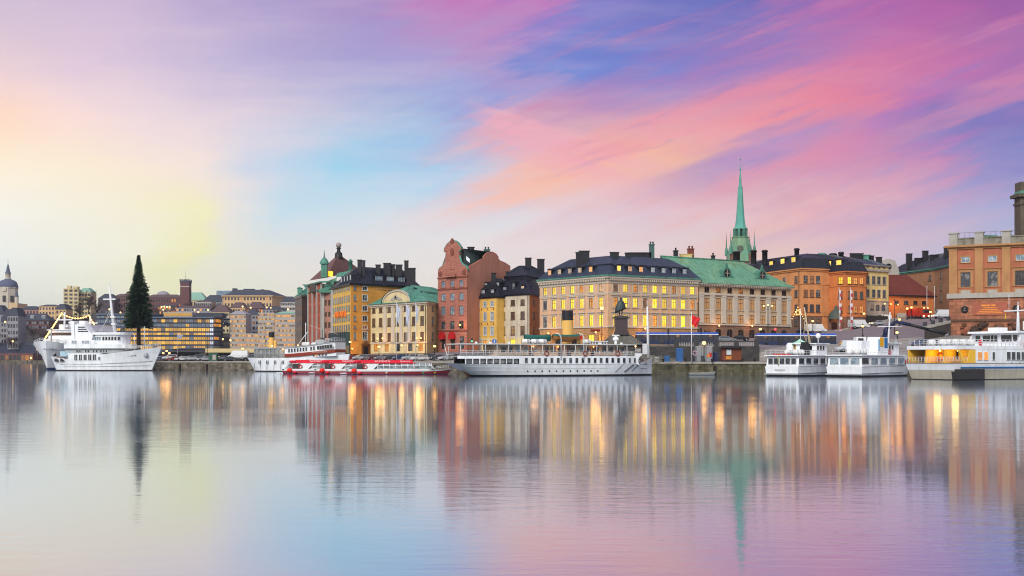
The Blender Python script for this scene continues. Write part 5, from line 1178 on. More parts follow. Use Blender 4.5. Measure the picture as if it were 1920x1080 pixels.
for px, py, d in [(303, 575.5, 985), (308, 575, 985), (313, 575.5, 985), (318, 575.5, 985), (306, 580.5, 975), (365, 581, 975), (372, 585, 965), (390, 581, 960), (455, 575, 968), (470, 577, 966), (500, 577, 962), (508, 578, 962), (10, 603.5, 915), (58, 671, 884), (24, 640, 905), (96, 634, 905), (70, 655, 890), (160, 626, 900), (205, 580, 1020), (226, 586, 1010), (433, 602, 925), (540, 580, 960)]:
    p = P(px, py, d); r = thing('street_lamp', 'tiny lit street lamp among the houses on the far shore', 'street lamp', (p.x, p.y, p.z - 7), 0, 'street lamps on the far shore'); place('pole', FL_P, r); place('globe', FL_G, r, (0, 0, 7))
for i, (px, yt, yb, d, s) in enumerate([(62, 612, 640, 925, 6), (82, 618, 646, 915, 6), (22, 630, 655, 910, 6), (-12, 628, 655, 912, 7), (120, 596, 622, 960, 6), (136, 590, 616, 985, 6), (196, 590, 616, 990, 6), (236, 588, 612, 985, 6), (404, 570, 590, 985, 5), (440, 583, 600, 955, 4.5), (476, 583, 603, 955, 5), (520, 580, 600, 952, 5), (352, 566, 584, 1010, 5), (288, 576, 594, 990, 5)]):
    bare_tree('bare leafless tree among the houses on the far shore', px, yt, yb, d, s, 40 + i, c8(62, 56, 58)); list(COL.objects)[-1].parent['group'] = 'bare trees on the far shore'
# ---------------------------------------------------------------- boats
SWIN = glass_mat('ship_window', c8(36, 42, 50), c8(84, 92, 98)); PANE['W'] = SWIN
VARN = mat('varnished_red_brown', c8(136, 50, 28), .45, .2); CREAMY = mat('funnel_yellow', c8(226, 178, 96), .45, .08)
ORNG = mat('life_ring_orange', c8(214, 70, 40), .6); REDP = mat('signal_red', c8(196, 30, 34), .5, .08); RAILM = mat('rail_white', c8(214, 216, 216), .5, 0)
DECK = mat('deck_grey', c8(140, 132, 124), .85, .2); CANV = mat('white_canister', c8(222, 222, 218), .5, .08)
def hull(st, mats, name='hull', parent=None, p=1.0, belt=None, lv=(.3, .35, .7, .93)):
    """st: (x at water, x at deck, half beam at water, half beam at deck, deck height) from stern to bow"""
    b = MB(); rings = []
    for xw, xd, bw, bd, zd in st:
        zs = [-.7, .02, lv[0]] + [lv[0] + (zd - lv[0]) * f for f in lv[1:]] + [zd]
        rg = []
        for z in zs:
            t = max(0, z) / zd; tt = t ** p; k = bw + (bd - bw) * tt
            if z < 0: k *= .8
            rg.append((xw + (xd - xw) * t, k, z))
        rings.append(rg)
    n = len(rings[0])
    for sg in (-1, 1):
        vs = [(x, sg * k, z) for rg in rings for (x, k, z) in rg]
        for j in range(n - 1):
            fs = [(i * n + j, (i + 1) * n + j, (i + 1) * n + j + 1, i * n + j + 1) for i in range(len(st) - 1)]
            b.add(vs, fs, 1 if j < 2 else (2 if belt and j == n - 2 else 0), True)
    for rg in (rings[0], rings[-1]):
        vs = [(x, -k, z) for x, k, z in rg] + [(x, k, z) for x, k, z in rg]
        for j in range(n - 1): b.add(vs, [(j, j + 1, n + j + 1, n + j)], 1 if j < 2 else 0)
    vs = [(rg[-1][0], sg * rg[-1][1], rg[-1][2] - .02) for rg in rings for sg in (-1, 1)]
    b.add(vs, [(2 * i, 2 * i + 1, 2 * i + 3, 2 * i + 2) for i in range(len(st) - 1)], 3)
    return b.obj(name, list(mats) + [mats[0]] * (3 - len(mats)) + [DECK] if len(mats) < 4 else mats, parent)
def beam(st, x, f=1.0):
    """half beam of a hull at x, between waterline (0) and deck (1)"""
    L = [(a[0] + (a[1] - a[0]) * f, a[2] + (a[3] - a[2]) * f) for a in st]
    for (x0, b0), (x1, b1) in zip(L, L[1:]):
        if x <= x1: return b0 + (b1 - b0) * max(0, (x - x0) / (x1 - x0))
    return L[-1][1]
def swin(parent, x, y, z, w, h, rz=0.0, pane='W', fr=WHITE, f=.07, tilt=0.0, name='window', n=0):
    key = ('sw', round(w, 2), round(h, 2), pane, fr.name, f, round(tilt, 2), n)
    if key not in MC:
        b = MB(); b.ext([(-w / 2, 0), (w / 2, 0), (w / 2 - tilt, h), (-w / 2, h)] if tilt else [(-w / 2, 0), (w / 2, 0), (w / 2, h), (-w / 2, h)], -.02, .04)
        if f:
            b.box(-w / 2 - f, w / 2 + f, -.05, .03, -f, 0, 1); b.box(-w / 2 - f, w / 2 + f - tilt, -.05, .03, h, h + f, 1)
            if not tilt: b.box(-w / 2 - f, -w / 2, -.048, .03, 0, h, 1); b.box(w / 2, w / 2 + f, -.048, .03, 0, h, 1)
        for i in range(n): xx = -w / 2 + w * (i + 1) / (n + 1); b.box(xx - .04, xx + .04, -.05, -.022, 0, h, 1)
        MC[key] = b.mesh(name, [PANE[pane], fr])
    return place(name, MC[key], parent, (x, y, z), rz)
def railing(parent, pts, h=1.0, n=8, rails=3, r=.035, m=None, name='railing'):
    b = MB(); P_ = [Vector(p) for p in pts]
    for k in range(rails): b.tube([p + Vector((0, 0, h * (k + 1) / rails)) for p in P_], r, 4)
    seg = [(P_[i + 1] - P_[i]).length for i in range(len(P_) - 1)]; T = sum(seg)
    for q in range(n + 1):
        s = T * q / n; i = 0
        while i < len(seg) - 1 and s > seg[i]: s -= seg[i]; i += 1
        p = P_[i].lerp(P_[i + 1], min(1, s / max(seg[i], 1e-6))); b.tube([p, p + Vector((0, 0, h))], r, 4)
    return b.obj(name, m or RAILM, parent)
def rbox(b, x0, x1, hw0, hw1, z0, z1, mi=0, rf=0.0, ra=0.0, dz=0.0, inx=0.0):
    """deckhouse seen from above: rounded front (rf) and aft (ra)"""
    pl = []
    for a in lin(-PI / 2, PI / 2, 9): pl.append((x1 - rf + rf * math.cos(a), hw1 * math.sin(a))) if rf else None
    if not rf: pl += [(x1, -hw1), (x1, hw1)]
    for a in lin(PI / 2, 3 * PI / 2, 9): pl.append((x0 + ra + ra * math.cos(a), hw0 * math.sin(a))) if ra else None
    if not ra: pl += [(x0, hw0), (x0, -hw0)]
    top = [(x + (inx if x < (x0 + x1) / 2 else -inx), y * .97) for x, y in pl] if inx else None
    b.prism(pl, z0, z1, mi, top=top); return pl
def life_ring(parent, x, y, z, rz=0.0, m=None, r=.45):
    b = MB(); n = 14; pts = [(r * math.cos(2 * PI * k / n), -.06, r * math.sin(2 * PI * k / n)) for k in range(n + 1)]
    b.tube(pts, .11, 6); return b.obj('life_ring', m or ORNG, parent, (x, y, z), rz)
def canister(parent, x, y, z, L=1.5, r=.45, rz=0.0):
    b = MB(); M = Matrix.Translation((0, 0, r + .1)) @ Matrix.Rotation(PI / 2, 4, 'Y')
    b.lathe([(r * .6, -L / 2), (r, -L / 2 + .15), (r, -.06), (r * 1.06, -.05), (r * 1.06, .05), (r, .06), (r, L / 2 - .15), (r * .6, L / 2)], 10, 0, (0, 0, 0), True, M)
    for q in (-L * .3, L * .3): b.box(q - .08, q + .08, -r, r, 0, .3, 1)
    return b.obj('life_raft_canister', [CANV, GREYM], parent, (x, y, z), rz)
def boat(name, label, cat, stern, bow, group=None):
    """stern and bow: (px, distance) on the waterline; returns root with +x towards the bow, origin amidships"""
    a, c = Vector(W(*stern)), Vector(W(*bow)); m = (a + c) / 2; d = c - a
    r = thing(name, label, cat, (m.x, m.y, 0), math.atan2(d.y, d.x), group); return r, d.length / 2
def lamp_glow(parent, loc, r, m, pw, col=(1, .45, .12), name='lamp'):
    o = MB().ball((0, 0, 0), r, 6).obj(name, m, parent, loc)
    if pw:
        ld = bpy.data.lights.new('lamp_light', 'POINT'); ld.energy = pw; ld.color = col; ld.shadow_soft_size = .9 if pw < 150 else 1.25
        l = bpy.data.objects.new('lamp_light', ld); COL.objects.link(l); l.parent = parent; l.location = Vector(loc) + Vector((0, -.45, -.1))
    return o
GLOW = glow('sodium_glow', (1.0, .56, .18, 1), 2.6); GLOWW = glow('warm_glow', (1.0, .74, .38, 1), 2.4); GLOWR = glow('red_glow', (1, .05, .06, 1), 3.0)

# ===== white steamship with the yellow funnel
r, h = boat('steamship', 'long white steamship with a yellow black-topped funnel moored in front of the statue', 'ship', (872, 229), (1222, 246.5))
st = [(-h + 1.5, -h - 3.4, .8, 1.8, 2.6), (-h + 3, -h - 2.2, 1.8, 3.1, 2.5), (-h + 6, -h + 2.5, 2.8, 3.9, 2.4), (-h + 11, -h + 9, 3.6, 4.2, 2.4), (-4, -4, 4.0, 4.3, 2.4), (6, 6, 4.0, 4.3, 2.4), (12, 12.5, 3.2, 3.9, 2.45), (16, 16.8, 1.9, 2.9, 2.6), (h - 2, h - 1.4, .7, 1.5, 3.2), (h - .1, h, .08, .12, 3.75)]
hull(st, [SHIPW, BOOT, SHIPW, DECK], parent=r, p=.8)
# upper white side with its row of square windows, stops short of the bow with a rounded break
zu0, zu1 = 2.4, 4.0
def sidewall(x0, x1, z0, z1, name, off=.02, m=SHIPW, n=24, f=1.0, th=.25):
    b = MB()
    for sg in (-1, 1):
        vs = []
        for x in lin(x0, x1, n): y = beam(st, x, f) + off; vs += [(x, sg * y, z0), (x, sg * y, z1 if not callable(z1) else z1(x)), (x, sg * (y - th), z1 if not callable(z1) else z1(x)), (x, sg * (y - th), z0)]
        for i in range(n - 1):
            o = 4 * i; b.add(vs, [(o, o + 4, o + 5, o + 1), (o + 1, o + 5, o + 6, o + 2), (o + 2, o + 6, o + 7, o + 3)], 0, False)
        b.add(vs[:4], [(0, 1, 2, 3)]); b.add(vs[-4:], [(0, 1, 2, 3)])
    return b.obj(name, m, r)
sidewall(-h + 9.8, 15.2, zu0 + .003, zu1, 'upper_side')
sidewall(-h - 2.6, -h + 9.8, 3.45, zu1 + .02, 'stern_bulwark')
b = MB(); pl = [(x, -beam(st, x, 1) + .2) for x in lin(-h - 3, 16.4, 20)]; b.prism(pl + [(x, -y) for x, y in pl[::-1]], 3.75, 3.9); b.obj('promenade_deck', DECK, r)
# break of the forecastle: curved cheek
b = MB(); prf = [(15.2, 2.45)] + [(17.2 - 1.6 * math.cos(a) * .8, 3.0 + 1.2 * math.sin(a)) for a in lin(-.9, 1.2, 8)] + [(16.9, 4.55), (15.2, 4.55)]
for sg in (-1, 1):
    y = beam(st, 16, 1) + .1; b.ext(prf, sg * y - .12, sg * y + .12)
b.obj('forecastle_cheek', SHIPW, r)
for x in lin(-h + 11.2, 15.0, 19): swin(r, x, -beam(st, x, 1) - .03, 2.62, .55, .95, 0, 'W', SHIPG, .05)
# glazed stern saloon
sidewall(-h - 1.2, -h + 9.6, 2.55, 3.44, 'saloon_glass', -.35, glass_mat('saloon_glass', c8(84, 88, 92), c8(140, 142, 138)), th=.05)
b = MB()
for x in lin(-h - 1.2, -h + 9.8, 9): b.box(x - .09, x + .09, -beam(st, x, 1) - .02, -beam(st, x, 1) + .12, 2.4, 3.5)
b.obj('saloon_post', SHIPW, r)
for x in lin(-9.5, 6, 11):
    MB().lathe([(.17, -.04), (.17, .04)], 10, 0, (0, 0, 0), False, Matrix.Rotation(PI / 2, 4, 'X')).obj('porthole', BLACK, r, (x, -beam(st, x, .4) - .05, 1.0))
b = MB(); b.tube([(x, -beam(st, x, .8) - .04, 2.3) for x in lin(-h + 4, h - 2, 20)], .07, 4); b.tube([(x, -beam(st, x, .55) - .04, 1.45) for x in lin(-h + 6, h - 2, 20)], .05, 4); b.obj('rubbing_strake', SHIPG, r)
# deckhouse and awning deck
WARM = mat('deckhouse_cream', c8(206, 184, 162), .6, .1)
b = MB(); rbox(b, -h + 4.5, 13.6, 2.9, 2.9, 3.903, 6.15, 0, 1.5, 1.0); b.obj('deckhouse', WARM, r)
xs = [-14.2, -12.8, -11.2, -9.4, -7.4, -4.9, -3.4, .9, 3.1, 4.6, 6.4, 8.1, 9.7, 11.2, 12.4]
for i, x in enumerate(xs): swin(r, x, -2.93, 4.75, .95 if i % 3 else 1.15, 1.1, 0, 'W' if i not in (2, 3, 4, 8) else 'S', WARM, .06)
for x in (-8.3, -1.9, .1, 5.5): swin(r, x, -2.95, 3.95, .75, 1.95, 0, 'K', VARN, .08, name='door')
b = MB(); pl = [(x, -beam(st, max(-h - 2, x), 1) - .12) for x in lin(-h - 2.6, 15.6, 22)]; pl2 = pl + [(x, -y) for x, y in pl[::-1]]
b.prism(pl2, 6.2, 6.38); b.obj('awning_deck', mat('awning_white', c8(206, 208, 206), .6, .1), r)
b = MB()
for x in lin(-h - 2.2, 15.4, 17):
    y = beam(st, x, 1); 
    for sg in (-1, 1): b.tube([(x, sg * y, 3.95), (x, sg * y, 6.22)], .06, 5)
b.obj('awning_post', RAILM, r)
railing(r, [(x, -beam(st, x, 1), 3.98) for x in lin(-h - 2.2, 15.4, 18)], 1.0, 34, 3)
b = MB(); b.box(-15.5, -8, -2.6, -2.2, 4.25, 4.35); b.box(4.8, 12.5, -3.5, -3.2, 4.3, 4.4); b.box(-15.5, -8, -3.6, -3.3, 4.55, 4.62); b.obj('bench', VARN, r)
# funnel
fx = 1.6
b = MB(); M = Matrix.Rotation(math.radians(-1.5), 4, 'Y'); b.lathe([(1.15, 6.35), (1.1, 11.2)], 16, 0, (fx, 0, 0), True, M); b.lathe([(1.13, 11.2), (1.14, 13.2)], 16, 1, (fx, 0, 0), True, M); b.obj('funnel', [CREAMY, BLACK], r)
MB().lathe([(.55, 0), (.5, .5), (.75, .9)], 10, 0, (0, 0, 0), True, Matrix.Translation((-1.3, -1.2, 6.4)) @ Matrix.Rotation(-.2, 4, 'X')).obj('ventilator', CREAMY, r)
for vx in (-1.6, 3.4):
    b = MB(); b.tube([(0, 0, 6.3), (0, 0, 7.3), (0, -.25, 7.7), (0, -.7, 7.75)], .32, 8, 0, .5); b.lathe([(.42, .0), (.42, .05)], 10, 1, (0, 0, 0), False, Matrix.Translation((0, -.74, 7.75)) @ Matrix.Rotation(PI / 2, 4, 'X')); b.obj('ventilator', [CREAMY, REDP], r, (vx, -.9, 0))
# lifeboat with green cover
b = MB(); pts = []; 
for q in range(11):
    x = -3.0 + .6 * q; k = math.sqrt(max(.02, 1 - (x / 3.1) ** 2)); pts.append((x, k))
lb = [(x, x, .2 * k, 1.0 * k, 1.15 + .18 * (x / 3) ** 2) for x, k in pts]
rings = []
for x, k in pts:
    s = .15 * (x / 3) ** 2; rings.append([(x, 0, -.5 + s * 2), (x, -.75 * k, 0 + s), (x, -1.05 * k, .55 + s), (x, -1.0 * k, .6 + s), (x, 0, .95 + s), (x, 1.0 * k, .6 + s), (x, 1.05 * k, .55 + s), (x, .75 * k, s)])
for a_, c_ in zip(rings, rings[1:]):
    vs = a_ + c_
    for j in range(8): b.add(vs, [(j, (j + 1) % 8, 8 + (j + 1) % 8, 8 + j)], 1 if j in (2, 3, 4, 5) else 0, True)
b.box(-2, -1.7, -.8, .8, -1.0, -.1, 2); b.box(1.7, 2, -.8, .8, -1.0, -.1, 2)
b.obj('lifeboat', [mat('lifeboat_varnish', c8(150, 98, 48), .5, .25), mat('green_canvas', c8(30, 92, 84), .8, .1), BLACK], r, (-.5, -2.9, 7.3))
b = MB(); [b.add([tuple(Vector(p) * 1) for p in a_] + [tuple(p) for p in c_], [(j, (j + 1) % 8, 8 + (j + 1) % 8, 8 + j) for j in range(8)], 0, True) for a_, c_ in zip(rings, rings[1:])]; b.obj('lifeboat', [mat('green_canvas', c8(30, 92, 84))], r, (-4.2, 2.6, 7.3))
for x in (-9.2, -7.3, -5.6): canister(r, x, -2.6, 6.4, 1.7, .42)
for x in (4.3,): canister(r, x, -2.6, 6.4, 1.8, .42)
b = MB(); b.box(5.4, 9.0, -2.9, -1.8, 6.9, 7.05); [b.box(x, x + .1, -2.8, -1.9, 6.4, 6.9) for x in lin(5.6, 8.8, 6)]; b.obj('deck_rack', RAILM, r)
for x in (-2.4, 2.7):
    b = MB(); b.tube([(x, -4.4, 3.2), (x, -4.45, 7.6), (x - .3, -4.3, 8.3), (x - .9, -4.0, 8.5)], .09, 6); b.obj('davit', RAILM, r)
for x, pw in ((-10.5 + 2.6, 55), (-3.0 + .6, 45), (5.6, 45)): lamp_glow(r, (x, -3.1, 5.85), .16, GLOW, pw)
lamp_glow(r, (15.7, -2.6, 6.0), .2, GLOW, 40)
for x in (-5.6, 3.0, 10.6): life_ring(r, x, -beam(st, x, 1) - .1, 4.5, 0, VARN)
b = MB(); b.tube([(12.5, 0, 6.3), (12.5, 0, 7.2)], .3, 8); b.lathe([(.5, 7.2), (.7, 7.5), (.55, 7.8), (.2, 8.1)], 10, 0, (12.5, 0, 0)); b.box(11.7, 13.3, -.15, .15, 8.15, 8.4); b.obj('radar', WHITE, r)
b = MB(); b.tube([(h - .8, 0, 3.4), (h - 1.1, 0, 14.4)], .34, 8, 0, .16); b.box(h - 2.1, h - 1.2, -.25, .25, 4.4, 6.6); b.tube([(h - 1.1, 0, 14), (h - 1.15, 0, 15.6)], .05, 4); b.obj('mast', RAILM, r)
b = MB(); b.lathe([(.4, -.06), (.4, .06)], 8, 0, (0, 0, 0), False, Matrix.Translation((h - 3, -1, 3.1)))
for q in range(7): b.tube([(h - 4.5 + q * .55, -1.6 + q * .2, 2.9 + q * .1), (h - 4.2 + q * .55, -.5, 3.5), (h - 3.8 + q * .55, -1.2 + q * .15, 3.1)], .06, 4)
b.obj('anchor_gear', DARKM, r)
railing(r, [(15.6, -3.0, 4.5), (16.9, -2.6, 4.6)], .9, 4)
for x0, z0, x1, z1 in ((12.6, .75, 14.8, 2.2), (14.7, .9, 16.6, 2.5), (10.3, .7, 12.4, 2.6), (17.2, 1.2, 18.8, 2.7)):
    b = MB(); b.tube([(x0, -beam(st, x0, .25) - .12, z0), (x1, -beam(st, x1, .9) - .1, z1)], .12 if x0 > 12.5 and x0 < 17 else .05, 5); b.obj('mooring_boom', DARKM, r)
b = MB(); b.tube([(-h - .3, 0, 1.4), (-h + 1.3, 0, -.4)], .5, 6, 0, .3); b.obj('rudder_post', mat('rusty_post', c8(126, 84, 56), .8, .3), r)
# stern flagstaff stays
b = MB(); b.tube([(-h - 3.2, -.4, 2.6), (-h - 4.4, -.4, 5.6)], .06, 4); b.tube([(-h - 3.1, 1.2, 2.6), (-h - 3.9, 1.0, 6.3)], .05, 4); b.obj('flagstaff', RAILM, r)
for x in (-h + 1, -h + 4, -h + 8, -2, 1.5, 7, 12): MB().box(-.18, .18, -.18, .18, 0, .35).obj('deck_lamp', WHITE, r, (x, -3.2, 6.385))

# ===== white ferry with the red-brown band
r, h = boat('ferry', 'white passenger ferry with a red-brown band and slim yellow funnel left of the red boats', 'ferry', (478, 318), (650, 306))
st = [(-h + 1.0, -h - .9, 1.2, 2.2, 3.8), (-h + 2.2, -h + .6, 2.4, 3.2, 3.7), (-h + 5, -h + 4, 3.3, 3.6, 3.65), (0, 0, 3.6, 3.7, 3.7), (5, 5, 3.2, 3.6, 3.8), (9, 9.5, 1.6, 2.6, 4.2), (h - .2, h + 1, .1, .2, 4.7)]
hull(st, [SHIPW, BOOT], parent=r)
for i, x in enumerate(lin(-h + 4.2, 2.2, 6)):
    for dxx in (-.24, .24): swin(r, x + dxx, -beam(st, x, .7) - .04, 2.05, .3, .95, 0, 'W', WHITE, .03)
for x in (4.6, 5.1): swin(r, x, -beam(st, x, .7) - .1, 2.35, .3, .9, 0, 'W', WHITE, .03)
for x in lin(-h + 2, 3.2, 8): MB().tube([(0, 0, .5), (.15, 0, 2.6)], .05, 4).obj('fender_rope', DARKM, r, (x, -beam(st, x, .5) - .1, 0))
GPAN = glass_mat('grey_glazing', c8(120, 122, 120), c8(158, 158, 152))
b = MB(); rbox(b, -h + .5, -2.4, 2.6, 3.0, 3.7, 6.15, 0, 0, 2.0); o = b.obj('glazed_saloon', GPAN, r)
b = MB()
for x in lin(-h + 2.0, -2.5, 9): b.box(x - .05, x + .05, -3.02, -2.9, 3.7, 6.15)
b.box(-h + 2, -2.4, -3.03, -2.9, 4.75, 4.85); b.obj('saloon_frame', SHIPG, r)
b = MB(); rbox(b, -h + .1, -2.0, 2.9, 3.3, 6.153, 6.4, 0, 0, 2.2); b.obj('saloon_roof', SHIPG, r)
railing(r, [(-h + .2, -2.6, 3.75), (-h + 2.5, -3.3, 3.75), (-2.5, -3.6, 3.75)], 1.3, 16, 3, .03, SHIPG)
# two-storey forward house whose decks sweep up
def sweep(z0a, z0b, z1a, z1b, y, m, name, x0=-2.3, x1=h - 1.9):
    b = MB(); xs = lin(x0, x1, 10); c = lambda a, bb, i: a + (bb - a) * (i / 9) ** 1.3
    wd = lambda i: y if i < 7 else y * (1 - (i - 6) ** 2 * .035)
    vs = []
    for i, x in enumerate(xs):
        for sg in (-1, 1): vs += [(x, sg * wd(i), c(z0a, z0b, i)), (x, sg * wd(i), c(z1a, z1b, i))]
    for i in range(9):
        o = 4 * i; b.add(vs, [(o, o + 4, o + 5, o + 1), (o + 2, o + 3, o + 7, o + 6), (o + 1, o + 5, o + 7, o + 3), (o, o + 2, o + 6, o + 4)])
    b.add(vs[-4:], [(0, 1, 3, 2)]); b.add(vs[:4], [(0, 1, 3, 2)]); return b.obj(name, m, r)
sweep(3.6, 4.2, 3.85, 5.1, 3.3, SHIPW, 'main_deckhouse'); sweep(3.853, 5.103, 4.7, 5.9, 3.72, VARN, 'brown_band'); sweep(4.703, 5.903, 6.25, 7.7, 3.55, SHIPW, 'upper_deckhouse')
sweep(6.253, 7.703, 6.4, 7.9, 3.8, SHIPG, 'bridge_roof')
for i, x in enumerate(list(lin(-.9, 4.5, 7)) + [6.0, 6.9] + list(lin(8.2, h - 2.6, 6))):
    f = max(0, (x + 2.3) / (h + .4)); zb = 4.9 + 1.25 * f ** 1.3; k = 1 if x < 8.8 else (1 - ((x - 8.6) / (h - 10.5)) ** 2 * .1)
    swin(r, x, -3.6 * k - .04, zb + .15, .5 if i < 9 else .72, .95, 0, 'K', WHITE, .04)
text('RIDDARFJÄRDEN', .62, r, (8.6, -3.78, 5.2), (PI / 2, -.05, 0), mat('pale_letters', c8(196, 170, 150)))
for x in (6.6, 7.4, 8.4, 9.3, 10.2): swin(r, x, -3.36, 4.0 + (x - 6.6) * .08, .4, .65, 0, 'O' if x in (7.4,) else 'W', WHITE, .03)
fx = -h + 5.4
b = MB(); b.lathe([(.72, 6.3), (.7, 9.2)], 12, 0, (fx, 0, 0)); b.lathe([(.74, 9.2), (.74, 10.6)], 12, 1, (fx, 0, 0)); b.obj('funnel', [CREAMY, BLACK], r)
b = MB(); b.lathe([(.4, 6.4), (.4, 7.6)], 10, 0, (fx + 2, -1, 0)); b.ball((fx + 2, -1, 7.9), .5, 7); b.obj('ventilator', CREAMY, r)
lamp_glow(r, (fx + 1.4, -1.6, 6.9), .2, GLOWW, 30); lamp_glow(r, (-3.2, -3.15, 5.9), .2, GLOW, 40); lamp_glow(r, (.4, -1.5, 7.0), .2, GLOW, 20)
b = MB(); b.tube([(1.8, 0, 6.4), (1.8, 0, 13.0)], .1, 5); b.tube([(-.6, .1, 7.2), (2.4, .1, 10.6)], .12, 5); b.tube([(1.8, 0, 12.6), (12, 0, 9.8)], .03, 3); b.obj('mast', RAILM, r)
canister(r, 3.0, -1.6, 6.55, 2.2, .6); canister(r, 5.6, -1.8, 6.85, 1.3, .4)
b = MB(); b.box(5.8, 8.4, -1.4, 1.4, 6.9, 8.3); b.obj('wheelhouse_hatch', SHIPG, r)
railing(r, [(7.6, -3.2, 7.35), (h - 2.2, -2.6, 7.9), (h - 2.2, 2.6, 7.9)], 1.0, 12, 3, .04)
b = MB(); b.tube([(6.8, .4, 8.2), (6.8, .4, 11.4)], .09, 5); b.box(6.4, 7.2, 0, .8, 8.3, 9.0); b.obj('radar_mast', DARKM, r)

# ===== three red sightseeing boats
RHUL = mat('dark_red_hull', c8(140, 20, 28), .4, .12, spec=.5); PINKR = mat('bright_red_roof', c8(208, 28, 52), .5, .08); BLUEB = mat('blue_boot_top', c8(40, 46, 92), .5)
CANG = glass_mat('canopy_glass', c8(96, 108, 112), c8(150, 158, 156), .5); PANE['C'] = CANG
proto = None
lab = ['nearest of the three red sightseeing boats, its long glazed side in full view', 'middle red sightseeing boat, mostly behind the nearest one', 'hindmost red sightseeing boat, farthest left beside the white ferry']
for i, (px0, d) in enumerate(((648, 258), (589, 264), (529, 270))):
    L = 23.5; x0 = W(px0, d)[0]
    if proto is None:
        r = thing('sightseeing_boat', lab[0], 'tour boat', (x0 + L / 2, d, 0), 0, 'red sightseeing boats moored side by side'); proto = r; h = L / 2; r.scale = (1, 1, .85)
        st = [(-h + .6, -h + .3, 1.9, 2.3, 1.05), (-h + 2.5, -h + 2.2, 2.3, 2.6, 1.0), (0, 0, 2.4, 2.65, 1.0), (6, 6.2, 2.1, 2.5, 1.05), (9, 9.6, 1.2, 1.8, 1.25), (h - 1, h, .1, .3, 1.7)]
        hull(st, [RHUL, BLUEB, WHITE, DECK], parent=r, belt=True, lv=(.12, .35, .6, .74))
        b = MB(); rbox(b, -h + .9, 8.2, 2.3, 2.1, 1.0, 1.35, 0, 1.5); b.obj('coaming', WHITE, r)
        cab = [(-h + 2.0, 1.353), (-h + 6.5, 1.353), (-h + 7.3, 2.4), (-h + 7.6, 2.75), (-h + 2.9, 2.75)]
        b = MB(); b.ext([(-h + 4.2, 1.353), (-h + 6.4, 1.353), (-h + 7.6, 2.75), (-h + 4.9, 2.75)], -2.2, 2.2); b.obj('cabin', WHITE, r)
        b = MB(); b.ext([(-h + .9, 1.353), (-h + 4.2, 1.353), (-h + 4.9, 2.75), (-h + 2.2, 2.75)], -2.15, 2.15); b.obj('aft_shelter', CANG, r)
        swin(r, -h + 3.6, -2.24, 1.4, 1.5, 1.25, 0, 'K', VARN, .06, name='door')
        b = MB(); b.ext([(-h + 6.7, 1.36), (8.0, 1.36), (7.3, 2.2), (-h + 7.4, 2.2)], -2.05, 2.05); b.obj('side_glazing', CANG, r)
        b = MB(); vs = [(-h + 7.4, -2.05, 2.2), (7.3, -2.05, 2.2), (6.6, -1.2, 2.85), (-h + 7.6, -1.2, 2.85), (-h + 7.4, 2.05, 2.2), (7.3, 2.05, 2.2), (6.6, 1.2, 2.85), (-h + 7.6, 1.2, 2.85)]
        b.add(vs, [(0, 1, 2, 3), (4, 7, 6, 5), (1, 5, 6, 2)]); b.obj('roof_glazing', CANG, r)
        b = MB()
        for x in lin(-h + 7.3, 7.4, 10): b.tube([(x, -2.1, 1.36), (x, -2.1, 2.22), (x - .2, -1.25, 2.9)], .075, 4)
        b.tube([(-h + 6.8, -2.12, 2.22), (7.4, -2.12, 2.22)], .09, 4); b.tube([(-h + 7, -2.12, 1.42), (8.0, -2.12, 1.42)], .07, 4); b.tube([(7.9, -2, 1.4), (7.2, -2, 2.2), (6.7, -1.2, 2.88)], .1, 5); b.obj('glazing_bar', WHITE, r)
        b = MB(); b.box(-h + 2.4, 3.6, -1.5, 1.5, 2.86, 3.02); b.ext([(-h + 3.0, 3.023), (3.2, 3.023), (3.0, 3.75), (-h + 3.2, 3.75)], -.9, -.8); b.ball((-h + 2.6, -1.2, 3.3), .45, 6, 0, 1.8, 1, .8); b.obj('red_roof', PINKR, r)
        text('SVLEVENT·N', .62, r, (-h + 8.2, -.93, 3.38), (PI / 2, 0, 0), WHITE); text('Strömma', .6, r, (-h + 13.2, -.93, 3.38), (PI / 2, 0, 0), WHITE)
        MB().ball((0, 0, 0), .62, 8).obj('fender', mat('red_fender', c8(232, 32, 18), .5), r, (-h + 2.2, -2.5, .95)); MB().ball((0, 0, 0), .4, 7, 0, 1.2).obj('fender', mat('pink_fender', c8(214, 40, 62), .5), r, (-h + 3.4, -2.55, .45))
        MB().box(-h - .9, -h + 1.2, -2.0, 2.0, .25, .4).obj('stern_platform', WHITE, r); MB().box(-h + .3, -h + 1.2, -1.6, 1.6, .4, 1.3).obj('engine_box', BLACK, r)
        life_ring(r, -h + 6.0 - 1.0 + 5.2 - 5.6, -2.25, 1.95, 0, REDP, .4)
        for x, c in ((1.0, c8(90, 120, 60)), (5.5, c8(60, 140, 80)), (-2.5, c8(200, 180, 150)), (8, c8(140, 130, 50))): MB().lathe([(.25, -.02), (.25, .02)], 8, 0, (0, 0, 0), False, Matrix.Rotation(PI / 2, 4, 'X')).obj('hull_emblem', mat('emblem_%d' % int(x * 10 + 100), c), r, (x, -beam(st, x, .5) - .04, .5))
        railing(r, [(8.2, -1.8, 1.3), (h - .8, -.4, 1.7)], .7, 5, 2)
    else:
        r = proto.copy(); COL.objects.link(r);  r.location = (x0 + L / 2, d, 0); r['label'] = lab[i]
        for ch in list(proto.children):
            c = ch.copy(); COL.objects.link(c); c.parent = r
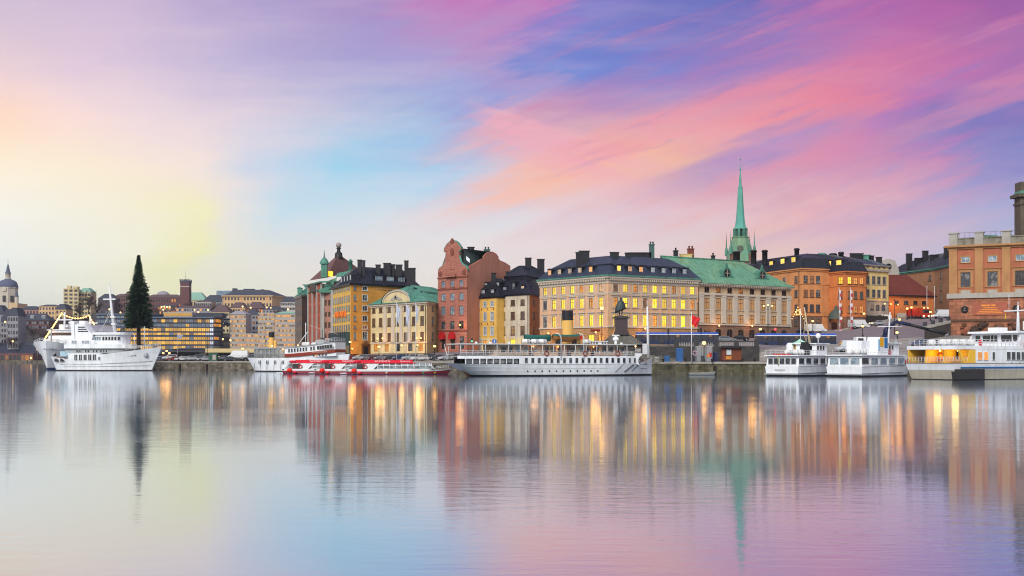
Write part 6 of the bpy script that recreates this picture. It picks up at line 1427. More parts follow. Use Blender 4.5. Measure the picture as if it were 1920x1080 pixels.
# ===== white cruise yacht at the left and the bow of the larger ship behind
r, h = boat('cruise_ship', 'white low cruise ship pointing right with a tall white mast, nearest at left', 'ship', (108, 341), (284, 336))
st = [(-h + .5, -h - .6, 1.5, 2.6, 4.2), (-h + 2, -h + 1.2, 2.8, 3.6, 3.9), (-h + 6, -h + 5, 3.8, 4.1, 3.4), (-2, -2, 4.0, 4.2, 3.4), (1, 1, 4.0, 4.2, 4.6), (5, 6, 3.2, 4.1, 5.2), (10, 12, 1.5, 3.0, 6.0), (h, h + 3.3, .1, .3, 6.9)]
hull(st, [SHIPW, BOOT], parent=r, p=1.4)
b = MB(); b.tube([(x, -beam(st, x, .45) - .05, 1.9 + .06 * max(0, x)) for x in lin(-h + 3, h + .6, 14)], .06, 4); b.tube([(x, -beam(st, x, .3) - .05, 1.2 + .03 * max(0, x)) for x in lin(-h + 4, h, 14)], .05, 4); b.obj('rubbing_strake', SHIPG, r)
for i, x in enumerate(lin(-h + 8.2, .8, 6)): swin(r, x, -beam(st, x, .9) - .06, 3.0 + .02 * i, .95 if i < 5 else .5, 1.6 if i < 5 else .9, 0, 'W', WHITE, .06, n=1)
b = MB(); rbox(b, -h + 5.8, 2.0, 4.15, 4.15, 3.403, 5.0, 0, 2.0); b.obj('saloon', SHIPW, r)
for x in (-h + 1.9, -h + 3.9): swin(r, x, -beam(st, x, .8) - .06, 2.55, 1.5, 1.0, 0, 'K', WHITE, .1, .35)
b = MB(); b.box(-h + 5.2, -h + 7.2, -4.0, -3.2, 3.4, 4.5); b.obj('stern_stair', GLS, r)
b = MB(); rbox(b, -h + 1.4, -h + 5.4, 3.0, 3.3, 4.2, 5.6, 0, 0, 2); b.obj('glass_windbreak', mat('pale_blue_screen', c8(168, 200, 216), .2), r)
railing(r, [(-h + 5.6, -4.1, 3.45), (-h + 7.9, -4.1, 3.45)], 1.5, 6, 3)
# promenade deck with long white bulwark
b = MB(); rbox(b, -h + 4.2, 8.6, 3.2, 3.4, 5.0, 6.4, 0, 4); b.obj('promenade_house', SHIPG, r)
for x in (-6.5, -5.6, -3.8, -3.0, -1.4, -.4, .9, 1.8, 2.6): swin(r, x, -3.42, 5.25, .5, .75, 0, 'W', WHITE, .05)
b = MB(); rbox(b, -h + 3.2, 9.8, 3.9, 4.1, 6.4, 7.6, 0, 6, 1.5); b.obj('sun_deck_bulwark', SHIPW, r)
b = MB(); rbox(b, -h + 4.5, 0, 2.6, 2.8, 7.603, 8.9, 0); b.obj('sun_deck_house', SHIPW, r)
for x in (-8.2, -7.4, -5.0, -4.2, -3.4, -1.0): swin(r, x, -2.85, 7.85, .5, .8, 0, 'S', WHITE, .05)
railing(r, [(-h + 3.6, -3.9, 7.6), (-.5, -4.0, 7.6)], .9, 14, 3)
b = MB(); rbox(b, -1.2, 7.6, 3.3, 3.3, 7.603, 10.3, 0, 2.2); b.obj('bridge', SHIPW, r)
for i, x in enumerate(lin(1.6, 6.2, 6)): swin(r, x, -3.33 + (0.0 if i < 5 else .25), 8.75, .62, 1.0, 0 if i < 5 else .5, 'K', WHITE, .05)
swin(r, -.2, -3.33, 8.75, 2.0, 1.0, 0, 'S', WHITE, .05, n=2)
b = MB(); rbox(b, -1.9, 8.2, 3.7, 3.7, 10.303, 11.0, 0, 2.4); b.obj('bridge_roof', SHIPW, r)
b = MB(); b.ext([(-8.0, 7.6), (-3.6, 7.6), (-2.6, 10.0), (-5.4, 13.4), (-7.4, 13.6), (-8.3, 13.1)], -1.6, 1.6); b.ext([(-9.3, 7.6), (-8.4, 7.6), (-8.6, 14.2), (-9.6, 14.4), (-10.5, 14.0), (-10.2, 13.6), (-9.6, 13.4)], -1.4, 1.4); o = b.obj('funnel', SHIPW, r)
b = MB(); [b.box(-7.2, -4.9 + .4 * k, -1.66, -1.603, 12.4 - k * .6, 12.7 - k * .6) for k in range(3)]; b.obj('louvre', BLACK, o)
b = MB(); b.tube([(3.4, 0, 11), (2.4, 0, 17), (1.6, 0, 24.5)], .58, 8, 0, .22); b.box(-.2, 3.6, -.3, .3, 20.4, 20.8); b.tube([(1.6, 0, 24), (1.6, 0, 25.6)], .08, 4); b.box(2.2, 3.5, -.6, .6, 15.2, 15.8); b.box(2.4, 3.7, -.6, .6, 13.2, 13.7); b.tube([(2.3, 0, 17), (-1.5, 0, 11)], .06, 4); b.tube([(2.2, .2, 19), (-1.0, .2, 11)], .05, 4); b.obj('mast', RAILM, r)
b = MB(); b.tube([(h - 2.2, 0, 6.3), (h - 2.2, 0, 12.8)], .16, 6, 0, .08); b.tube([(h - 5, -.5, 6.0), (h - 5, -.5, 10.4)], .08, 5); b.obj('foremast', RAILM, r)
railing(r, [(8.5, -3.4, 5.8), (h - 1, -1.8, 6.5), (h + 2.9, -.3, 7.0)], .9, 14, 3, .05)
MB().ball((0, 0, 0), .7, 6, 0, 1, .5, 1.2).obj('anchor', SHIPG, r, (h - 1.0, -1.55, 4.6)); text('BIRGER JARL', .75, r, (9.3, -3.0, 4.4), (PI / 2, 0, .2), DARKM, 'name_lettering')
lamp_glow(r, (-1.2, -3.5, 10.1), .2, BLACK, 0, name='searchlight')
# larger ship seen bow-on behind
r, h = boat('passenger_ship', 'larger white passenger ship seen bow-on behind the cruise ship at left', 'ship', (205, 398), (89, 362))
st = [(-h, -h - 1, 3.5, 5.2, 6.0), (-h + 4, -h + 4, 5.6, 6.6, 5.6), (0, 0, 6.0, 6.8, 5.8), (h - 9, h - 7, 4.8, 6.6, 6.8), (h - 4, h - 1.0, 2.4, 5.6, 8.0), (h - 1.2, h + 1.2, .9, 3.7, 8.6), (h, h + 2.6, .12, 1.0, 8.9)]
hull(st, [SHIPW, mat('blue_boot_top_dark', c8(38, 60, 96), .5)], parent=r, p=1.5, lv=(.7, .35, .7, .93))
for x0, x1, z0, z1, hw, nm in ((-h + 2, h - 4.5, 5.6, 9.6, 6.0, 'main_house'), (-h + 3, h - 7, 9.603, 12.4, 5.7, 'bridge_house'), (-h + 5, h - 11, 12.403, 14.4, 4.4, 'upper_house')):
    b = MB(); rbox(b, x0, x1, hw, hw, z0, z1, 0, 3.0); b.obj(nm, SHIPW, r)
b = MB(); rbox(b, h - 16, h - 6.92, 5.75, 5.78, 10.8, 11.7, 0, 3.0); b.obj('bridge_window', mat('bridge_glass_brown', c8(88, 66, 56), .2), r)
b = MB(); rbox(b, h - 17, h - 6.6, 6.1, 6.1, 12.41, 12.7, 0, 3.0); b.obj('bridge_roof', SHIPW, r)
for mx_, zt_ in ((h - 9.5, 18.2), (-h + 12, 17.6)):
    b = MB(); b.tube([(mx_, 0, 11), (mx_, 0, zt_)], .45, 8, 0, .25); b.box(mx_ - .3, mx_ + .3, -2.6, 2.6, zt_ - 2.6, zt_ - 2.2); b.box(mx_ - 1, mx_ + .4, -1.4, 1.4, zt_ - 4.6, zt_ - 4.3); b.obj('mast', RAILM, r)
b = MB(); b.lathe([(1.6, 11), (1.4, 15.8)], 12, 0, (-h + 16, 0, 0)); b.lathe([(1.45, 15.8), (1.4, 16.4)], 12, 1, (-h + 16, 0, 0)); b.obj('funnel', [SHIPW, BLACK], r)
b = MB(); b.tube([(h - 2, 0, 8.2), (h - 2, 0, 12.5)], .22, 6); b.ball((h - 2, 0, 12.6), .4, 6); b.obj('foremast', SHIPG, r)
railing(r, [(h - 8, -6.4, 6.8), (h - 1, -5.4, 8.0), (h + 2.4, -.9, 8.9), (h + 2.4, .9, 8.9), (h - 1, 5.4, 8.0), (h - 8, 6.4, 6.8)], .9, 18, 2, .06)
for sg in (-1, 1):
    MB().ball((0, 0, 0), .75, 6, 0, .6, 1, 1.2).obj('anchor', BLACK, r, (h - .4, sg * 2.0, 4.6))
dirb = Vector((math.cos(r.rotation_euler.z), math.sin(r.rotation_euler.z)))
text('MÄLARDROTTNINGEN', .9, r, (h - .3, 3.4, 6.3), (PI / 2, 0, PI / 2 + .9), mat('name_blue_grey', c8(92, 98, 116)), 'name_lettering')
# string of lights over the passenger ship
GARL = glow('garland_glow', (1.0, .55, .16, 1), 3.4)
b = MB(); gp_ = [P(84, 635, 366), P(100, 612, 372), P(115.5, 587.5, 378)] + [P(115.5 + 51 * t, 587.5 + 4 * t + 30 * t * (1 - t), 378 + 6 * t) for t in lin(.1, 1, 10)] + [P(176, 608, 384), P(188.5, 627, 383)]
cum = [gp_[0]]
for a, c in zip(gp_, gp_[1:]):
    k = max(1, int((c - a).length / .75))
    for q in range(1, k + 1): cum.append(a.lerp(c, q / k))
o0 = gp_[0].copy(); b.tube([p - o0 for p in gp_], .06, 4)
for p in cum: b.ball(p - o0, .27, 4, 0)
tag(b.obj('light_garland', GARL, None, tuple(o0)), 'glowing amber string of lights slung between the masts of the passenger ship', 'string lights')
# ===== two small white excursion boats seen from their sterns
def excursion(label, sl, hd, d, px, Wd, L, seed, wheel, pane, hgt):
    """px, d: middle of the transom; hd: heading"""
    q = Vector(W(px, d)); r = thing('excursion_boat', label, 'boat', (q.x, q.y, 0), hd, None)
    hb = Wd / 2
    st = [(0, -.15, hb * .93, hb, 1.95), (L * .3, L * .3, hb * .95, hb, 1.95), (L * .6, L * .6, hb * .85, hb * .96, 2.1), (L * .85, L * .87, hb * .4, hb * .65, 2.5), (L - .3, L + 1, .1, .2, 3.1)]
    hull(st, [SHIPW, BOOT], parent=r)
    b = MB(); b.box(-.32, .02, -hb - .05, hb + .05, .35, .62); b.tube([(0, -hb - .05, .7), (L * .6, -hb * .93, .75)], .1, 5); b.tube([(0, -hb - .03, 1.95), (L * .6, -hb * .97 - .03, 2.1)], .07, 5); b.obj('rubbing_strake', SHIPG, r)
    x1 = L * .62; z1 = 1.95 + hgt
    b = MB(); rbox(b, .12, x1, hb - .12, hb - .3, 1.953, z1, 0, 0, 0, inx=.25); b.obj('saloon', SHIPW, r)
    b = MB(); rbox(b, -.3, x1 + .3, hb + .12, hb - .1, z1 + .003, z1 + .22, 0); b.obj('saloon_roof', SHIPW, r)
    # stern windows face aft (-x), side windows face starboard (-y)
    n = 3 if wheel else 5
    ws = (Wd - 1.0) / n
    for i in range(n):
        y = -hb + .5 + ws * (i + .5); o = swin(r, .08, y, 2.4, ws * .8, hgt - .85, -PI / 2, pane, WHITE, .07)
    for i in range(5): swin(r, 1.3 + i * (x1 - 2.0) / 4.3, -hb + .13, 2.45, (x1 - 2) / 4.3 * .74, hgt - .9, 0, pane if i > 0 else 'W', WHITE, .06)
    swin(r, x1 + 1.9, -hb * .93 + .25, 2.3, 1.5, 1.2, .2, 'K', WHITE, .05)
    b = MB(); rbox(b, x1 + .003, L * .86, hb * .86, hb * .5, 2.1, z1 + .1, 0, 1.2, 0); b.obj('fore_cabin', SHIPW, r)
    # wheelhouse
    xa, xb = L * .42, L * .66; zw = z1 + .225
    b = MB(); rbox(b, xa, xb, hb * .62, hb * .58, zw, zw + 2.2, 0, .8, 0); b.obj('wheelhouse', SHIPW, r)
    for i in range(3): swin(r, xa + .6 + i * 1.1, -hb * .615, zw + 1.05, .8, .8, 0, 'K', WHITE, .05)
    for y in (-1.0, 0, 1.0): swin(r, xa - .03, y, zw + 1.05, .75, .8, -PI / 2, 'K', WHITE, .05)
    b = MB(); rbox(b, xa - .5, xb + .5, hb * .7, hb * .7, zw + 2.203, zw + 2.4, 0, .9); b.obj('wheelhouse_roof', SHIPW, r)
    for i in range(3): canister(r, 1.3 + i * 1.3, -hb * .55 + .1 * i, z1 + .225, 1.5, .48, PI / 2 if seed == 1 else .2)
    for i in range(2): canister(r, 3.4 + i * 1.6, hb * .2, z1 + .225, 1.4, .5, .1)
    railing(r, [(-.2, hb - .1, z1 + .2), (-.2, -hb + .1, z1 + .2), (xa, -hb + .2, z1 + .2)], .9, 14, 2, .03)
    railing(r, [(x1 + 1.2, -hb * .9, 2.15), (L * .87, -hb * .62, 2.5), (L + .8, -.2, 3.1)], .9, 8, 2, .03)
    life_ring(r, x1 + .9, -hb * .9 - .02, 2.75 + (0 if wheel else 0), 0, REDP, .4)
    return r, z1, zw, xa, xb, hb
r, z1, zw, xa, xb, hb = excursion('white excursion boat with a tapered pale mast, left of its near twin', 0, math.radians(46), 229.5, 1466, 7.4, 22, 1, 0, 'W', 2.0)
b = MB(); b.tube([(xa + 1.4, 0, zw + 2.4), (xa - .4, .2, zw + 9.6)], .24, 7, 0, .1); b.tube([(xa + .2, 0, zw + 2.4), (xa - .9, 0, zw + 4.2), (xa - .2, .1, zw + 7.8)], .06, 4); b.tube([(xa - 1.0, -.6, zw + 2.4), (xa - .9, -.5, zw + 4.1)], .05, 4); b.obj('mast', mat('pale_wood_mast', c8(204, 184, 150), .6), r)
b = MB(); b.tube([(xa + 3.0, -1, zw + 2.4), (xa + 3.0, -1, zw + 3.4)], .08, 5); b.ball((xa + 3.0, -1, zw + 3.9), .55, 8); b.obj('radar', WHITE, r)
b = MB(); b.ext([(-.6, 0), (.7, 0), (.9, 2.2), (-.2, 2.6)], -.7, .7); b.obj('funnel', BLACK, r, (xa - 1.6, -.6, z1 + .22))
b = MB(); b.box(-1.9, 1.9, -.35, .35, 0, .22, 1); b.box(-2.2, -1.2, -.3, .3, .223, .5); b.obj('deck_gear', [GREYM, REDP], r, (.9, .4, z1 + .25), PI / 2)
MB().tube([(0, 0, 0), (-.1, 0, 2.4)], .06, 4).obj('stern_flagstaff', mat('yellow_pole', c8(186, 178, 60)), r, (-.35, .6, 2.0))
text('WAXHOLM', .45, r, (-.27, .3, 1.25), (PI / 2, 0, -PI / 2), SHIPG, 'name_lettering')
for py, px_ in ((1490, 1), ): pass
r, z1, zw, xa, xb, hb = excursion('white excursion boat with big pale stern windows between its twin and the yellow-lit catamaran', 0, math.radians(44), 223.5, 1583, 7.6, 27, 2, 1, 'S', 2.05)
b = MB(); b.box(-1.7, 1.7, -1.6, 1.6, 0, 2.7); b.obj('mess_cabin', SHIPW, r, (xa - 5.0, .6, z1 + .22)); 
b = MB(); b.ext([(-2.0, 0), (2.0, 0), (1.8, 3.4), (-1.2, 3.4)], -1.3, 1.3); b.box(-1.3, .2, -1.36, -1.303, 1.6, 3.3, 1); b.box(.5, 1.7, -1.36, -1.303, 1.3, 3.3, 2); b.box(-1.9, -1.35, -1.36, -1.303, .8, 3.0, 3); b.obj('painted_cabin', [SHIPW, mat('sunny_yellow', c8(240, 176, 20), .5), mat('bright_blue', c8(40, 112, 170), .5), mat('sky_blue', c8(150, 196, 226), .5)], r, (xa - 1.9, -1.6, z1 + .22))
b = MB(); b.tube([(xb - 1.0, 0, zw + 2.4), (xb - .2, 0, zw + 8.6)], .2, 6, 0, .12); b.tube([(xb - 2.4, -.9, zw + 2.4), (xb - .4, 0, zw + 7.2)], .08, 5); b.tube([(xb + .8, .9, zw + 2.4), (xb - .4, 0, zw + 7.2)], .08, 5); b.box(xb - 1.2, xb + .6, -2.2, 2.2, zw + 5.6, zw + 5.75); b.obj('tripod_mast', RAILM, r)
b = MB(); b.lathe([(.5, 0), (.5, .2), (.1, .6), (.1, 1.2)], 8); b.obj('searchlight', GREYM, r, (xb - .4, -1.4, zw + 2.4))
life_ring(r, xa + 1.6, -hb * .64, zw + .5, 0, REDP, .45)
# ===== big catamaran
q0, q1 = Vector(W(1699, 196)), Vector(W(1790, 187.5)); mid = (q0 + q1) / 2; e = q1 - q0; hdg = math.atan2(e.y, e.x) + PI / 2
hb = e.length / 2
r = thing('catamaran', 'white catamaran ferry with a yellow-lit stern deck and blue stripe at the right edge', 'ferry', (mid.x, mid.y, 0), hdg)
LC = 36
BEIGE = mat('beige_hull', c8(190, 182, 164), .5, .12, streak=.15); TUN = mat('tunnel_dark', c8(46, 44, 44), .6, .2); BLUES = mat('blue_stripe', c8(24, 92, 148), .45)
b = MB()
tr = [(-.6, -hb + .9), (-.02, -hb + .7), (0, hb - .7), (-.6, hb - .9)]
# full beam hull block: transom slopes in towards the water
pw = [(.7, -hb + .55), (LC * .8, -hb + .45), (LC, -.3), (LC, .3), (LC * .8, hb - .45), (.7, hb - .55)]; pd_ = [(-.1, -hb), (LC * .8, -hb), (LC + 1.5, -.4), (LC + 1.5, .4), (LC * .8, hb), (-.1, hb)]
b.prism(pw, -.5, .12, 1); b.prism(pw, .12, 1.6, 0, None, [(a[0] + (c[0] - a[0]) * .62, a[1] + (c[1] - a[1]) * .62) for a, c in zip(pw, pd_)])
b.obj('hull', [BEIGE, BOOT], r)
pm = [(a[0] + (c[0] - a[0]) * .63, a[1] + (c[1] - a[1]) * .63) for a, c in zip(pw, pd_)]
b = MB(); b.prism(pm, 1.603, 2.6, 0, None, pd_); b.obj('upper_hull', SHIPW, r)
b = MB(); b.ext([(.55, .1), (7.2, .1), (7.2, 1.75), (.2, 1.75)], -hb - .02, -hb + .9); b.obj('side_recess', TUN, r)
b = MB(); b.box(1.5, LC * .8, -hb - .06, -hb + .1, 1.9, 2.12); b.obj('blue_stripe', BLUES, r)
b = MB(); b.prism([(x - .05, y) for x, y in pd_], 2.603, 2.75); b.obj('main_deck', DECK, r)
# main saloon starts forward of an open lit stern deck
b = MB(); rbox(b, 5.0, LC * .82, hb - .02, hb - .3, 2.753, 4.95, 0, 2); b.obj('saloon', SHIPW, r)
YL = mat('yellow_bulkhead', c8(236, 186, 60), .5, .06)
b = MB(); b.box(4.7, 4.99, -hb + .1, hb - .1, 2.76, 4.93); [b.box(1.6, 4.7, y - .1, y + .1, 2.76, 4.93) for y in (-hb + 3.6, hb - 2.6)]; b.box(.2, 4.7, hb - .35, hb - .2, 2.8, 4.9); b.obj('lit_bulkhead', YL, r)
b = MB(); b.ext([(.9, 4.9), (2.0, 2.76), (2.5, 2.76), (1.4, 4.9)], -hb, -hb + .15); b.ext([(.9, 4.9), (2.0, 2.76), (2.5, 2.76), (1.4, 4.9)], hb - .15, hb); b.ext([(3.0, 2.76), (5.0, 2.76), (5.0, 4.9), (3.6, 4.9)], -hb, -hb + .12); b.obj('stern_frame', YL, r)
for y in (-1.6, -1.0): MB().box(-.02, .02, -.22, .22, 0, 1.2).obj('door_slot', BLACK, r, (4.66, y, 3.4))
life_ring(r, 4.5, 1.7, 3.8, PI / 2, ORNG, .6); MB().box(-.04, .04, -.45, .45, 0, 1.5).obj('door', GLS, r, (4.66, 3.4, 2.8)); 
for y in (-.6, -2.6, 1.0):
    o = MB().ball((0, 0, 0), .13, 6).obj('deck_lamp', GLOWW, r, (3.6, y, 4.75)); ld = bpy.data.lights.new('deck_light', 'POINT'); ld.energy = 85; ld.use_shadow = True; ld.color = (1, .66, .16); ld.shadow_soft_size = .6; l = bpy.data.objects.new('deck_light', ld); COL.objects.link(l); l.parent = r; l.location = (3.0, y, 4.4)
b = MB(); rbox(b, .2, LC * .83, hb + .02, hb - .2, 4.953, 5.55, 0, 2); b.obj('upper_deck', SHIPW, r)
railing(r, [(-.1, hb - .1, 2.75), (-.1, -hb + .1, 2.75), (3, -hb + .05, 2.75)], .95, 20, 3, .035)
for i, x in enumerate((6.0, 7.5)): swin(r, x, -hb - .03, 3.25, 1.0, 1.25, 0, 'O', WHITE, .06)
swin(r, 9.4, -hb + .0, 3.25, .6, 1.25, 0, 'W', WHITE, .06)
for x in lin(13.2, LC * .78, 13): swin(r, x, -hb + .03, 3.25, .95, 1.3, 0, 'W', WHITE, .07)
for x in (14.0, 16.0, 19.0, 21): MB().box(-.2, .2, -.03, .05, 0, .12).obj('scupper', DARKM, r, (x, -hb - .02, 2.68))
# upper saloon and bridge
b = MB(); rbox(b, 16.5, 29, hb - .15, hb - .9, 5.553, 7.75, 0, 3, 0); b.obj('upper_saloon', SHIPW, r)
for y, w_ in ((hb - 1.2, 1.0), (hb - 3.3, 2.2), (.4, 1.3), (-2.0, 2.1), (-hb + 1.2, .9)): swin(r, 16.46, y, 6.35, w_, 1.1, -PI / 2, 'K', WHITE, .09)
b = MB(); b.ext([(14.6, 5.56), (15.0, 5.56), (16.5, 7.7), (16.1, 7.7)], hb - .35, hb - .2); b.obj('raked_post', SHIPW, r)
for x in (18.3, 19.8, 21.3, 22.8, 24.3, 25.8): swin(r, x, -hb + .2 + (x - 16.5) * .06 - .09, 6.35, 1.15, 1.15, .06, 'K', WHITE, .08)
b = MB(); rbox(b, 15.4, 30, hb + .1, hb - .6, 7.753, 8.1, 0, 3, 0); b.obj('upper_roof', SHIPW, r)
railing(r, [(.6, hb - .3, 5.55), (.6, -hb + .2, 5.55), (16.4, -hb + .1, 5.55)], 1.0, 26, 3, .04)
for x, y in ((3, -2.5), (5, -2.3), (3.2, .2), (5.0, .4), (3.4, 2.6), (7, -2.2), (7, .6)): canister(r, x, y, 5.56, 1.6, .5, 1.3)
for x in (17.6, 22.0): life_ring(r, x, -hb - .0 + (x - 16.5) * .06, 5.75, .06, REDP, .45) 
MB().ball((0, 0, 0), .4, 6, 0, .8, .8, 1.6).obj('fire_monitor', REDP, r, (15.2, 2.2, 6.2))
b = MB(); b.tube([(20.8, -1, 8.1), (20.8, -1, 12.6)], .34, 6, 0, .14); b.box(20.6, 21.0, -3.6, 1.6, 11.6, 11.8); b.tube([(20.8, .8, 11.8), (20.8, .8, 14.6)], .04, 4); b.tube([(20.8, -1, 12.5), (20.8, -1, 13.2)], .08, 4); b.obj('mast', RAILM, r)
b = MB(); b.lathe([(.8, 8.1), (.6, 9.6), (.45, 9.9), (1.1, 10.0), (1.1, 10.35)], 10, 0, (24, -1.4, 0)); b.obj('radar', WHITE, r); MB().box(17.5, 20, .5, 2.5, 8.103, 8.8).obj('roof_box', WHITE, r)
b = MB(); [b.box(22.2 + .5 * k, 22.3 + .5 * k, -1.1, -.9, 8.4, 9.8) for k in range(3)]; b.box(22.2, 23.3, -1.1, -.9, 9.8, 9.95); b.obj('roof_rack', RAILM, r)
for (x, y, cc) in ((20.8, -3.4, c8(40, 90, 170)), (20.8, 1.5, c8(226, 204, 30))): MB().box(-.3, .3, -.02, .02, -.9, 0).obj('signal_flag', mat('flag_%d' % int(cc[0] * 1000), cc), r, (x, y, 11.2), .8)
# small dinghy below the quay
q = W(1316, 247); r = thing('dinghy', 'small pale rowing dinghy lying under the mossy quay wall', 'dinghy', (q[0], q[1], 0), .02)
st = [(-2.6, -2.7, .5, .8, .55), (-1, -1, .8, 1.0, .5), (1.2, 1.2, .7, .95, .55), (2.6, 2.9, .05, .1, .75)]
hull(st, [SHIPG, BOOT, mat('dinghy_rim', c8(196, 188, 172), .6), mat('dinghy_inside', c8(120, 116, 108), .8)], parent=r, belt=True, lv=(.1, .3, .6, .8))
MB().box(-.2, .2, -.8, .8, .56, .62).obj('thwart', mat('dinghy_thwart', c8(150, 120, 86)), r)

# ---------------------------------------------------------------- statue and steps
d0 = 270; q = W(1164, d0)
GRAN = mat('step_granite', c8(122, 120, 112), .85, .25, .5, kind='brick', col2=c8(106, 104, 98), cscale=.5, streak=.25); PORP = mat('dark_porphyry', c8(62, 48, 50), .3, .2, 1.2, spec=.6)
r = thing('stone_steps', 'broad grey granite steps climbing from the quay to the statue', 'steps', (q[0], q[1], 2.75))
b = MB(); n = 13
for i in range(n):
    z0 = i * .26; b.box(-6.0 + i * .12, 13.2 - i * .1, -6.5 + i * .42, 6, z0 if i == 0 else z0 + .003, z0 + .26)
b.obj('lower_flight', GRAN, r)
b = MB(); zb = n * .26
b.box(-5.6, 6.4, -1.6, 5.5, zb + .003, zb + .5)
for i in range(8): b.box(-4.6 + i * .36, 5.0 - i * .36, -4.2 + .28 * i + 1.2, 4.5 - .2 * i, zb + .503 + i * .29 if i else zb + .503, zb + .5 + (i + 1) * .29)
b.obj('upper_flight', GRAN, r)
b = MB(); b.box(6.6, 13.6, -1.0, 1.2, zb - .2, zb + .35); b.obj('parapet', GRAN, r)
zt = 2.75 + zb + .5 + 8 * .29
r = thing('statue', 'dark bronze statue of a standing cloaked figure on a tall dark stone pedestal', 'statue', (q[0], q[1], zt))
zp = lambda py: Z(py, d0) - zt
b = MB(); b.box(-1.75, 1.75, -1.75, 1.75, 0, zp(623)); b.box(-1.6, 1.6, -1.6, 1.6, zp(623) + .003, zp(621)); b.box(-1.45, 1.45, -1.45, 1.45, zp(621) + .003, zp(597)); b.box(-1.9, 1.9, -1.9, 1.9, zp(597) + .003, zp(594.5)); b.box(-1.45, 1.45, -1.45, 1.45, zp(594.5) + .003, zp(592)); b.obj('pedestal', PORP, r)
# the figure: legs, torso, cloak and head as one skinned body
me = bpy.data.meshes.new('figure'); bz = zp(592)
V = [(0, 0, 2.15), (.02, .02, 2.75), (.0, -.02, 3.25), (.0, -.05, 3.55), (.02, -.12, 3.85), (-.22, 0, 1.9), (-.3, -.1, 1.1), (-.34, .05, .2), (-.38, -.3, .08), (.24, .0, 1.9), (.3, .1, 1.05), (.26, .3, .2), (.32, -.05, .08),
     (-.5, .0, 3.2), (-.75, .1, 2.6), (-.5, -.35, 2.2), (.5, .0, 3.2), (.85, -.2, 2.75), (1.35, -.45, 2.75), (1.6, -.55, 2.78)]
E = [(0, 1), (1, 2), (2, 3), (3, 4), (0, 5), (5, 6), (6, 7), (7, 8), (0, 9), (9, 10), (10, 11), (11, 12), (2, 13), (13, 14), (14, 15), (2, 16), (16, 17), (17, 18), (18, 19)]
R = [.42, .44, .46, .16, .26, .3, .2, .13, .1, .3, .2, .13, .1, .22, .17, .11, .22, .16, .11, .07]
me.from_pydata(V, E, []); fo = place('body', me, r, (0, 0, bz))
me.materials.append(mat('statue_bronze', c8(58, 70, 70), .45, .3, 1.2, metal=.5))
sk = fo.modifiers.new('skin', 'SKIN'); fo.modifiers.new('sub', 'SUBSURF').levels = 1; fo.modifiers['sub'].render_levels = 2
for i, sv in enumerate(me.skin_vertices[0].data): sv.radius = (R[i], R[i] * .85); sv.use_root = (i == 0)
b = MB(); vs = []; nk = 26
for j, (z, ra, rb) in enumerate(((3.62, .24, .26), (3.3, .52, .42), (2.75, .8, .55), (2.05, .98, .66), (1.45, 1.06, .72), (1.0, .98, .7))):
    for k in range(nk):
        a = math.radians(-205) + math.radians(230) * k / (nk - 1); f = 1 + .07 * math.sin(k * 1.9) * (j / 3); dz_ = .75 * math.cos(a) * (j / 5) ** 2
        vs.append((ra * f * math.cos(a) - .08 * j * .3, -rb * f * math.sin(a) * -1 - .05, z + dz_ * .6))
vs = [(x * (1.0 + .12 * (z < 3.2)), y * 1.1, z) for x, y, z in vs]; fs = [(j * nk + k, j * nk + k + 1, (j + 1) * nk + k + 1, (j + 1) * nk + k) for j in range(5) for k in range(nk - 1)]
b.add(vs, fs, 0, True); o = b.obj('cloak', MATS['statue_bronze'], r, (0, 0, bz)); md = o.modifiers.new('thick', 'SOLIDIFY'); md.thickness = .08
b = MB(); b.ball((.02, -.14, 3.98), .28, 8, 0, .9, 1, 1.15); b.lathe([(.27, 4.05), (.25, 4.18), (.12, 4.26)], 10, 0, (.02, -.08, 0)); b.obj('head', MATS['statue_bronze'], r, (0, 0, bz))
MB().lathe([(1.1, 0), (1.0, .12)], 12).obj('plinth', MATS['statue_bronze'], r, (0, 0, bz - .08))

# ---------------------------------------------------------------- street furniture
LAMPC = [0]
def lamp_post(label, px, py, d, style='globe', pw=220, base=None, group=None, rglobe=.36):
    z = Z(py, d); zb = gz(px, d) if base is None else base; q = W(px, d); r = thing('street_lamp', label, 'street lamp', (q[0], q[1], zb), 0, group); H = z - zb
    b = MB(); b.lathe([(.24, 0), (.24, .5), (.14, .7), (.1, 1.2), (.08, H - .5), (.16, H - .45), (.2, H - .28)], 8); b.obj('pole', BLACK, r)
    if style == 'triple':
        b = MB(); b.tube([(-1.1, 0, H - .4), (-.7, 0, H - .9), (0, 0, H - 1.1), (.7, 0, H - .9), (1.1, 0, H - .4)], .05, 5); b.obj('bracket', BLACK, r)
        for x, z_ in ((-1.1, H - .2), (0, H), (1.1, H - .2)): lamp_glow(r, (x, 0, z_), .22, GLOW, 30, name='globe')
    else: lamp_glow(r, (0, 0, H), rglobe, GLOW, pw, name='globe'); MB().lathe([(.3, H + .25), (.1, H + .5), (.02, H + .7)], 8).obj('cap', BLACK, r)
    return r
lamp_post('tall black street lamp lit orange, left of the statue', 1128.5, 578, 274, pw=70, rglobe=.42)
lamp_post('lit street lamp on the lower quay in front of the grey cabinet', 1320, 643, 257, pw=60, rglobe=.42)
lamp_post('lit street lamp before the right end of the green-roofed bank', 1425.5, 617, 300, pw=45)
lamp_post('lit street lamp before the stone ground floor of the tan orange house', 1524, 602, 335, pw=45)
lamp_post('lit street lamp halfway up the hill road, beside the white truck cab', 1617.5, 611.5, 300, pw=45)
lamp_post('lit street lamp by the dark low wall under the pale yellow house', 1620, 588, 346, pw=45)
lamp_post('upper one of two lit street lamps seen one above the other through the crane', 1686.5, 599, 330, pw=45)
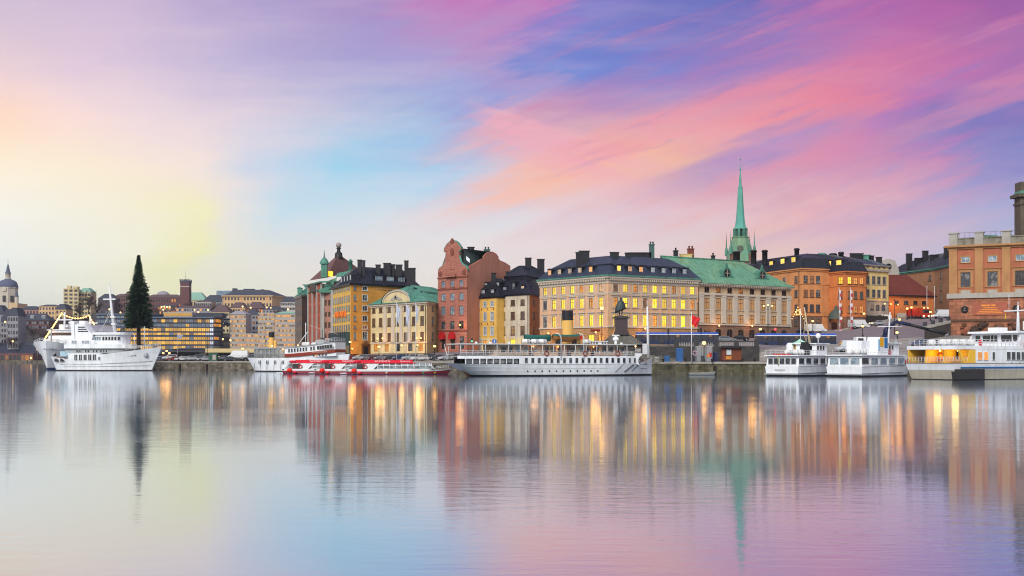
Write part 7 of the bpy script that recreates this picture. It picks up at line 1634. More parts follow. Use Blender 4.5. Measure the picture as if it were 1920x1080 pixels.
lamp_post('lower one of two lit street lamps seen one above the other through the crane', 1682, 623.5, 288, pw=45)
lamp_post('lit street lamp at the top of the hill road near the palace corner', 1744.5, 585, 345, pw=45)
lamp_post('lit street lamp among the parked cars before the red gabled house', 815, 649, 300, pw=50)
lamp_post('lit street lamp among the parked cars before the customs house', 710.5, 650, 322, pw=50)
lamp_post('lit street lamp beside the corner of the amber hotel', 656.5, 641, 334, pw=45)
lamp_post('three-armed street lamp before the green-roofed bank', 1440, 572, 300, 'triple')
lamp_post('lit street lamp on the hill top before the red truck, left of two', 1701, 578.5, 358, pw=90); lamp_post('lit street lamp on the hill top before the red truck, right of two', 1709, 576.5, 360, pw=90)
lamp_post('lit street lamp behind the parked cars on the left quay, left of three', 306, 662, 372, pw=60); lamp_post('lit street lamp behind the parked cars on the left quay, topmost of three', 312.5, 658, 376, pw=60); lamp_post('lit street lamp behind the parked cars on the left quay, right of three', 317.5, 662, 372, pw=60)
lamp_post('lit street lamp before the low yellow terminal', 455, 653.5, 380, pw=40)
lamp_post('lit street lamp far behind the terminal, beside the white office tower', 418, 636, 700, pw=60, base=4, rglobe=.6); lamp_post('lit street lamp just left of the white office tower', 432, 638, 700, pw=60, base=4, rglobe=.6)
def wall_lamp(label, px, py, d, pw=120, arm=-1):
    p = P(px, py, d); r = thing('wall_lamp', label, 'wall lamp', tuple(p), 0); b = MB(); b.tube([(0, 1.1, -.5), (arm * .6, .6, -.35), (0, 0, -.28)], .06, 5); b.obj('bracket', BLACK, r)
    lamp_glow(r, (0, 0, 0), .22, GLOW, pw, name='globe')
for lb, px, py, d in (('lit wall lamp on the corner building right of the statue pedestal', 1210, 616, 294), ('lit wall lamp on the corner building just left of the tall lamp post', 1117, 623, 290.5), ('lit wall lamp on the corner building behind the yellow funnel', 1028, 625, 305),
    ('lit wall lamp on the bank base, left of two', 1348.5, 610.5, 307.5), ('lit wall lamp on the bank base, right of two', 1410.5, 611, 315),
    ('lit wall lamp on the customs house, upper left pair, left', 708, 635, 346), ('lit wall lamp on the customs house, upper left pair, right', 717, 634.5, 345), ('lit wall lamp on the customs house at its right end, left', 781, 634, 332.5), ('lit wall lamp on the customs house at its right end, right', 789, 634, 331), ('lit lamp low on the customs house behind the flagpoles', 753, 648, 337), ('lit lamp low on the customs house beside the right flagpole', 783, 647, 332),
    ('lit wall lamp at the corner of the yellow town house', 876, 636.5, 337.5), ('lit wall lamp high on the red gabled house at its right window', 862.5, 609.5, 331),
    ('left lamp beside the portal of the deep orange house', 1561.5, 597, 350.5), ('right lamp beside the portal of the deep orange house', 1578, 597, 346.5), ('lit wall lamp on the pale yellow house', 1659, 569.5, 362), ('lit wall lamp on the left end of the tiled hall', 1670.5, 570, 376.5), ('lit wall lamp on the middle of the tiled hall', 1684, 571, 377),
    ('orange lit wall lamp low on the amber hotel', 660.5, 654, 350)):
    wall_lamp(lb, px, py, d, 110 if 'customs' in lb else 200)
# advent light arch on the tan orange house
p = P(1496, 590, 348.5); r = thing('advent_lights', 'A-shaped string of advent lights on the tan orange house', 'string lights', tuple(p)); b = MB(); b.tube([(-2.1, 0, -1.9), (0, 0, 2.2), (2.1, 0, -1.9)], .05, 4); b.obj('frame', BLACK, r)
b = MB()
for t in lin(0, 1, 7):
    for sg in (-1, 1): b.ball((sg * 2.1 * (1 - t), -.1, -1.9 + 4.1 * t), .13, 5)
for k in range(8): b.ball((.6 * math.cos(k * PI / 4), -.1, .6 + .6 * math.sin(k * PI / 4)), .15, 5)
b.obj('bulbs', GLOW, r)
def flag_pole(name, label, px, py0, d, zb, r0=.07, flag=None, cat='flagpole', group=None, m=None):
    q = W(px, d); r = thing(name, label, cat, (q[0], q[1], zb), 0, group); H = Z(py0, d) - zb
    b = MB(); b.tube([(0, 0, 0), (0, 0, H)], r0, 6, 0, r0 * .6); b.ball((0, 0, H + .08), r0 * 1.6, 5); b.obj('pole', m or RAILM, r)
    if flag: flag(r, H)
    return r
def hang(colr_, w_, h_, drop):
    def f(r, H):
        b = MB(); nx, nz_ = 7, 8; vs = []
        for i in range(nz_ + 1):
            for k in range(nx + 1): t = k / nx; vs.append((.05 + w_ * t * (1 - .5 * i / nz_), .18 * math.sin(k * 1.7 + i * .6), H - .2 - h_ * i / nz_ - drop * t))
        b.add(vs, [(i * (nx + 1) + k, i * (nx + 1) + k + 1, (i + 1) * (nx + 1) + k + 1, (i + 1) * (nx + 1) + k) for i in range(nz_) for k in range(nx)], 0, True); b.obj('flag', mat('flag_cloth_%d' % int(colr_[0] * 999 + colr_[2] * 99), colr_, .8, .1), r)
    return f
WF = c8(198, 204, 220)
for i, (px, l) in enumerate(((743.5, 'leftmost of three white flagpoles with hanging white flags before the customs house'), (761.5, 'middle one of three white flagpoles with hanging white flags before the customs house'), (779.5, 'rightmost of three white flagpoles with hanging white flags before the customs house'))):
    flag_pole('flagpole', l, px, 569, 300, 2.75, .1, hang(WF, .9 if i < 2 else .7, 4.0 if i != 1 else 4.6, 1.2))
flag_pole('flagpole', 'white flagpole with a torn red flag on the lower quay', 1296.5, 588, 253, 2.75, .12, hang(c8(214, 40, 44), 1.9, 2.0, .9))
flag_pole('flagpole', 'white flagpole with a pale flag on the left quay behind the parked cars', 332.5, 626, 375, 3, .08, hang(c8(190, 200, 224), 1.9, 1.2, .2))
flag_pole('flagpole', 'white flagpole standing by the small mint-roofed pavilion', 1501, 581, 250, 3.4, .1)
for px, l in ((1573.5, 'left banner pole with red and white streamer before the deep orange house'), (1594.5, 'right banner pole with red and white streamer before the deep orange house')):
    def ban(r, H):
        b = MB(); n = 16
        for i in range(n): z0 = H - .5 - i * .95; b.box(.06 + .12 * math.sin(i), .55 + .25 * math.sin(i * 1.7), -.05, .05, z0 - .92, z0, i % 2)
        b.obj('banner', [mat('banner_white', c8(206, 204, 208)), mat('banner_red', c8(176, 70, 76))], r)
    flag_pole('banner_pole', l, px, 541, 338, gz(px, 338), .1, ban, 'banner pole')
for px, py, l in ((1738, 537.5, 'thin white flagpole left of two before the red tiled hall'), (1752, 537.5, 'thin white flagpole right of two before the red tiled hall')): flag_pole('flagpole', l, px, py, 372, gz(px, 372), .09)
flag_pole('mast', 'dark thin steel mast before the seam between the two banks', 1308.5, 570, 290, 6.8, .12, None, 'mast', None, BLACK); flag_pole('mast', 'dark tall lighting mast beside the crane', 1677.5, 563, 300, 8, .12, None, 'mast', None, BLACK)
flag_pole('mast', 'dark thin mast before the passenger ship funnel and the wooded hill', 144, 575, 420, 2.5, .14, None, 'mast', None, BLACK); flag_pole('mast', 'dark thin mast left of the low yellow terminal', 389, 632, 390, 3, .1, None, 'mast', None, BLACK); flag_pole('mast', 'dark mast before the white office slab', 497, 612, 400, 3.5, .12, None, 'mast', None, BLACK)
# kiosk
q = W(1370.5, 254); r = thing('kiosk', 'small brown timber kiosk with a flat dark roof on the lower quay', 'kiosk', (q[0], q[1], 2.75), -.06)
b = MB(); b.box(-2.05, 2.05, -1.7, 1.7, .35, 3.0); b.obj('wall', mat('kiosk_timber', c8(112, 56, 32), .6, .15, kind='plank', cscale=3.0), r)
b = MB(); b.box(-2.0, 2.0, -1.65, 1.65, 0, .347); b.obj('plinth', BLACK, r); b = MB(); b.box(-2.9, 2.9, -2.5, 2.5, 3.003, 3.2); b.box(-2.3, 2.3, -2, 2, 3.203, 3.5, 0, None, .4, .4); b.obj('roof', BLACK, r)
MB().box(-1.15, -.15, -1.78, -1.703, 1.55, 2.65).obj('poster', mat('poster_white', c8(196, 206, 206), .6), r); MB().box(-1.3, -.1, -1.76, -1.703, .55, 1.25).obj('notice', mat('poster_orange', c8(196, 126, 48), .6), r)
# cabinets, toilets, bins, boxes
def cab(name, label, cat, px, py0, d, w_, dep, m, detail=None, zb=2.75):
    q = W(px, d); r = thing(name, label, cat, (q[0], q[1], zb)); H = Z(py0, d) - zb
    b = MB(); b.box(-w_ / 2, w_ / 2, -dep / 2, dep / 2, .08, H - .15); b.obj('body', m, r); b = MB(); b.box(-w_ / 2 - .06, w_ / 2 + .06, -dep / 2 - .06, dep / 2 + .06, H - .147, H, 0, None, .1, .1); b.obj('lid', m, r)
    if detail: detail(r, w_, dep, H)
    return r
BLU = mat('cabinet_blue', c8(44, 96, 156), .5, .15)
def seam(r, w_, dep, H):
    b = MB(); [b.box(x - .03, x + .03, -dep / 2 - .02, -dep / 2 - .003, .15, H - .2) for x in lin(-w_ / 2 + .1, w_ / 2 - .1, 4)]; b.box(w_ / 2 - .3, w_ / 2 - .2, -dep / 2 - .06, -dep / 2 - .003, H * .45, H * .55); b.obj('door', DARKM, r)
cab('portable_toilet', 'bright blue portable toilet against the dark wall on the quay', 'toilet', 1274, 653, 257, 1.45, 1.3, BLU, seam)
cab('waste_bin', 'small blue waste bin at the quay edge right of the steamship bow', 'bin', 1250.5, 667.5, 252.5, 1.1, .9, BLU, seam)
cab('utility_box', 'pale grey utility box at the quay edge beside the steamship bow', 'utility box', 1231, 669.5, 253, .9, .7, STONE, seam)
def sign(r, w_, dep, H):
    seam(r, w_, dep, H); b = MB(); b.lathe([(.35, -.02), (.35, .02)], 12, 0, (0, 0, 0), False, Matrix.Rotation(PI / 2, 4, 'X')); b.obj('hazard_sign', mat('orange_sticker', c8(224, 120, 50), .5), r, (.9, -dep / 2 - .03, H * .4)); b = MB(); b.box(-.25, .25, -.03, .0, -.5, .5); b.obj('poster', REDP, r, (w_ / 2 - .45, -dep / 2 - .01, H * .45))
cab('steel_container', 'grey steel container with an orange round sticker on the quay', 'container', 1319, 649, 259, 3.6, 2.2, GREYM, sign)
cab('waste_bin', 'dark waste bin beside the lit quay lamp', 'bin', 1317.5, 667, 254.5, .7, .6, DARKM, seam)
cab('cargo_box', 'dark blue box beside the grey steel container', 'box', 1340, 661, 260, 1.2, 1.0, mat('dark_blue_box', c8(44, 48, 96)), seam)
q = W(1303, 253.5); r = thing('life_buoy_post', 'post with a round lifebuoy beside the red flag pole', 'lifebuoy post', (q[0], q[1], 2.75)); MB().tube([(0, 0, 0), (0, 0, 4.4)], .07, 5).obj('post', DARKM, r); life_ring(r, 0, -.1, 1.9, 0, mat('pinkish_ring', c8(196, 160, 176)), .45)
# balustrade on the retaining wall
b = MB(); pts = [P(px, 0, 1) for px in ()]; prev = None
def wl_pt(px):
    i = [k for k in range(len(TER) - 1) if TER[k][0] <= px <= TER[k + 1][0]][0]; a, c = TER[i], TER[i + 1]; t = (px - a[0]) / (c[0] - a[0]); d = a[3][0] + (c[3][0] - a[3][0]) * t; return Vector((*W(px, d), a[3][1] + (c[3][1] - a[3][1]) * t + .25))
A_, B_ = wl_pt(1264), wl_pt(1423); L = (B_ - A_).length; rz = math.atan2(B_.y - A_.y, B_.x - A_.x)
b = MB(); b.box(0, L, -.16, .16, .95, 1.2); 
for x in lin(.5, L - .5, 5): b.box(x - .5, x + .5, -.25, .25, 0, .947)
o = b.obj('balustrade', mat('dark_balustrade', c8(60, 60, 58), .8, .2), None, tuple(A_), rz); o.rotation_euler = (0, -math.asin((B_.z - A_.z) / L), rz); tag(o, 'dark stone balustrade along the top of the retaining wall behind the kiosk', 'balustrade')
b = MB(); [b.lathe([(.07, 0), (.12, .3), (.06, .9)], 6, 0, (x, 0, 0)) for x in lin(1.2, L - 1.2, 44) if min(abs(x - p_) for p_ in lin(.5, L - .5, 5)) > .6]; b.obj('balusters', STONE, o)
# stone kerb parapet with posts at the palace end of the hill road
A_, B_ = P(1732, 612, 285), P(1781, 600.5, 291); d_ = B_ - A_; L = Vector((d_.x, d_.y)).length; rz = math.atan2(d_.y, d_.x)
r = thing('road_parapet', 'pale stone parapet with short posts climbing to the palace corner', 'parapet', tuple(A_), rz)
b = MB(); b.add([(0, -.3, -.7), (L, -.3, d_.z - .7), (L, .4, d_.z - .7), (0, .4, -.7), (0, -.3, 0), (L, -.3, d_.z), (L, .4, d_.z), (0, .4, 0)], [(0, 1, 5, 4), (4, 5, 6, 7), (2, 3, 7, 6), (0, 4, 7, 3), (1, 2, 6, 5)]); b.add([(0, -.2, -7), (L, -.2, -7), (L, -.2, d_.z - .7), (0, -.2, -.7)], [(0, 1, 2, 3)], 1); b.obj('wall', [STONE, mat('dark_stone_face', c8(72, 66, 62), .9, .3)], r)
for t in lin(.05, .95, 4): MB().box(-.35, .35, -.3, .4, -.0, .95).obj('post', DARKM, r, (L * t, 0, d_.z * t))
# mint-roofed pavilion
q = W(1500, 259); r = thing('pavilion', 'small pavilion with a curved mint-green tent roof behind the excursion boats', 'pavilion', (q[0], q[1], gz(1500, 259)))
zz = lambda py: Z(py, 259) - gz(1500, 259)
b = MB(); b.box(-1.5, 1.5, -1.5, 1.5, 0, zz(645)); b.obj('wall', mat('pavilion_ochre', c8(186, 150, 86)), r)
b = MB(); b.lathe([(2.1 * math.sqrt(2), zz(645.2)), (1.25 * math.sqrt(2), zz(642.5)), (.5 * math.sqrt(2), zz(639)), (.05, zz(635))], 4, 0, (0, 0, 0), False, None, PI / 4); b.obj('tent_roof', mat('mint_canvas', c8(168, 214, 190), .7), r)
MB().lathe([(.9, 0), (.9, 1.9), (.6, 2.4)], 10).obj('round_hatch', WHITE, r, (-2.3, -.6, .3))
# traffic lights
for px, d, pyt, lb, on in ((1253, 272, 624, 'dark traffic light pole left of the white flagpole', None), (1314.5, 276, 622, 'dark twin traffic light behind the red flag', None), (1453, 290, 622, 'traffic light showing red before the three-armed lamp', GLOWR), (885, 314, 640, 'traffic light beside a blue sign before the yellow house', glow('green_glow', (.05, 1, .45, 1), 2)), (1428, 292, 627, 'dark traffic light right of the street lamp before the bank', None)):
    zb = gz(px, d); q = W(px, d); r = thing('traffic_light', lb, 'traffic light', (q[0], q[1], zb)); H = Z(pyt, d) - zb; MB().tube([(0, 0, 0), (0, 0, H)], .08, 6).obj('pole', BLACK, r); b = MB(); b.box(-.2, .2, -.2, .15, H - .2, H + .9); b.obj('signal_head', BLACK, r)
    if on: MB().ball((0, -.25, H + (.6 if on == GLOWR else .0)), .3 if on == GLOWR else .2, 6).obj('lit_lens', on, r)
q = W(927, 318); r = thing('road_sign', 'round blue road sign before the white town house', 'road sign', (q[0], q[1], gz(927, 318))); H = Z(640, 318) - gz(927, 318); MB().tube([(0, 0, 0), (0, 0, H)], .06, 5).obj('pole', DARKM, r); MB().lathe([(.65, -.03), (.65, .03)], 14, 0, (0, 0, 0), False, Matrix.Translation((0, -.1, H)) @ Matrix.Rotation(PI / 2, 4, 'X')).obj('disc', mat('sign_blue', c8(60, 110, 180)), r); b = MB(); b.box(-.1, .1, -.17, -.14, H - .4, H + .4); b.obj('symbol', WHITE, r)

# ---------------------------------------------------------------- vehicles
CARG = mat('car_glass', c8(34, 38, 44), .1, .1, spec=.7); TYRE = mat('tyre', c8(28, 28, 30), .8); HEADL = mat('headlamp_glass', c8(206, 208, 210), .2, spec=.7); TAILL = mat('tail_lamp', c8(120, 16, 18), .3)
PROFS = dict(
 sedan=([(-2.2, .35), (-2.25, .8), (-2.1, .98), (-1.45, 1.02), (.95, .98), (1.9, .86), (2.2, .7), (2.22, .35)], [(-1.5, 1.0), (-.85, 1.42), (.25, 1.44), (1.05, .98)]),
 hatch=([(-1.95, .35), (-2.0, .85), (-1.9, 1.05), (1.0, 1.0), (1.8, .86), (2.0, .68), (2.02, .35)], [(-1.9, 1.03), (-1.55, 1.48), (.2, 1.5), (1.1, .99)]),
 estate=([(-2.25, .35), (-2.3, .85), (-2.2, 1.05), (1.0, 1.0), (2.0, .88), (2.25, .7), (2.27, .35)], [(-2.2, 1.03), (-1.85, 1.5), (.3, 1.52), (1.1, .99)]),
 suv=([(-2.25, .42), (-2.3, .95), (-2.2, 1.15), (1.1, 1.1), (2.0, 1.0), (2.25, .78), (2.27, .42)], [(-2.2, 1.13), (-1.95, 1.68), (.3, 1.7), (1.1, 1.1)]),
 van=([(-2.5, .4), (-2.55, 1.1), (1.45, 1.15), (2.3, 1.0), (2.5, .75), (2.52, .4)], [(-2.53, 1.12), (-2.48, 2.15), (.95, 2.18), (1.75, 1.13)]),
 box=([(-3.0, .5), (-3.0, 1.2), (1.9, 1.25), (2.9, 1.1), (3.0, .8), (3.0, .5)], [(-3.0, 1.22), (-2.95, 2.6), (1.6, 2.6), (2.3, 1.24)]))
def car(label, kind, col, loc, rz, cat='car', name='parked_car', group=None, lights=False):
    key = ('car', kind, col)
    r = thing(name, label, cat, loc, rz, group); pr, cb = PROFS[kind]; w = .88 if kind not in ('van', 'box') else 1.0
    if key not in MC:
        m = mat('paint_%s_%d' % (kind, abs(hash(col)) % 99999), col, .25, .04, spec=.6)
        b = MB(); b.ext(pr, -w, w)
        n = len(cb); vs = [(x, -w * (1 if i in (0, n - 1) else .8), z) for i, (x, z) in enumerate(cb)] + [(x, w * (1 if i in (0, n - 1) else .8), z) for i, (x, z) in enumerate(cb)]
        b.add(vs, [(0, 1, 2, 3), (7, 6, 5, 4), (1, 0, 4, 5), (2, 1, 5, 6), (3, 2, 6, 7)])
        body = b.mesh('body', m)
        me2 = bmesh.new(); me2.from_mesh(body); bmesh.ops.bevel(me2, geom=[e for e in me2.edges if e.calc_face_angle(0) > .5], offset=.06, segments=2, affect='EDGES'); me2.to_mesh(body); me2.free()
        g_ = MB(); k = .86
        cx = sum(p[0] for p in cb) / 4
        if kind not in ('box',):
            q = [(cx + (x - cx) * k, z0) for (x, z0) in cb]; zl = cb[0][1] + .06; zh = cb[1][1] - .08
            xa, xb_ = (q[0][0], q[3][0]); ta, tb = q[1][0], q[2][0]
            if kind == 'van': xa = ta = .35
            for sg in (-1, 1): g_.add([(xa, sg * (w * .985 + .012), zl), (xb_, sg * (w * .985 + .012), zl), (tb, sg * (w * .83 + .012), zh), (ta, sg * (w * .83 + .012), zh)], [(0, 1, 2, 3)])
        p3, p2 = Vector((cb[3][0], 0, cb[3][1])), Vector((cb[2][0], 0, cb[2][1])); nn = Vector((.02, 0, .02))
        a, c = p3.lerp(p2, .1) + nn, p3.lerp(p2, .88) + nn; g_.add([(a.x, -w * .88, a.z), (a.x, w * .88, a.z), (c.x, w * .74, c.z), (c.x, -w * .74, c.z)], [(0, 1, 2, 3)])
        if kind not in ('van', 'box'):
            p0, p1 = Vector((cb[0][0], 0, cb[0][1])), Vector((cb[1][0], 0, cb[1][1])); nn = Vector((-.02, 0, .02)); a, c = p0.lerp(p1, .12) + nn, p0.lerp(p1, .86) + nn; g_.add([(a.x, -w * .86, a.z), (a.x, w * .86, a.z), (c.x, w * .74, c.z), (c.x, -w * .74, c.z)], [(0, 1, 2, 3)])
        gm = g_.mesh('windows', CARG)
        wr = .33 if kind not in ('van', 'box') else .38
        wm = MB(); M = Matrix.Rotation(PI / 2, 4, 'X'); wm.lathe([(wr * .6, -.1), (wr, -.1), (wr, .1), (wr * .6, .1)], 14, 0, (0, 0, 0), True, M); wm.lathe([(wr * .62, -.11), (wr * .62, .11)], 10, 1, (0, 0, 0), False, M); wmm = wm.mesh('wheel', [TYRE, GREYM])
        hl = MB().box(-.03, .03, -.2, .2, -.09, .09).mesh('headlight', HEADL); tl = MB().box(-.03, .03, -.16, .16, -.12, .12).mesh('tail_light', TAILL)
        MC[key] = (body, gm, wmm, hl, tl, wr)
    body, gm, wmm, hl, tl, wr = MC[key]
    place('body', body, r); place('windows', gm, r)
    xf, xr = (1.38, -1.38) if kind not in ('van', 'box') else (1.6, -1.55)
    for x in (xf, xr):
        for sg in (-1, 1): place('wheel', wmm, r, (x, sg * (w - .06), wr))
    xe = pr[-1][0]; xs_ = pr[0][0]; zf = pr[-2][1] if kind in ('sedan',) else pr[-2][1]
    for sg in (-1, 1):
        place('headlight', hl, r, (xe + .0, sg * (w - .28), zf - .06)); place('tail_light', tl, r, (xs_ - .03, sg * (w - .22), zf + .08))
        if lights: MB().ball((0, 0, 0), .16, 5).obj('lit_headlight', GLOWW, r, (xe + .12, sg * (w - .28), zf - .06))
    return r
SIL, DGR, WHT_, BLK_, RED_, BLU_, GRY_, BRG = c8(168, 172, 176), c8(66, 70, 76), c8(208, 210, 210), c8(26, 28, 34), c8(128, 28, 32), c8(40, 62, 104), c8(120, 124, 128), c8(96, 40, 52)
GQ = 'cars parked on the quay'
row = [ # px, distance, kind, colour, label, heading
 (641, 336, 'estate', BRG, 'wine-red estate car parked at the left end of the row before the hotel'), (658, 333, 'sedan', RED_, 'dark red saloon parked beside the lit lamp at the hotel corner'), (675, 331, 'hatch', SIL, 'silver hatchback parked under the dark arched hotel door'), (690, 327, 'hatch', GRY_, 'grey hatchback parked at the seam of the hotel and the customs house'), (703, 325, 'sedan', BRG, 'wine-red saloon parked before the left end of the customs house'),
 (717, 323, 'estate', GRY_, 'mid-grey estate car parked behind the nearest red boat roof, right of a lamp'), (733, 319, 'estate', DGR, 'charcoal estate car parked just left of the leftmost flagpole'), (752, 316, 'suv', BLU_, 'dark blue off-road car parked right of the leftmost flagpole'), (770, 313, 'suv', SIL, 'silver off-road car parked between the middle and right flagpoles'), (786, 308, 'estate', WHT_, 'white estate car parked right of the flagpoles'), (801, 310, 'suv', DGR, 'charcoal off-road car parked before the right end of the customs house'), (822, 305, 'estate', DGR, 'dark estate car parked under the lamp before the red gabled house'), (838, 302, 'estate', SIL, 'silver estate car parked before the red awnings'),
 (852, 303, 'sedan', BLK_, 'black saloon parked at the steamship stern')]
for px, d, kd, cl, lb in row:
    q = W(px, d - 6); car(lb, kd, cl, (q[0], q[1], gz(px, d - 6) + .01), math.radians(205 + (px % 7) * 2), group=GQ)
row = [(308, 366, 'sedan', BLU_, 'dark blue car half hidden by the cruise ship bow'), (318, 362, 'suv', WHT_, 'white off-road car parked first from the cruise ship bow'), (326, 359, 'sedan', RED_, 'red saloon parked before a white off-road car near the ship bow'), (341, 359, 'estate', WHT_, 'white estate car parked under the pale flag'), (356, 360, 'hatch', SIL, 'silver hatchback parked before the grey shed, left'), (370, 361, 'suv', DGR, 'charcoal off-road car parked before the grey shed, right'), (384, 358, 'estate', SIL, 'silver estate car parked left of the low yellow terminal'), (416, 358, 'hatch', GRY_, 'grey hatchback parked before the terminal, left of the white van'), (429, 357, 'sedan', DGR, 'dark saloon parked just left of the white van'), (467, 356, 'suv', BLK_, 'black car between the white van and the ferry stern')]
for px, d, kd, cl, lb in row:
    q = W(px, d); car(lb, kd, cl, (q[0], q[1], gz(px, d) + .01), math.radians(190 + (px % 9) * 3), group='cars parked on the left quay')
q = W(447, 358); car('white panel van parked among cars before the yellow terminal', 'box', WHT_, (q[0], q[1], gz(447, 358)), math.radians(180), 'van', 'van')
q = W(400, 356); r = thing('ticket_booth', 'small dark green booth with a pale panel among the parked cars', 'booth', (q[0], q[1], 2.76)); MB().box(-1.3, 1.3, -.6, .6, 0, 2.4).obj('body', mat('booth_green', c8(52, 84, 72)), r); MB().box(-.1, .9, -.65, -.603, .4, 1.9).obj('panel', STONE, r)
q = W(1530, 338); car('white van parked below the tan orange house', 'box', WHT_, (q[0], q[1], gz(1530, 338)), math.radians(10), 'van', 'van')
q = W(1508, 340); car('black car parked left of the white van below the tan orange house', 'estate', BLK_, (q[0], q[1], gz(1508, 340)), math.radians(10))
q = W(1610, 341); car('white minibus half hidden by the kerb right of the banner poles', 'box', WHT_, (q[0], q[1], gz(1610, 341) - .1), math.radians(8), 'van', 'van')
q = W(1645, 345); car('pale car with lit headlamps turning by the low dark wall', 'sedan', SIL, (q[0], q[1], gz(1645, 345)), math.radians(200), name='moving_car', lights=True)
q = W(1656, 362); car('white van with lit headlamps at the hill top before the pale yellow house', 'van', WHT_, (q[0], q[1], gz(1656, 362)), math.radians(200), 'van', 'van', lights=True)
q = W(1767, 352); car('white van passing the palace corner at the hill top', 'box', WHT_, (q[0], q[1], gz(1767, 352)), math.radians(186), 'van', 'van', lights=True)
for px, cl, lb, kd in ((1725, BLU_, 'blue car below the crane arm, left of two', 'suv'), (1745, BLK_, 'dark car below the crane arm, right of two', 'suv'), (1762, DGR, 'charcoal car beside the palace corner under the parapet', 'estate')):
    q = W(px, 272); car(lb, kd, cl, (q[0], q[1], gz(px, 272)), math.radians(185))
for px, d, cl, lb, kd in ((1388, 300, BLK_, 'black car before the bank base beneath its arched door', 'sedan'), (1362, 296, GRY_, 'grey car before the left half of the bank base', 'estate'), (1462, 300, BLK_, 'black car before the three-armed lamp', 'sedan')):
    q = W(px, d); car(lb, kd, cl, (q[0], q[1], gz(px, d)), math.radians(4))
# red truck with lit lamps on the hill
q = W(1733, 356); r = thing('truck', 'red truck with lit roof lamps and headlamps at the top of the hill road', 'truck', (q[0], q[1], gz(1733, 356)), math.radians(-75))
RT = mat('truck_red', c8(168, 40, 24), .4, .1); b = MB(); b.box(-1.2, .9, -1.25, 1.25, .6, 3.1, 0, None, .08, .05); b.obj('cab', RT, r); MB().box(-7.5, -1.3, -1.25, 1.25, .9, 3.3).obj('cargo_body', RT, r); MB().box(.84, .93, -1.05, 1.05, 1.8, 2.7).obj('windscreen', CARG, r)
for x in (.0, -4.6, -6.2):
    for sg in (-1, 1): MB().lathe([(.5, -.15), (.5, .15)], 12, 0, (0, 0, 0), False, Matrix.Rotation(PI / 2, 4, 'X')).obj('wheel', TYRE, r, (x, sg * 1.15, .5))
for y in (-.85, .85): MB().ball((0, 0, 0), .26, 6).obj('headlight', GLOWW, r, (.98, y, .8)); MB().ball((0, 0, 0), .22, 6).obj('roof_lamp', GLOW, r, (.85, y * .8, 3.2))
# loader crane on a white truck
q = W(1640, 262); zt = gz(1640, 262); r = thing('crane_truck', 'white truck with a folding dark blue loader crane reaching to the right', 'crane truck', (q[0], q[1], zt), math.radians(0))
S_ = 262 / FPX; cx = lambda px: (px - 1640) * S_; cz = lambda py: Z(py, 262) - zt
b = MB(); b.box(cx(1602), cx(1622), -1.2, 1.2, .9, 3.4, 0, None, .15, .05); b.obj('cab', WHITE, r); b = MB(); b.box(cx(1623), cx(1672), -1.2, 1.2, 1.1, 1.5); b.obj('flatbed', DARKM, r); MB().box(cx(1606), cx(1616), -1.26, -1.203, 2.2, 3.1).obj('cab_window', CARG, r); MB().box(cx(1626), cx(1646), -1.1, 1.1, 1.503, 3.4).obj('load_box', mat('grey_white_load', c8(188, 190, 188), .6, .2), r)
for x in (1609, 1650, 1660):
    for sg in (-1, 1): MB().lathe([(.5, -.15), (.5, .15)], 12, 0, (0, 0, 0), False, Matrix.Rotation(PI / 2, 4, 'X')).obj('wheel', TYRE, r, (cx(x), sg * 1.1, .5))
CRB = mat('crane_dark_blue', c8(30, 38, 70), .4, .15)
b = MB(); b.box(cx(1655), cx(1664), -.6, .6, 1.5, cz(628)); b.tube([(cx(1659), 0, cz(632)), (cx(1661), 0, cz(617)), (cx(1664), 0, cz(613))], .5, 6); b.tube([(cx(1662), 0, cz(616)), (cx(1676), 0, cz(604.5)), (cx(1684), 0, cz(603.5))], .42, 6, 0, .34); b.tube([(cx(1664), 0, cz(620)), (cx(1678), 0, cz(607))], .2, 6); b.obj('crane_base', CRB, r)
b = MB(); b.tube([(cx(1680), 0, cz(603)), (cx(1706), 0, cz(609))], .42, 6); b.tube([(cx(1704), 0, cz(608.5)), (cx(1742), 0, cz(618))], .36, 6, 1); b.tube([(cx(1740), 0, cz(617.5)), (cx(1775), 0, cz(626.5))], .42, 6, 1); b.obj('crane_arm', [CRB, BLACK], r)
b = MB(); b.tube([(cx(1772), 0, cz(626)), (cx(1777), 0, cz(629))], .4, 6); b.tube([(cx(1777), 0, cz(624)), (cx(1770), 0, cz(636))], .1, 5); b.obj('crane_tip', GREYM, r)
q = W(1592, 263); car('white pickup van left of the crane truck', 'box', c8(190, 194, 198), (q[0], q[1], gz(1592, 263)), math.radians(182), 'van', 'van')
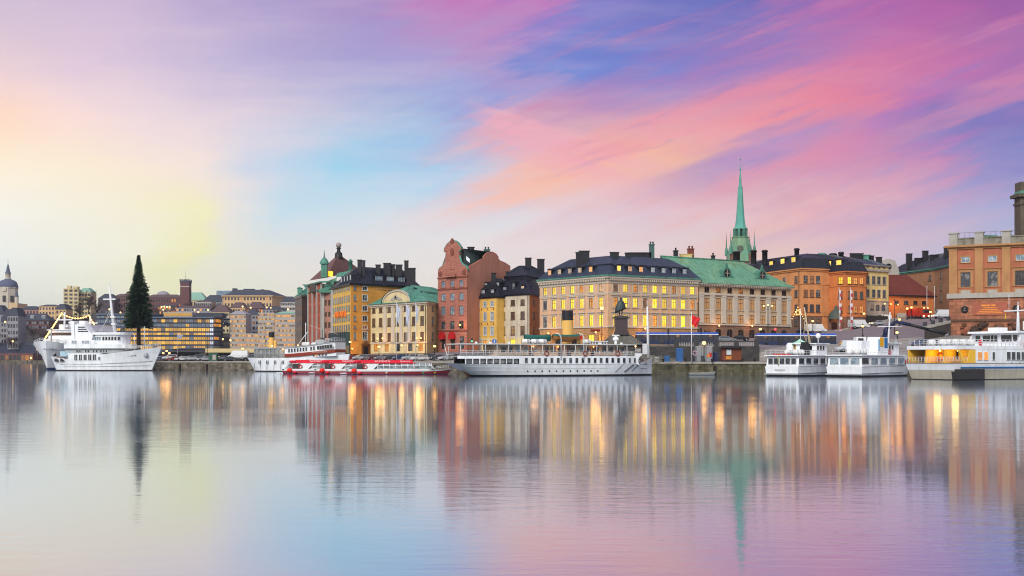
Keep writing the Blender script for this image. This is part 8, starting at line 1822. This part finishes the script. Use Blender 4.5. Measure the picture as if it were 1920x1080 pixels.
# buses on the street
def bus(label, px0, px1, d, zb, n):
    q = W((px0 + px1) / 2, d); L = (px1 - px0) / FPX * d; r = thing('city_bus', label, 'bus', (q[0], q[1], zb), math.radians(3)); h = L / 2; k = 3.05 if zb > 0 else 3
    b = MB(); b.box(-h, h, -1.25, 1.25, .3, 1.25); b.box(-h, h, -1.25, 1.25, 1.253, 2.55, 1, None, .03, .02); b.box(-h, h, -1.25, 1.25, 2.553, 2.72, 3); b.box(-h + .05, h - .05, -1.22, 1.22, 2.723, 3.15, 2, None, .1, .1)
    b.obj('body', [mat('bus_dark_blue', c8(42, 52, 78), .35, .1), mat('bus_window_band', c8(40, 40, 48), .15, .1, spec=.7), mat('bus_blue_roof', c8(48, 84, 176), .4, .1), WHITE], r)
    for x in lin(-h + 1.2, h - 1.2, n): MB().box(-.06, .06, -.02, .02, 0, 1.2).obj('window_post', BLACK, r, (x, -1.25, 1.3))
    for x in (-h + 2.2, h - 2.6, 0): MB().lathe([(.5, -.12), (.5, .12)], 12, 0, (0, 0, 0), False, Matrix.Rotation(PI / 2, 4, 'X')).obj('wheel', TYRE, r, (x, -1.18, .5))
    for x in (-h * .4, h * .45): MB().box(-.55, .55, -.03, .02, 0, 2.0).obj('door', CARG, r, (x, -1.26, .45))
    for x in lin(-h + 2, h - 2, 5): MB().box(-.4, .4, -.02, .02, 0, .35).obj('lit_interior', LITD, r, (x, -1.25, 2.1))
    return r
bus('blue-roofed articulated bus behind the balustrade, left of the bank door', 1192, 1346, 283, gz(1290, 283) - .1, 14)
bus('blue-roofed bus climbing past the right end of the green-roofed bank', 1416, 1566, 279, gz(1500, 279) - .6, 14)
# low dark wall under the pale yellow house
A_, B_ = P(1618, 591, 352), P(1664, 591, 360); e = B_ - A_; L = Vector((e.x, e.y)).length; o = MB().box(0, L, -.2, .2, -4, .0).obj('low_wall', mat('dark_wall', c8(54, 50, 48), .9), None, tuple(A_), math.atan2(e.y, e.x)); tag(o, 'low dark wall on the hill below the pale yellow house', 'wall')
# kerbed footway along the hill road
pts = [(1556, 623, 337), (1600, 613, 341), (1640, 604.5, 348), (1664, 599.5, 352), (1700, 592.5, 360)]
b = MB()
for (a0, a1, ad), (c0, c1, cd) in zip(pts, pts[1:]):
    pa, pc = P(a0, a1, ad), P(c0, c1, cd); b.add([tuple(pa), tuple(pc), tuple(pc + Vector((0, .3, .0))), tuple(pa + Vector((0, .3, 0))), tuple(pa + Vector((0, 0, -1.2))), tuple(pc + Vector((0, 0, -1.2))), tuple(pa + Vector((0, 3, .02))), tuple(pc + Vector((0, 3, .02)))], [(0, 1, 5, 4), (0, 1, 7, 6)])
struct(b.obj('kerb', STONE))
# ---------------------------------------------------------------- Christmas tree
dT = 362; q = W(260, dT); r = thing('christmas_tree', 'huge dark green Christmas tree on the quay behind the cruise ship', 'tree', (q[0], q[1], 2.8))
HT = Z(480, dT) - 2.8; zc = Z(611, dT) - 2.8
b = MB(); b.tube([(0, 0, 0), (0, 0, HT * .55), (0, 0, HT - .5)], .75, 8, 0, .06); b.obj('trunk', mat('spruce_bark', c8(62, 46, 36), .95, .3), r)
rr = random.Random(11); b = MB(); half = [(0, 4.1), (.1, 4.05), (.28, 3.5), (.5, 2.55), (.75, 1.25), (.9, .55), (1, .1)]
def rad(t):
    for (t0, r0), (t1, r1) in zip(half, half[1:]):
        if t <= t1: return r0 + (r1 - r0) * (t - t0) / (t1 - t0)
    return .05
nb = 1500
for i in range(nb):
    t = rr.random() ** 1.25; z = zc + .2 + (HT - zc) * t; R = rad(t) * rr.choice((rr.uniform(.6, 1.0), rr.uniform(.9, 1.2))); a = rr.uniform(0, 2 * PI); ca, sa = math.cos(a), math.sin(a)
    droop = R * rr.uniform(-.32, .12) if t < .75 else R * rr.uniform(-.1, .5)
    p0 = Vector((0, 0, z + .1 * R)); p1 = Vector((ca * R, sa * R, z + droop)); mi = rr.choice((0, 0, 1, 2))
    R2_ = 1 + .16 * math.sin(3 * a + z * .8) + .12 * math.sin(7 * a - z * 1.7)
    if R2_ < .82 and rr.random() < .75: continue
    p1 = p0 + (p1 - p0) * R2_; ax = (p1 - p0); n_ = max(4, int(R * 4)); sd = Vector((-sa, ca, 0))
    for k in range(n_):
        f = (k + rr.random()) / n_; f = .12 + .88 * f; c = p0.lerp(p1, f) + Vector((0, 0, rr.uniform(-.25, .1))); l = rr.uniform(.28, .6) * (1.05 - .4 * f)
        for sg in (-1, 1):
            tip = c + sd * sg * l * rr.uniform(.6, 1) + ax.normalized() * l * .7 + Vector((0, 0, -l * rr.uniform(.1, .6)))
            w_ = ax.normalized() * .16 + Vector((0, 0, .1)); b.add([c - w_, c + w_, tip + Vector((0, 0, .05)), tip - Vector((0, 0, .12))], [(0, 1, 2, 3)], mi)
b.obj('crown', [mat('spruce_dark', c8(38, 58, 42), .9, .2), mat('spruce_green', c8(66, 94, 62), .9, .2), mat('spruce_deep', c8(28, 46, 36), .9, .2)], r)
# ---------------------------------------------------------------- evening air between here and the far shore
if HAZE:
    hb_ = MB().box(-1500, 1500, -70, 2600, -3.0, 130).obj('haze', [])
    m = bpy.data.materials.new('evening_haze'); m.use_nodes = True; t = m.node_tree; t.nodes.clear(); g = NT(t); o_ = g.n('OutputMaterial'); v_ = g.n('VolumePrincipled')
    v_.inputs['Color'].default_value = c8(214, 222, 236); v_.inputs['Density'].default_value = HAZE; g.l(v_.outputs[0], o_.inputs['Volume']); hb_.data.materials.append(m); struct(hb_, 'stuff'); hb_['label'] = 'thin pale evening haze over the water and the far shore'
# iron bollards along the open stretches of quay
BOL = MB().lathe([(.22, 0), (.2, .45), (.3, .55), (.3, .7), (.1, .76)], 8).mesh('bollard', BLACK)
for i, (px, d) in enumerate([(1243, 252.5), (1285, 251.5), (1335, 250.8), (1392, 250.2), (1415, 250), (335, 348.8), (375, 346.8), (415, 344.8), (452, 343)]):
    q = W(px, d + 1.0); o = place('bollard', BOL, None, (q[0], q[1], 2.74)); tag(o, 'black iron bollard at the edge of the mossy quay near the kiosk' if i < 5 else 'black iron bollard at the edge of the left quay before the parked cars', 'bollard', 'bollards on the mossy quay' if i < 5 else 'bollards on the left quay')
# mooring lines from the steamship and the cruise ship to the quay
def rope(label, a, c, sag):
    pts = [a.lerp(c, t) - Vector((0, 0, sag * 4 * t * (1 - t))) for t in lin(0, 1, 9)]; o0 = pts[0].copy()
    tag(MB().tube([p - o0 for p in pts], .06, 4).obj('mooring_rope', mat('rope', c8(120, 108, 88), .9), None, tuple(o0)), label, 'rope')
rope('mooring rope from the steamship bow to the nearest bollard', P(1216, 676, 246), Vector((*W(1243, 253.5), 3.1)), .5)
rope('second mooring rope from the steamship bow, reaching farther right', P(1219, 677, 246), Vector((*W(1285, 252.5), 3.1)), .9)
rope('mooring rope from the cruise ship bow down to the left quay', P(298, 657, 336), Vector((*W(335, 349.8), 3.1)), .7)
